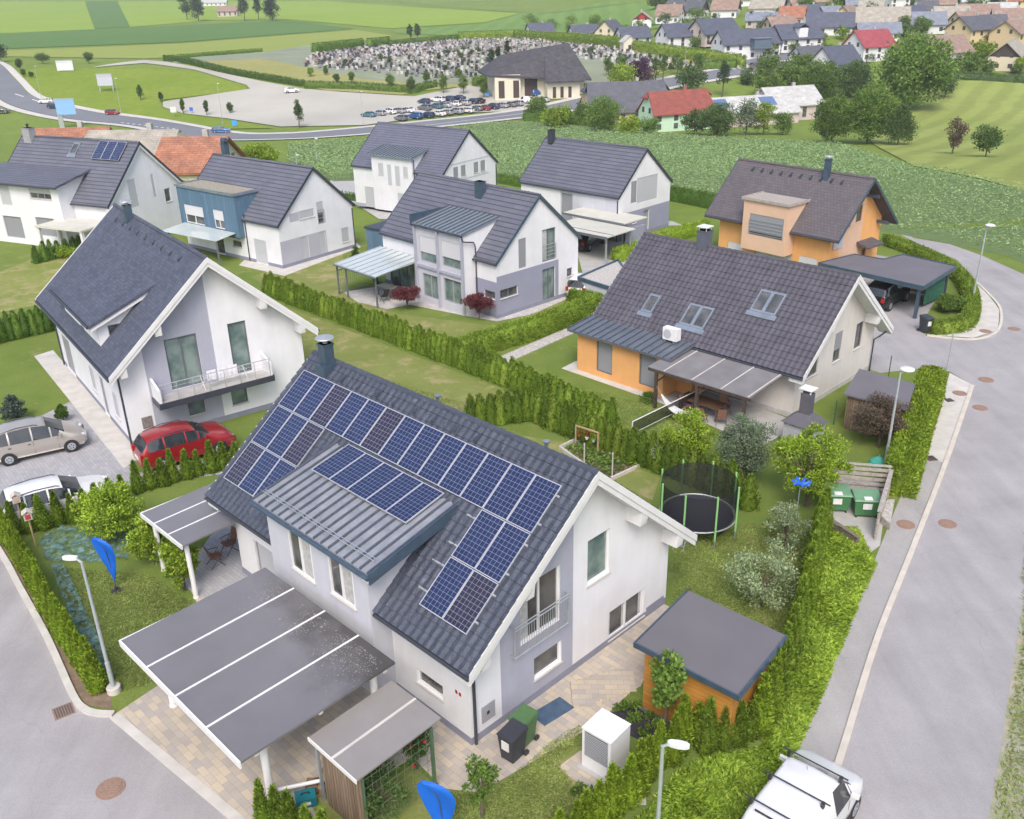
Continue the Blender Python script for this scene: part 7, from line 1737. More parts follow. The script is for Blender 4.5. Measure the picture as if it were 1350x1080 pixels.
# small grey-roofed shed by house D
c = [at_z(1112, 519, 1.9), at_z(1196, 540, 1.9), at_z(1207, 506, 2.0), at_z(1133, 486, 2.0)]
t = thing('garden_shed', 'low timber shed with grey felt roof between the beige house and the hedge', 'shed', (0, 0, 0)); b = MB(); b.slab(c, .08); b.build('roof', RFELT, t)
cen = sum(c, Vector())/4; q = [cen+(v-cen)*.88 for v in c]
b = MB(); b.prism([(v.x, v.y) for v in q], .02, 1.82); b.build('wall', PLANKV, t)
for k, (px, py, h_) in enumerate(((1099, 560, 1.3), (1171, 498, 1.3), (1212, 520, 1.3))):
    p = G(px, py); t = thing('fence_post', ('green fence post beside the beige gable', 'green fence post behind the low timber shed', 'green fence post at the end of the clipped hedge')[k], 'fence post', p); MB().tube([(0, 0, 0), (0, 0, h_)], .03, 6).build('post', mat('green_post2', (.03, .10, .07), .5), t)
    MB().lathe((0, 0, h_), [(.035, 0), (.01, .03)], 6).build('cap', BLACK, t)
p = G(1158, 612); t = thing('folded_parasol', 'small teal folded cover on the lawn at the lamp foot', 'cover', p, .5); b = MB(); b.lathe((0, 0, 0), [(.45, 0), (.38, .18), (.15, .34), (.02, .4)], 9); b.build('canopy', mat('teal_cloth', (.06, .38, .30), .6), t); MB().tube([(0, 0, .3), (0, 0, .5)], .02, 6).build('pole', GALV, t)
# bin yard
GW = mat('grey_weathered_wood', (.34, .31, .28), .85, .25, 6, .4, 30)
drape('bin_yard_floor', gp([(1080, 700), (1090, 625), (1172, 632), (1160, 720), (1130, 742)]), CONC, .022)
def slat_wall(label, pa, pb, h_, n=6, m=GW, name='slatted_fence', z0=.05):
    a, b_ = pa, pb; d = b_-a; L = d.length; t = thing(name, label, 'fence', a, math.atan2(d.y, d.x)); bb = MB()
    for k in range(n): z = z0+k*(h_-z0)/n; bb.box(0, L, -.02, .02, z, z+(h_-z0)/n*.62)
    bb.build('slats', m, t)
    for x in (0.02, L/2, L-.02): bb = MB(); bb.box(x-.04, x+.04, .021, .10, 0, h_+.02); bb.build('post', m, t)
    bb = MB(); bb.box(-.05, L+.05, -.05, .12, h_+.021, h_+.05); bb.build('cap_board', m, t); return t
slat_wall('back slatted timber fence of the bin yard', G(1076, 648), G(1168, 656), 1.45)
slat_wall('side slatted timber fence of the bin yard along the pavement', G(1168, 656), G(1152, 712), 1.3, 9)
slat_wall('low slatted timber bench-like fence at the front of the bin yard', G(1080, 690), G(1128, 722), .45, 3, mat('brown_weathered_wood', (.17, .14, .11), .85, .2, 6))
def container(label, loc, rz):
    m = mat('container_green', (.055, .17, .065), .5, .12, 3); t = thing('rubbish_container', label, 'container', loc, rz, 'green containers in the bin yard'); t.scale = (.80, .80, .84)
    b = MB(); b.hexa([(-.58, -.42, .16), (.58, -.42, .16), (.58, .42, .16), (-.58, .42, .16), (-.66, -.5, 1.0), (.66, -.5, 1.0), (.66, .5, 1.0), (-.66, .5, 1.0)]); bo = b.build('body', m, t)
    b = MB(); b.hexa([(-.70, -.56, 1.001), (.70, -.56, 1.001), (.70, .54, 1.001), (-.70, .54, 1.001), (-.66, -.50, 1.06), (.66, -.50, 1.06), (.66, .50, 1.16), (-.66, .50, 1.16)]); b.build('lid', mat('container_lid', (.13, .27, .16), .5, .1), t)
    for sx in (-1, 1):
        for sy in (-1, 1): MB().tube([(sx*.5-.03, sy*.36, .09), (sx*.5+.03, sy*.36, .09)], .09, 12).build('wheel', BLACK, t)
    b = MB(); b.box(-.25, .2, -.52, -.46, .55, .85); b.build('sticker', PLATE, bo); b = MB(); b.hexa([(-.2, -.5, 1.065), (.2, -.5, 1.065), (.2, -.2, 1.10), (-.2, -.2, 1.10), (-.2, -.5, 1.075), (.2, -.5, 1.075), (.2, -.2, 1.11), (-.2, -.2, 1.11)]); b.build('notice', PLATE, bo); return t
container('green wheeled container on the right in the bin yard', G(1139, 678), -.12); container('green wheeled container on the left, half behind the tree', G(1100, 671), -.12)
b = MB(); q = at_z(1055, 640, 1.9)
for k in range(7):
    a = k*.9; b.hexa([(0, 0, 0), (.05, .02, 0), (.06, .03, .02), (0, .02, .02), (.35*math.cos(a), .35*math.sin(a), .10+.05*(k % 2)), (.35*math.cos(a)+.1, .35*math.sin(a), .12), (.35*math.cos(a)+.1, .35*math.sin(a)+.08, .16), (.35*math.cos(a), .35*math.sin(a)+.08, .16)])
t = thing('garden_windmill', 'bright blue petal-shaped windmill among the tree leaves by the bin yard', 'windmill', (q.x, q.y, 0)); o = b.build('petals', mat('bright_blue', (.01, .10, .55), .4), t); o.location = (0, 0, q.z); MB().tube([(0, 0, 0), (0, 0, q.z)], .02, 6).build('pole', GALV, t)
b = MB(); P = gp([(1160, 690), (1168, 668), (1178, 668), (1172, 700)]); b.prism([(v.x, v.y) for v in P], 0, .35); tag(b.build('gabion', GRAVEL), 'small pale stone retaining block beside the bin yard', 'stone block')
# flat roof garage beyond the grey gable
t = thing('garage', 'flat gravel roofed garage with dark edge between two houses', 'garage', (0, 0, 0)); c = [at_z(762, 366, 1.6), at_z(806, 380, 1.6), at_z(822, 353, 1.6), at_z(815, 343, 1.6)]
b = MB(); b.prism([(v.x, v.y) for v in c], 0.02, 1.5); b.build('wall', LGREY, t); cen = sum(c, Vector())/4; q = [cen+(v-cen)*.96 for v in c]; b = MB(); b.prism([(v.x, v.y) for v in q], 1.501, 1.56); r_ = b.build('roof', GRAVEL, t)
b = MB()
for i in range(4):
    p_, q_ = c[i], c[(i+1) % 4]; d = (q_-p_).normalized(); n_ = Vector((d.y, -d.x, 0))*.06
    b.hexa([Vector((v.x, v.y, 1.42)) for v in (p_+n_, q_+n_, q_-n_, p_-n_)]+[Vector((v.x, v.y, 1.68)) for v in (p_+n_, q_+n_, q_-n_, p_-n_)])
b.build('edge_trim', BLUEGREY, r_)
b = MB(); P = gp([(652, 474), (760, 428), (770, 434), (662, 482)]); b.prism([(v.x, v.y) for v in P], .0, .05); tag(b.build('garden_path', GRAVEL), 'narrow grey gravel strip beside the clipped hedge', 'gravel strip')
# laundry on the balcony
h = hB; LM = mat('laundry', (.78, .76, .82), .9, .1, 3)
for k, (y, wd_) in enumerate(((3.9, .45), (4.45, .4), (5.0, .45))):
    p = h.M @ Vector((.80, y, 3.22)); t = thing('towel', ('pale towel on the left of the balcony rack', 'pale towel in the middle of the balcony rack', 'pale towel on the right of the balcony rack')[k], 'laundry', p, h.rz, 'laundry on the balcony')
    b = MB()
    for j in range(8):
        u, v = j/8, (j+1)/8; b.hexa([(.0+.03*math.sin(u*9), wd_*u, -.5), (.03*math.sin(v*9), wd_*v, -.5), (.03*math.sin(v*9)+.015, wd_*v, -.5), (.03*math.sin(u*9)+.015, wd_*u, -.5), (0, wd_*u, 0), (0, wd_*v, 0), (.015, wd_*v, 0), (.015, wd_*u, 0)])
    b.build('cloth', LM, t, smooth=False); MB().tube([(0, 0, .005), (0, wd_, .005)], .008, 5).build('hem', PVC, t)
p = h.M @ Vector((.6, 3.7, 2.27)); t = thing('drying_rack', 'white wire drying rack on the balcony', 'drying rack', p, h.rz); b = MB()
for y in (0, 2.2):
    b.tube([(-.3, y, 0), (.3, y, .62)], .012, 5); b.tube([(.3, y, 0), (-.3, y, .62)], .012, 5)
for x in (-.3, -.1, .1, .3): b.tube([(x, 0, .62), (x, 2.2, .62)], .008, 5)
b.build('frame', PVC, t)
# things stored under the carport
TEAL = mat('teal_case', (.01, .16, .20), .5, .1); M_A = hA.M
def stored(x, y, z=0.02): return M_A @ Vector((x, y, z))
for k, (x, y) in enumerate(((-1.75, -4.6), (-1.55, -3.6))):
    t = thing('tool_case', ('teal power tool case on the paving by the white post', 'teal power tool case further under the carport')[k], 'tool case', stored(x, y), .3+k, 'tool cases under the carport'); b = MB(); b.box(-.28, .28, -.2, .2, 0, .30); c_ = b.build('case', TEAL, t)
    MB().tube([(-.12, 0, .30), (-.1, 0, .37), (.1, 0, .37), (.12, 0, .30)], .018, 6).build('handle', BLACK, c_); b = MB(); b.box(-.12, .12, -.206, -.2, .1, .2); b.build('sticker', PLATE, c_)
for k, (x, y, c_) in enumerate(((-2.0, -4.2, (.20, .12, .07)), (-1.9, -3.9, (.45, .36, .05)), (-1.75, -4.0, (.28, .2, .12)), (-2.1, -3.6, (.15, .15, .16)))):
    t = thing('storage_crate', ('brown wooden crate beside the teal tool case', 'yellow plastic crate among the stored things', 'cardboard coloured crate behind the yellow one', 'grey plastic crate at the back of the stored things')[k], 'crate', stored(x, y), k, 'crates under the carport'); b = MB(); m_ = mat('crate%d' % k, c_, .8, .2, 8); w_ = .17
    b.box(-w_, w_, -w_, w_, 0, .02); b.box(-w_, w_, -w_, -w_+.02, .02, .24); b.box(-w_, w_, w_-.02, w_, .02, .24); b.box(-w_, -w_+.02, -w_+.02, w_-.02, .02, .24); b.box(w_-.02, w_, -w_+.02, w_-.02, .02, .24); b.build('box', m_, t); b = MB(); b.box(-w_-.01, w_+.01, -w_-.01, w_+.01, .241, .26); b.build('rim', m_, t)
for k, (x, y, a) in enumerate(((-1.7, -3.2, .4), (-1.9, -4.4, .9))):
    t = thing('plastic_pipe', ('white plastic pipe leaning across the stored things', 'white plastic pipe lying beside the tool case')[k], 'pipe', stored(x, y, .35), a+hA.rz, 'white pipes under the carport'); MB().tube([(-.9, 0, 0), (.9, 0, .25)], .055, 10).build('tube', PVC, t); MB().tube([(-.93, 0, -.008), (-.80, 0, .026)], .065, 10).build('collar', CONCL, t)
# ================================================================ far things
# corn field
def corn():
    rng = np.random.default_rng(11); P = np.array([(p.x, p.y) for p in gp([(380, 194), (640, 165), (720, 163), (900, 181), (1110, 193), (1200, 224), (1450, 288), (1450, 392), (1330, 336), (1235, 316), (1160, 303), (900, 260), (660, 233), (440, 238), (380, 213)])])
    lo, hi = P.min(0), P.max(0); row = 1.05; sp = .24; ang = .12
    xs = np.arange(lo[0]-20, hi[0]+20, sp); ys = np.arange(lo[1]-20, hi[1]+20, row); X, Y = np.meshgrid(xs, ys); X = X.ravel()+rng.normal(0, .08, X.size); Y = Y.ravel()+rng.normal(0, .07, Y.size)
    cx, cy = (lo+hi)/2; c, s = math.cos(ang), math.sin(ang); X, Y = cx+(X-cx)*c-(Y-cy)*s, cy+(X-cx)*s+(Y-cy)*c
    ins = np.zeros(len(X), bool)
    for i in range(len(P)):
        a, b = P[i], P[(i+1) % len(P)]; ins ^= ((a[1] > Y) != (b[1] > Y)) & (X < (b[0]-a[0])*(Y-a[1])/(b[1]-a[1]+1e-12)+a[0])
    vis = ins & (abs(X) < Y*.62+8) & (rng.random(len(X)) < np.clip(1.5-Y/220, .6, 1)); X, Y = X[vis], Y[vis]; n = len(X)
    if n > 150000: k = rng.permutation(n)[:150000]; X, Y = X[k], Y[k]; n = len(X)
    Z = T(X, Y)+.02; big = np.clip(Y/150, .75, 1.2); hgt = (.85+.25*np.sin(X*.11)*np.cos(Y*.09)+rng.normal(0, .10, n))
    parts = []
    for k in range(3):
        a = rng.random(n)*2*math.pi; C = np.stack([X, Y, Z+hgt*(.35+.28*k)], 1); D = np.stack([np.cos(a), np.sin(a), rng.uniform(-.1, .8, n)], 1)
        parts.append(leaf_quads(C, D, rng.uniform(.30, .52, n)*big, rng.uniform(.09, .14, n)*big, rng))
    V, F = join(parts); return tag(npmesh('corn_plants', V, F, CORN_L), 'dense young corn plants covering the field behind the houses', 'corn', kind='stuff')
corn()
# village houses
RD = {'dark': brickmat('v_dark', (.085, .09, .11), (.10, .105, .125), (.06, .06, .075), 1.0, .4, .03, .7, .5, .2, .3), 'navy': brickmat('v_navy', (.075, .085, .12), (.09, .10, .14), (.05, .055, .08), 1.0, .4, .03, .7, .5, .2, .3), 'brown': brickmat('v_brown', (.24, .17, .14), (.30, .21, .17), (.17, .12, .10), 1., .4, .03, .8, .5, .25, .3),
 'beige': brickmat('v_beige', (.30, .28, .24), (.36, .33, .28), (.22, .20, .17), 1., .4, .03, .8, .5, .25, .3), 'red': brickmat('v_red', (.27, .075, .055), (.22, .06, .05), (.17, .05, .04), 1., .4, .03, .8, .5, .2, .3), 'orange': brickmat('v_orange', (.38, .16, .09), (.30, .13, .08), (.20, .10, .07), 1., .4, .05, .8, .5, .35, .3),
 'crim': brickmat('v_crimson', (.27, .055, .07), (.32, .07, .08), (.2, .04, .05), 1., .4, .03, .8, .5, .2, .3), 'bluegrey': brickmat('v_bluegrey', (.17, .19, .24), (.21, .23, .28), (.12, .14, .18), 1., .4, .03, .7, .5, .2, .3), 'pale': brickmat('v_pale', (.40, .40, .40), (.48, .48, .47), (.32, .32, .32), 1., .4, .03, .8, .5, .2, .3)}
WL = {'white': WHITE, 'beige': mat('v_cream', (.62, .55, .42), .9, .05), 'yellow': mat('v_yellow', (.60, .47, .29), .9, .05), 'pink': mat('v_pinkish', (.50, .42, .40), .9, .05), 'green': mat('v_mint', (.50, .68, .52), .9, .05)}
DKW = mat('dark_cladding', (.06, .045, .04), .8, .2, 3)
def vhouse(label, px, py, L, W, eave, rise, yaw, rf='dark', wl='white', gable=None, z0=0, dorm=0, win=True, oh=.6, hip=0, group='village houses beyond the fields'):
    """px,py = photo pixel of the base centre of the side facing the camera; yaw turns the ridge; L along ridge"""
    if py < 45 and group: L, W, eave, rise = L*.84, W*.88, eave*.9, rise*.92
    p = G(px, py); t = thing('village_house', label, 'house', (p.x, p.y+W*.35, p.z-.2), yaw, group); a, c = L/2, W/2; H = eave; R = eave+rise
    b = MB()
    for s in (1, -1):
        b.face([(-a, -c*s, 0) if s > 0 else (a, c, 0), (a, -c, 0) if s > 0 else (-a, c, 0), (a, -c, H) if s > 0 else (-a, c, H), (-a, -c, H) if s > 0 else (a, c, H)])
    hh = hip*rise
    for x, s in ((a, 1), (-a, -1)):
        q = [(x, -c, 0), (x, c, 0), (x, c, H), (x, -c, H)]; b.face(q if s > 0 else q[::-1])
        g_ = [(x, -c, H), (x, c, H), (x, c*hip, R-hh), (x, -c*hip, R-hh)] if hip else [(x, -c, H), (x, c, H), (x, 0, R)]; b.face(g_ if s > 0 else g_[::-1], 1 if gable else 0)
    b.build('wall', [WL[wl], DKW if gable == 'dark' else MATS['red_enamel'] if gable == 'red' else WL[wl]], t)
    k = rise/c; e = oh; b = MB(); th = .25; hx = hip*a*.35
    for s in (-1, 1):
        b.hexa([(-a-e, s*(c+e), H-k*e), (a+e, s*(c+e), H-k*e), (a+e-hx, 0, R), (-a-e+hx, 0, R), (-a-e, s*(c+e), H-k*e+th), (a+e, s*(c+e), H-k*e+th), (a+e-hx, 0, R+th), (-a-e+hx, 0, R+th)] if s < 0 else
               [(a+e, s*(c+e), H-k*e), (-a-e, s*(c+e), H-k*e), (-a-e+hx, 0, R), (a+e-hx, 0, R), (a+e, s*(c+e), H-k*e+th), (-a-e, s*(c+e), H-k*e+th), (-a-e+hx, 0, R+th), (a+e-hx, 0, R+th)])
    if hip:
        for s in (-1, 1): b.hexa([(s*(a+e), -c*hip-e, R-hh-.3), (s*(a+e), c*hip+e, R-hh-.3), (s*(a+e-hx-.3), .05, R), (s*(a+e-hx-.3), -.05, R), (s*(a+e), -c*hip-e, R-hh), (s*(a+e), c*hip+e, R-hh), (s*(a+e-hx-.3), .05, R+th+.02), (s*(a+e-hx-.3), -.05, R+th+.02)])
    r = b.build('roof', RD[rf], t)
    b = MB(); cx = a*.3; b.box(cx-.35, cx+.35, .4, 1.0, R-1.0, R+1.0); b.build('chimney', CONC if rf != 'red' else mat('brick_red', (.3, .12, .09), .9), r)
    if dorm:
        b = MB(); dy = -c*.55; zt = H+rise*.45+1.2; b.hexa([(-1.6, -c-.1, H), (1.6, -c-.1, H), (1.6, 0, H), (-1.6, 0, H), (-1.6, -c-.1, zt), (1.6, -c-.1, zt), (1.6, 0, zt), (-1.6, 0, zt)]); d_ = b.build('dormer', WL[wl], t)
        b = MB(); b.hexa([(-2.0, -c-.5, zt), (0, -c-.5, zt+1.2), (0, .1, zt+1.2), (-2.0, .1, zt), (-2.0, -c-.5, zt+.2), (0, -c-.5, zt+1.4), (0, .1, zt+1.4), (-2.0, .1, zt+.2)]); b.hexa([(0.001, -c-.5, zt+1.2), (2.0, -c-.5, zt), (2.0, .1, zt), (.001, .1, zt+1.2), (0.001, -c-.5, zt+1.4), (2.0, -c-.5, zt+.2), (2.0, .1, zt+.2), (.001, .1, zt+1.4)]); b.build('dormer_roof', RD[rf], d_)
    if win:
        for x in np.linspace(-a+1.3, a-1.3, max(2, int(L/3.5))):
            for z in ([.9] if eave < 4 else [.9, eave-1.9]): b = MB(); b.box(x-.55, x+.55, -c-.05, -c, z, z+1.25); b.build('window', GLASS, t)
        for s in (-1, 1):
            for y in (-c*.4, c*.4):
                b = MB(); x = s*a; b.box(min(x, x+s*.05), max(x, x+s*.05), y-.5, y+.5, H-.2, H+1.0); b.build('window', GLASS, t)
                b = MB(); b.box(min(x, x+s*.05), max(x, x+s*.05), y-.6, y+.6, .9, 2.1); b.build('window', GLASS, t)
    return t
V = vhouse; g_ = 'houses behind the cemetery hedge'
V('low house with navy roof and white gable, first behind the left end of the hedge', 712, 50, 11, 8, 2.6, 3.4, .35, 'navy', 'white')
V('navy roofed house second along behind the hedge', 770, 53, 11, 8, 2.6, 3.2, .3, 'navy', 'white')
V('dark roofed beige house third along behind the hedge', 805, 52, 9, 9, 3, 4.0, 1.0, 'dark', 'beige')
V('navy roofed house just left of the chapel', 835, 58, 11, 8, 2.6, 3.2, .3, 'navy', 'white')
V('white house with a red gable panel', 848, 38, 9, 9, 4.2, 3, 1.35, 'beige', 'white', 'red')
V('brown roofed white house behind the red gable one', 884, 31, 12, 8, 4, 4, -.5, 'brown', 'white')
V('dark roofed house at the field edge, top left of the village', 893, 20, 9, 8, 3.5, 3.8, -.7, 'dark', 'pink'); V('dark steep roof beside the field edge house', 918, 24, 10, 8, 3.5, 4, -.7, 'dark', 'white', 'dark')
V('white house with grey-blue roof left of the pale gable house', 893, 64, 11, 9, 4.2, 3.6, .35, 'navy', 'white')
V('pale house with large navy roof and twin round gable lights', 942, 60, 15, 10, 4.2, 4.2, .5, 'navy', 'pink')
V('brown roofed house with dark gable above the pale gable house', 958, 24, 12, 9, 4, 3.8, -.4, 'brown', 'white', 'dark')
V('large grey roofed house with dark bargeboards behind the spruce', 1015, 22, 15, 10, 4, 4.6, -.5, 'beige', 'white', 'dark')
t = V('white L-shaped house with blue-grey glazed box over its entrance', 985, 78, 20, 9, 5, 3.8, .28, 'navy', 'white'); b = MB(); b.box(-1, 5, -7.2, -4.51, 3.4, 6.4); b.build('glazed_box', mat('box_blue', (.10, .14, .19), .4), t); b = MB(); b.box(-1.3, 5.3, -7.5, -4.5, 6.401, 6.6); b.build('box_roof', ZINC, t)
V('long white wing with gable dormer beside the L-shaped house', 1050, 68, 15, 9, 4.4, 3.8, .3, 'navy', 'white', dorm=1)
V('orange roofed white house with dark gable above the white wing', 1046, 34, 10, 8, 3.6, 3.6, -.4, 'orange', 'white', 'dark')
V('low blue-grey and brown roofed house beside the spruce', 1006, 36, 13, 8, 3, 2.6, -.3, 'bluegrey', 'pink')
V('dark navy roofed house with timber shed beside it', 1096, 46, 15, 9, 3, 4, -.3, 'navy', 'white', 'dark')
V('yellow gabled house with reddish roof', 1118, 36, 11, 8, 4.4, 3.4, .9, 'brown', 'yellow'); V('blue-grey roofed house above the yellow gable', 1135, 16, 13, 8, 3.6, 3.2, -.2, 'bluegrey', 'white')
V('broad beige roofed house behind the crimson roof', 1165, 42, 20, 11, 4, 4.6, -.3, 'beige', 'white'); V('low blue-grey roofed house right behind the crimson roof', 1160, 54, 13, 8, 2.8, 2.8, -.2, 'bluegrey', 'white', 'dark')
V('white gabled house with crimson roof and brick chimney', 1148, 80, 13, 9, 4.6, 4.2, .45, 'crim', 'white'); V('navy roofed house with white timber gable among trees', 1105, 98, 13, 10, 2.8, 5, .6, 'navy', 'white')
V('white house with brown roof and dark gable board right of the huge tree', 1243, 90, 17, 10, 4.8, 4.2, -.45+.95, 'brown', 'white', 'dark'); V('yellow house with carved balcony and dark hipped roof', 1285, 60, 14, 10, 5.2, 3.6, .5, 'dark', 'yellow')
V('orange-yellow house with brown roof at the right edge', 1342, 66, 13, 10, 5.4, 3.4, .6, 'brown', 'yellow'); V('cream house with dark timber gable at the right edge', 1335, 92, 13, 9, 4, 3.8, .9, 'beige', 'beige', 'dark')
V('blue-grey roofed white house right of the round bush', 1222, 44, 14, 9, 3.6, 3.8, -.2, 'bluegrey', 'white', 'dark'); V('beige roofed house with dark gable beside the yellow balcony house', 1255, 36, 13, 9, 3.6, 3.8, -.2, 'beige', 'white', 'dark')
V('small dark roofed house in the middle of the village back row', 1222, 22, 9, 7, 3.2, 3, -.2, 'dark', 'white', 'dark'); V('pinkish roofed house in the back row', 1240, 16, 13, 8, 3.6, 3.4, -.2, 'brown', 'pink'); V('white house with blue-grey roof in the back row', 1183, 12, 10, 8, 5, 3, .2, 'bluegrey', 'white')
V('long brownish roof behind the yellow balcony house', 1290, 30, 16, 9, 3.4, 3.4, -.2, 'brown', 'beige', 'dark'); V('large pale grey roof at the top right', 1298, 12, 20, 10, 3.6, 3.4, -.2, 'pale', 'white'); V('red roofed yellow house at the top right corner', 1338, 16, 13, 9, 5, 3, .1, 'orange', 'yellow')
V('pinkish grey roofed white house with brick chimney near the right edge', 1335, 40, 14, 9, 4, 3.6, -.3, 'brown', 'white', 'dark'); V('brown roofed house at the very top of the village', 1080, 12, 12, 8, 3.6, 3.4, -.3, 'brown', 'white'); V('grey roofed house at the very top centre', 1035, 8, 12, 8, 3.4, 3.4, -.3, 'dark', 'white')
V('dark roofed house at the very top left of the village', 930, 8, 12, 8, 3.4, 3.4, -.3, 'navy', 'white'); V('beige roofed house in the top row behind the dark gables', 985, 8, 12, 8, 3.6, 3.6, .2, 'beige', 'white')
V('small navy roofed house with dark gable between the upper rows', 1068, 30, 10, 8, 3.4, 3.4, -.3, 'navy', 'white', 'dark'); V('steep brown roof with white wall above the orange roofed house', 1052, 20, 10, 8, 3.4, 3.6, .4, 'brown', 'white'); V('blue-grey roofed white cottage left of the yellow gable', 1095, 30, 9, 7, 3.2, 3.0, .3, 'bluegrey', 'white')
V('beige roofed cottage with dark gable under the top row', 1150, 24, 10, 8, 3.4, 3.4, -.4, 'beige', 'white', 'dark'); V('navy roofed cottage in the second row from the top', 1205, 30, 10, 7, 3.2, 3.2, .4, 'navy', 'white'); V('reddish brown roofed cottage right of the second row', 1275, 40, 10, 8, 3.4, 3.2, .3, 'brown', 'beige')
V('dark hipped cottage between yellow houses', 1308, 44, 10, 8, 3.4, 3.0, -.2, 'dark', 'white', 'dark'); V('pale roofed cottage at the right edge of the top row', 1322, 26, 11, 8, 3.4, 3.0, -.3, 'pale', 'white'); V('small dark roofed cottage beside the navy timber roof', 1068, 84, 9, 7, 2.6, 2.4, .3, 'dark', 'white')
V('beige roofed cottage above the crimson roof chimney', 1190, 40, 10, 8, 3.2, 3.0, .5, 'beige', 'white', 'dark'); V('brown roofed cottage just above the white wing', 1030, 46, 10, 7, 3.0, 2.8, .3, 'brown', 'pink'); V('navy roofed cottage left of the brown roof with white wall', 1008, 14, 10, 7, 3.2, 3.2, -.4, 'navy', 'white', 'dark')
V('small crimson roofed cottage in the very top row', 1110, 6, 10, 7, 3.2, 3.0, -.3, 'crim', 'white'); V('dark roofed cottage at the very top right of centre', 1160, 8, 10, 7, 3.2, 3.0, .3, 'dark', 'white'); V('low flat dark shed in front of the L-shaped house', 1020, 95, 12, 5, 2.2, .6, .1, 'dark', 'pink', win=False)
# nearer group
V('mint green gabled cottage with red roof at the corn field edge', 893, 172, 16, 8, 4.6, 4.2, .35, 'red', 'green', group=None, hip=.25)
t = V('long pale metal roofed barn with solar strips behind shrubs', 985, 165, 24, 11, 3, 3.4, .28, 'pale', 'pink', group=None, win=False); b = MB(); k_ = 3.4/5.5
for x0_, x1_ in ((-11, -6), (3, 7)): b.hexa([(x0_, -3.4, 3+(5.5-3.4)*k_+.26), (x1_, -3.4, 3+(5.5-3.4)*k_+.26), (x1_, -.8, 3+(5.5-.8)*k_+.26), (x0_, -.8, 3+(5.5-.8)*k_+.26), (x0_, -3.4, 3+(5.5-3.4)*k_+.36), (x1_, -3.4, 3+(5.5-3.4)*k_+.36), (x1_, -.8, 3+(5.5-.8)*k_+.36), (x0_, -.8, 3+(5.5-.8)*k_+.36)])
b.build('solar_strip', mat('blue_strip', (.10, .16, .30), .3), t)
V('pale roofed farmhouse joined to the barn end', 1040, 158, 14, 11, 4, 3.6, .3, 'pale', 'pink', group=None)
V('brown-grey roofed house before the cemetery trees', 826, 160, 21, 13, 3, 6.2, .1, 'dark', 'yellow', group=None, hip=.3)
V('brown and white farmhouse between the spruces at the top left', 300, 22, 14, 9, 4, 3, .1, 'brown', 'pink', group=None); V('long low white farm shed behind the spruces', 282, 8, 22, 8, 3, 2, .1, 'pale', 'white', group=None)
# orange tiled houses behind the leftmost white house
V('long orange tiled house at the left behind the chimney', 92, 232, 12, 7, 4.2, 2.6, .03, 'orange', 'beige', group=None, z0=0)
t = V('large house with mixed grey and orange hipped tile roof', 176, 243, 13, 10, 3.5, 3.0, -.10, 'beige', 'beige', group=None, hip=.35)
V('orange tiled wing beside the grey tiled roof', 256, 248, 7.5, 10, 2.6, 3.1, -.10, 'orange', 'beige', group=None)
# cemetery hall
p = G(715, 130); t = thing('cemetery_hall', 'cream hall with huge sweeping dark shingle roof beside the cemetery', 'hall', (p.x, p.y, p.z), .16); t.scale = (1.06, 1.06, 1.24); CRW = mat('hall_cream', (.62, .58, .47), .9, .05)
HR = brickmat('hall_shingle', (.045, .045, .055), (.075, .07, .08), (.03, .03, .035), .8, .35, .02, .8, .5, .3, .3)
b = MB(); b.box(-13, 12, 2, 14, 0, 5.6); b.box(-13, -6, 0, 2, 0, 5.5); b.box(1, 10, -2, 2, 0, 4.6); b.build('wall', CRW, t)
b = MB()
b.hexa([(-15.5, 0, 5.2), (13.5, -1, 3.6), (9, 8, 11.2), (-10, 8, 9.0), (-15.5, 0, 5.6), (13.5, -1, 4.0), (9, 8, 11.6), (-10, 8, 9.4)]); b.hexa([(13.5, -1, 3.6), (15, 15, 5.5), (9, 8.2, 11.2), (9, 8, 11.2), (13.5, -1, 4.0), (15, 15, 5.9), (9, 8.2, 11.6), (9, 8, 11.6)])
b.hexa([(15, 15, 5.5), (-15.5, 15.5, 5.2), (-10, 8.01, 9.0), (9, 8.01, 11.2), (15, 15, 5.9), (-15.5, 15.5, 5.6), (-10, 8.01, 9.4), (9, 8.01, 11.6)]); b.hexa([(-15.5, 15.5, 5.2), (-15.5, 0, 5.2), (-10, 8, 9.0), (-10, 8.01, 9.0), (-15.5, 15.5, 5.6), (-15.5, 0, 5.6), (-10, 8, 9.4), (-10, 8.01, 9.4)])
b.hexa([(.2, -3.4, 3.6), (11, -3.4, 3.6), (9.5, 3, 8.2), (1.5, 4, 8.6), (.2, -3.4, 3.95), (11, -3.4, 3.95), (9.5, 3, 8.6), (1.5, 4, 9.0)]); b.build('roof', HR, t)
for x in (-12, -8): b = MB(); b.box(x, x+1.6, -.06, -.001, .4, 4.2); b.build('window', DKW, t)
for x in (2.5, 4.6, 6.8): b = MB(); b.box(x, x+.9, -2.06, -2.001, .2, 2.6); b.build('window', DKW, t)
b = MB(); b.box(-4.5, -1, 1.9, 1.999, 0, 4.4); b.build('entrance', DKW, t)
p = G(828, 68); t = thing('chapel', 'small cream chapel in the gap of the long hedge', 'chapel', p, .2); b = MB(); b.box(-2.2, 2.2, -1.6, 2.6, 0, 3.2); b.extr([(-2.2, -1.6, 3.2), (2.2, -1.6, 3.2), (0, -1.6, 5.0)], (0, 4.2, 0)); b.build('wall', CRW, t)
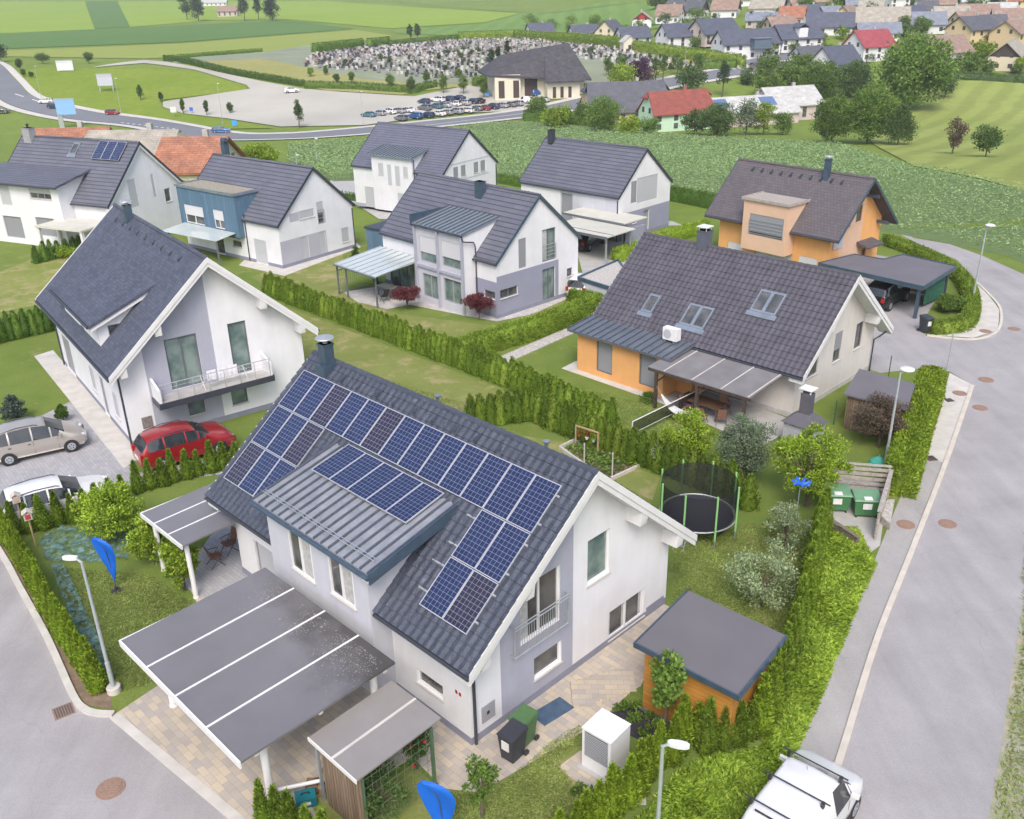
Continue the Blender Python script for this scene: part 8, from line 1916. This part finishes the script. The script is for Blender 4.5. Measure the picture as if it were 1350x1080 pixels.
b = MB(); b.hexa([(-2.6, -1.9, 2.9), (0, -1.9, 5.05), (0, 2.9, 5.05), (-2.6, 2.9, 2.9), (-2.6, -1.9, 3.1), (0, -1.9, 5.25), (0, 2.9, 5.25), (-2.6, 2.9, 3.1)]); b.hexa([(.001, -1.9, 5.05), (2.6, -1.9, 2.9), (2.6, 2.9, 2.9), (.001, 2.9, 5.05), (.001, -1.9, 5.25), (2.6, -1.9, 3.1), (2.6, 2.9, 3.1), (.001, 2.9, 5.25)]); b.build('roof', RD['pale'], t); b = MB(); b.box(-.5, .5, -1.66, -1.601, 0, 2.2); b.build('door', DKW, t)
# graves
def grave_mesh(k):
    b = MB(); rr = random.Random(k); b.box(-.55, .55, -.95, .95, 0, .28); hh = rr.uniform(.6, 1.0); b.box(-.42, .42, .74, .92, .28, .28+hh, 1)
    if k % 2: b.box(-.3, .3, -.6, .1, .281, .40, 2)
    sets = [(BLACK, BLACK), (CONC, CONC), (MATS['granite_dark'] if 'granite_dark' in MATS else CONC, BLACK), (mat('granite_grey', (.22, .23, .26), .4, .2, 8), mat('granite_dark', (.06, .065, .08), .3, .2)), (CONC, mat('marble', (.48, .47, .46), .5)), (MATS['granite_dark'] if 'granite_dark' in MATS else BLACK, MATS['granite_grey'])]
    s = sets[k % 6]; return b.mesh('grave', [s[0], s[1], mat('grave_flowers', (.20, .22, .14), .8, .5, 9, col2=(.40, .26, .26))])
GM = [grave_mesh(k) for k in range(6)]; GL = ['black polished gravestone in the cemetery', 'pale gravestone with white headstone in the cemetery', 'grey gravestone with black headstone in the cemetery', 'grey granite gravestone with flowers in the cemetery', 'pale marble gravestone in the cemetery', 'dark granite gravestone with flowers in the cemetery']
cp_ = np.array([(p.x, p.y) for p in gp([(400, 88), (412, 74), (480, 64), (560, 56), (690, 52), (800, 64), (890, 80), (960, 86), (1000, 93), (905, 92), (840, 92), (790, 80), (700, 75), (655, 92), (645, 104), (560, 104), (480, 96)])])
rng = np.random.default_rng(4); lo, hi = cp_.min(0), cp_.max(0); gx, gy = np.meshgrid(np.arange(lo[0], hi[0], 1.6), np.arange(lo[1], hi[1], 3.1)); gx = gx.ravel()+rng.normal(0, .15, gx.size); gy = gy.ravel()+rng.normal(0, .10, gy.size)
ins = np.zeros(len(gx), bool)
for i in range(len(cp_)):
    a, b = cp_[i], cp_[(i+1) % len(cp_)]; ins ^= ((a[1] > gy) != (b[1] > gy)) & (gx < (b[0]-a[0])*(gy-a[1])/(b[1]-a[1]+1e-12)+a[0])
ins &= rng.random(len(gx)) < .88; gx, gy = gx[ins], gy[ins]; order = np.argsort(gy); gx, gy = gx[order], gy[order]; gz = T(gx, gy)
for i in range(min(295, len(gx))):
    k = int(rng.integers(6)); o = bpy.data.objects.new('gravestone', GM[k]); COL.objects.link(o); o.location = (gx[i], gy[i], gz[i]+.1); o.rotation_euler = (0, 0, .1+rng.normal(0, .05)); tag(o, GL[k], 'gravestone', 'gravestones of the cemetery')
rest = MB(); mats_ = [BLACK, CONC, MATS['granite_grey'], MATS['marble'], MATS['grave_flowers'], MATS['granite_dark']]
for i in range(295, len(gx)):
    k = int(rng.integers(6)); x, y, z = gx[i], gy[i], gz[i]+.1; rest.box(x-.55, x+.55, y-.95, y+.95, z, z+.28, k); hh = rng.uniform(.6, 1.0); rest.box(x-.42, x+.42, y+.72, y+.94, z+.281, z+.28+hh, int(rng.integers(6)))
if rest.v: tag(rest.build('gravestones', mats_), 'many small gravestones filling the rear of the cemetery', 'gravestones', kind='stuff')
# far hedges
def fh(pts, h, w, lab, m=HEDGE_D, s=1): hedge([G(x, y) for x, y in pts], h, w, lab, m, dens=9, ls=3.4, seed=s, peaks=0)
fh([(414, 70), (478, 63)], 3.2, 2.5, 'dark clipped hedge block at the far left of the cemetery'); fh([(486, 64), (512, 61)], 3.4, 2.5, 'dark clipped hedge block beside the tall conifers', s=2); fh([(514, 62), (610, 53)], 2.2, 2, 'long dark hedge behind the cemetery centre', s=3)
fh([(605, 54), (680, 51), (760, 57), (822, 66)], 3.4, 2.6, 'tall clipped hedge behind the cemetery left of the chapel', THUJA_L, 4); fh([(836, 68), (900, 77), (955, 84), (980, 90)], 3.2, 2.6, 'tall clipped hedge behind the cemetery right of the chapel', THUJA_L, 5)
fh([(218, 80), (300, 97), (400, 114)], 1.6, 1.6, 'long low hedge between cemetery and gravel track', s=6); fh([(402, 116), (470, 118), (545, 123), (560, 118), (575, 115)], 1.8, 1.8, 'low hedge between cemetery lawn and parking lot', s=7); fh([(218, 79), (345, 69)], 1.2, 1.5, 'low hedge at the far side of the gravel track', s=8); fh([(625, 115), (648, 108)], 2.4, 2.2, 'hedge block left of the hall', THUJA_L, 9)
fh([(920, 92), (970, 90)], 2.2, 2, 'dark hedge block before the L-shaped house', HEDGE_D, 10)
fh([(692, 160), (745, 163), (790, 168)], 2.4, 3, 'wild hedge along the corn field left of the yellowish house', LEAF_G, 11); fh([(1060, 76), (1120, 66)], 1.2, 1.5, 'low hedge along the village drive', HEDGE_D, 12); fh([(1215, 100), (1300, 106), (1360, 110)], 1.6, 3, 'garden hedge along the top of the mown meadow', LEAF_DK, 13)
# far trees: (px, foot y, height px, width px, leaf, shape, label)
FT = [(1198, 146, 92, 92, LEAF_G, 'round', 'huge broad green tree beside the mown meadow'), (1095, 190, 60, 52, LEAF_G, 'round', 'round green tree left of the orchard pair at the corn edge'), (1143, 190, 75, 60, LEAF_G, 'round', 'tall orchard tree in front of the huge tree'), (1183, 192, 50, 46, LEAF_DK, 'cone', 'feathery dark tree right of the orchard trees'),
 (1255, 204, 45, 28, LEAF_BRN, 'vase', 'thin brownish tree standing in the corn edge, left of two'), (1299, 208, 38, 38, LEAF_DK, 'vase', 'bare-looking round shrub tree in the corn edge, right of two'), (945, 180, 40, 46, LEAF_DK, 'round', 'dark shrub beside the mint green cottage'), (915, 178, 32, 34, LEAF_DK, 'round', 'dark bush touching the mint green cottage'), (983, 178, 44, 34, LEAF_SV, 'round', 'pale green tree before the barn'), (1006, 178, 46, 30, LEAF_BR, 'round', 'bright green tree before the barn'), (1032, 178, 30, 26, LEAF_G, 'round', 'small tree at the barn corner'),
 (952, 128, 46, 20, SPRUCE, 'cone', 'dark spruce behind the barn'), (910, 122, 34, 36, LEAF_DK, 'round', 'grey-green tree beside the far road bend'), (845, 112, 32, 32, LEAF_PU, 'round', 'dark purple plum tree before the chapel'), (820, 116, 28, 34, LEAF_BR, 'round', 'bright lime bush beside the hall'), (795, 175, 44, 44, LEAF_G, 'round', 'bushy green tree before the brown-grey roof'), (772, 165, 28, 30, LEAF_G, 'round', 'bush left of the brown-grey roof'), (735, 168, 26, 40, LEAF_BR, 'round', 'bright bush at the end of the main road hedge'), (830, 178, 22, 30, LEAF_BR, 'round', 'low bright bush at the corn field edge'), (857, 178, 22, 26, LEAF_G, 'round', 'green bush left of the mint green cottage'), (710, 160, 30, 30, LEAF_G, 'round', 'green bush at the left end of the roadside hedge'),
 (1010, 128, 30, 36, LEAF_G, 'round', 'orchard bush behind the barn, left'), (1040, 118, 34, 40, LEAF_G, 'round', 'orchard tree behind the barn, middle'), (1078, 130, 46, 50, LEAF_G, 'round', 'dense orchard tree behind the round tree'), (1122, 128, 44, 46, LEAF_DK, 'round', 'dense orchard tree left of the huge tree'), (985, 112, 20, 24, LEAF_DK, 'round', 'small dark bush near the far road bend'), (1010, 98, 22, 30, LEAF_G, 'round', 'green bush before the flat dark shed'), (1055, 100, 28, 30, LEAF_G, 'round', 'green tree below the white wing house'), (1085, 92, 22, 26, LEAF_DK, 'round', 'bush beside the white timber gable'), (1245, 130, 30, 24, LEAF_DK, 'round', 'dark bush right of the huge tree'),
 (1275, 98, 24, 40, LEAF_G, 'round', 'rounded village garden tree beside the brown half-hipped roof'), (1290, 76, 18, 34, LEAF_BR, 'round', 'lime green garden tree before the yellow balcony house'), (1345, 98, 22, 20, LEAF_BR, 'round', 'lime bush at the right edge'), (1190, 46, 24, 16, LEAF_G, 'column', 'slim garden tree between beige and blue-grey roofs'), (1215, 46, 22, 22, LEAF_G, 'round', 'garden tree beside the distant village lamp'), (1308, 22, 24, 18, SPRUCE, 'cone', 'spruce beside the large pale roof'), (989, 36, 20, 12, SPRUCE, 'cone', 'small spruce between the white houses'), (1142, 30, 20, 14, SPRUCE, 'cone', 'spruce beside the yellow gable'), (1127, 58, 16, 20, LEAF_G, 'round', 'garden bush between navy and crimson roofs'),
 (1060, 20, 22, 26, LEAF_G, 'round', 'garden tree at the top of the village'), (1110, 14, 20, 26, LEAF_G, 'round', 'garden tree above the yellow gable'), (1030, 28, 16, 18, LEAF_DK, 'round', 'dark garden tree beside the orange roof'), (905, 44, 14, 30, LEAF_G, 'round', 'bushes above the white house left of the pale gable'), (868, 12, 16, 26, LEAF_DK, 'round', 'dark bushes at the field edge above the village'), (1200, 10, 12, 30, LEAF_G, 'round', 'tree clump in the village back row'), (1265, 10, 16, 24, LEAF_G, 'round', 'tree beside the large pale roof'),
 (247, 26, 30, 16, SPRUCE, 'column', 'tall dark spruce left of the farmhouse, first'), (262, 28, 34, 22, SPRUCE, 'cone', 'tall dark spruce left of the farmhouse, second'), (323, 28, 32, 18, SPRUCE, 'cone', 'tall dark spruce right of the farmhouse, first'), (341, 26, 28, 14, SPRUCE, 'cone', 'tall dark spruce right of the farmhouse, middle'), (359, 28, 32, 24, SPRUCE, 'cone', 'tall dark spruce right of the farmhouse, last'), (541, 54, 21, 9, SPRUCE, 'column', 'left narrow conifer behind the cemetery'), (551, 54, 22, 9, SPRUCE, 'column', 'right narrow conifer behind the cemetery'),
 (2, 82, 22, 18, SPRUCE, 'round', 'dark conifer at the left edge of the far meadow'), (57, 84, 12, 16, LEAF_DK, 'round', 'round bush along the far track, left'), (118, 84, 14, 12, LEAF_DK, 'round', 'round bush along the far track, middle'), (27, 95, 16, 9, LEAF_DK, 'column', 'dark young tree in the far meadow, nearest the left edge'), (32, 102, 10, 6, LEAF_DK, 'column', 'small dark young tree beside the taller one in the far meadow'), (42, 103, 8, 5, LEAF_DK, 'column', 'tiny dark young tree in the far meadow'), (186, 133, 20, 8, LEAF_DK, 'cone', 'young tree on the meadow right of the lilac billboard'), (213, 135, 13, 5, LEAF_DK, 'column', 'young tree at the edge of the gravel lot, first'), (242, 150, 18, 5, LEAF_G, 'column', 'pale young tree at the gravel lot edge'), (273, 153, 19, 6, LEAF_DK, 'column', 'young tree on the gravel lot edge, middle'), (304, 150, 14, 7, LEAF_DK, 'column', 'dark young tree by the lot lamp'), (395, 169, 34, 15, LEAF_DK, 'cone', 'larger young tree in front of the white car on the lot'),
 (444, 112, 14, 8, LEAF_DK, 'round', 'small cemetery tree by the lot hedge, first'), (430, 100, 12, 6, LEAF_G, 'column', 'small cemetery tree, second'), (410, 102, 12, 7, LEAF_BR, 'column', 'small bright cemetery tree, leftmost'), (464, 110, 14, 8, LEAF_G, 'column', 'small cemetery tree, third'), (516, 121, 22, 12, LEAF_G, 'round', 'cemetery tree behind the lot hedge, left'), (543, 124, 22, 11, LEAF_DK, 'round', 'cemetery tree behind the lot hedge, right'), (585, 124, 26, 13, LEAF_G, 'round', 'tree at the cemetery gate, left'), (611, 125, 24, 12, LEAF_G, 'round', 'tree at the cemetery gate, middle'), (638, 130, 20, 10, LEAF_G, 'round', 'tree on the parking strip before the hall'), (605, 104, 14, 8, LEAF_G, 'round', 'small tree among the graves near the gate'), (563, 110, 14, 8, LEAF_G, 'round', 'small tree among the graves left of the gate'),
 (648, 95, 30, 9, SPRUCE, 'column', 'dark cypress left of the hall roof, first'), (657, 92, 28, 8, SPRUCE, 'column', 'dark cypress left of the hall roof, second'), (669, 78, 22, 8, SPRUCE, 'cone', 'dark cypress above the hall roof'), (802, 102, 26, 14, HEDGE_D, 'column', 'columnar conifer right of the hall'), (864, 108, 32, 12, HEDGE_D, 'cone', 'pointed cypress in the row beyond the plum tree, left'), (874, 106, 32, 12, HEDGE_D, 'cone', 'pointed cypress in the row beyond the plum tree, right'), (893, 100, 26, 16, HEDGE_D, 'column', 'clipped conifer beside the pointed cypresses'), (920, 94, 22, 14, HEDGE_D, 'column', 'clipped dark conifer before the L-shaped house'), (819, 96, 22, 12, LEAF_G, 'column', 'green tree behind the lime bush')]
for i, (px, py, hp, wp_, m, sh, lab) in enumerate(FT):
    p = G(px, py); s = px_size(p); h_, r_ = hp*s*1.02, wp_*s/2; big = wp_ > 40
    tree('tree', lab, 'tree', p, h_, r_, base=h_*(.10 if sh in ('cone', 'column', 'round') and wp_ > 20 else .25), m=m, shape=sh, nclump=int(170 if big else 48), per=int(60 if big else 40), leaf=max(.26, r_*(.085 if big else .15)), seed=100+i, spread=.30 if big else .38, limbs=5)
vr = random.Random(12)
for i in range(70):
    px = vr.uniform(690, 1350); lo_ = 26 if px < 860 else 6; py = vr.uniform(lo_+6, min(100, 40+(px-690)*.14)); p = G(px, py); s = px_size(p); h_ = vr.uniform(10, 19)*s; r_ = vr.uniform(6, 12)*s
    tree('tree', 'rounded garden tree between the village houses', 'tree', p, h_, r_, base=h_*.12, m=vr.choice((LEAF_G, LEAF_DK, LEAF_G, THUJA_L)), nclump=26, per=26, leaf=.5, seed=400+i, spread=.42, group='garden trees of the village', limbs=3)
for i in range(26):
    px = vr.uniform(420, 900); f = vr.random(); py = 62+f*34; 
    if 640 < px < 800 and py > 72: continue
    p = G(px, py); s = px_size(p); tree('tree', 'small dark tree among the gravestones', 'tree', p, vr.uniform(6, 11)*s, vr.uniform(2.5, 4.5)*s, base=.3, m=LEAF_DK, nclump=16, per=20, leaf=.4, seed=500+i, spread=.42, group='small trees among the graves', limbs=2)
# billboards
def billboard(label, px, py, wpx, hpx, col, legs=2, rz=0, lift=.35):
    p = G(px, py); s = px_size(p); W_, H_ = wpx*s, hpx*s; t = thing('billboard', label, 'billboard', p, rz); z0_ = lift*H_
    b = MB(); b.box(-W_/2, W_/2, -.12, .12, z0_, z0_+H_); o = b.build('board', mat('board_%d' % px, col, .6, .04, .3), t)
    b = MB(); b.box(-W_/2-.15, W_/2+.15, -.16, .16, z0_+H_+.001, z0_+H_+.25); b.build('top_rail', GALV, o)
    for x in ((-W_/2+.3, W_/2-.3) if legs == 2 else (-W_/2+.5,)): b = MB(); b.box(x-.14 if legs == 2 else x-.6, x+.14 if legs == 2 else x+.6, .121, .45, 0, z0_+H_*.9); b.build('leg', GALV, t)
    b = MB(); b.box(-W_/2+.2, W_/2-.2, -.14, -.121, z0_+H_*.84, z0_+H_*.88); b.build('seam', GALV, o); return t
billboard('white billboard on low legs in the far meadow', 87, 95, 21, 12, (.62, .63, .68), 2, .1, .15); billboard('lilac-grey billboard with tall dark legs in the meadow', 141, 122, 19, 14, (.46, .47, .58), 2, .15, .6); billboard('light blue billboard on a thick white post behind the orange roof', 92, 169, 24, 19, (.22, .42, .72), 1, .1, .9)
def sign(label, px, py, hpx, col, sz=.5):
    p = G(px, py); s = px_size(p); h_ = hpx*s; t = thing('road_sign', label, 'sign', p); MB().tube([(0, 0, 0), (0, 0, h_)], .06, 6).build('pole', GALV, t); b = MB(); b.box(-sz, sz, -.08, -.061, h_-2*sz, h_); b.build('sign_plate', mat('sign_%d' % px, col, .5), t)
sign('white road sign at the verge between young trees', 230, 155, 14, (.6, .6, .62), .8); sign('small blue sign on the gravel lot edge', 253, 150, 8, (.05, .12, .5), .5); sign('blue information sign beside the road', 310, 168, 9, (.05, .30, .65), .7); sign('blue parking sign before the plum tree', 835, 112, 18, (.05, .2, .6), .9); sign('blue sign at the tree before the hall', 642, 130, 8, (.05, .25, .65), .5)
# distant cars
FC = [(61, 137, 'hatch', PWHI, -2.9, 'white car on the main road, behind the blue car'), (72, 144, 'hatch', PDBL, -.25, 'dark blue car on the main road beside the blue billboard'), (2, 150, 'sedan', PBLK, .2, 'black car at the left edge of the main road'), (149, 152, 'hatch', PRED, -.2, 'red car on the main road'), (292, 176, 'estate', PBLU, .02, 'blue car on the main road beside the chimney cowl'), (385, 123, 'suv', PWHI, .25, 'white SUV alone on the gravel lot')]
front = [(318, 268, PGRY), (418, 255, PBLU), (505, 246, PDBL), (585, 236, PWHI), (645, 228, PSLV), (710, 220, PSLV), (785, 213, PWHI), (845, 200, PGRY), (910, 196, PRED), (965, 187, PDBL), (1030, 178, PSLV), (1090, 170, PGRY), (1145, 163, PSLV), (1200, 145, PWHI), (1275, 143, PGRY), (1325, 135, PSLV)]
left = [(87, 243, PTEA), (165, 233, PSLV), (235, 222, PWHI), (300, 216, PSLV), (365, 211, PWHI)]; mid = [(487, 195, PGRY), (565, 182, PTEA), (630, 175, PSLV), (700, 166, PWHI), (765, 160, PSLV), (820, 148, PDBL), (865, 144, PBLK)]; back = [(482, 148, PDBL), (580, 137, PWHI), (655, 130, PDBL), (725, 123, PDBL)]
CN = {id(PGRY): 'grey', id(PBLU): 'bright blue', id(PDBL): 'dark blue', id(PWHI): 'white', id(PSLV): 'silver', id(PRED): 'red', id(PTEA): 'teal', id(PBLK): 'black'}
OR = ['first', 'second', 'third', 'fourth', 'fifth', 'sixth', 'seventh', 'eighth', 'ninth', 'tenth', 'eleventh', 'twelfth', 'thirteenth', 'fourteenth', 'fifteenth', 'sixteenth']
for nm, row in (('roadside', front), ('short left-hand', left), ('middle', mid), ('rear', back)):
    for k, (x, y, m) in enumerate(row): FC.append((470+x/5.4, 110+y/5.4, ['hatch', 'sedan', 'estate', 'suv'][(k*7+len(row)) % 4] if not (nm == 'roadside' and k == 13) else 'van', m, 2.55+random.uniform(-.08, .08), '%s parked car, %s from the left in the %s row of the lot' % (CN[id(m)], OR[k], nm)))
FC += [(694, 126, 'van', PWHI, .4, 'white van parked beside the cemetery hall'), (710, 127, 'van', PBLU, .4, 'blue van parked beside the cemetery hall'), (680, 124, 'hatch', PSLV, .4, 'silver car at the hall entrance')]
for (px, py, pr, m, rz, lab) in FC:
    p = G(px, py); p.z += .2; car(lab, 'car', pr, m, p, rz, group='distant parked and driving cars', lowd=True)
# road markings
def dash(a, b, n, w_, off=.10, duty=.5):
    for k in range(n):
        pa, pb = G(*[a[i]+(b[i]-a[i])*k/n for i in (0, 1)]), G(*[a[i]+(b[i]-a[i])*(k+duty)/n for i in (0, 1)])
        drape('road_marking', strip([pa, pb], w_), PAINTW, off)
dash((20, 125), (110, 154), 4, .4); dash((160, 163), (235, 172), 10, .5, duty=.45); dash((560, 167), (690, 151), 1, .3, duty=1)
# ================================================================ air
hz = MB(); hz.box(-1700, 1800, -150, 3200, -16, 90)
ho = hz.build('haze', [], None); ho['kind'] = 'stuff'; ho['label'] = 'thin pale summer haze over the valley'; ho['category'] = 'haze'
hm = bpy.data.materials.new('haze'); hm.use_nodes = True; hn = hm.node_tree.nodes; hl = hm.node_tree.links; hn.clear()
vo = hn.new('ShaderNodeVolumePrincipled'); vo.inputs['Color'].default_value = (.92, .95, 1, 1); vo.inputs['Density'].default_value = .0002; vo.inputs['Anisotropy'].default_value = .1
out = hn.new('ShaderNodeOutputMaterial'); hl.new(vo.outputs[0], out.inputs['Volume']); ho.data.materials.append(hm)
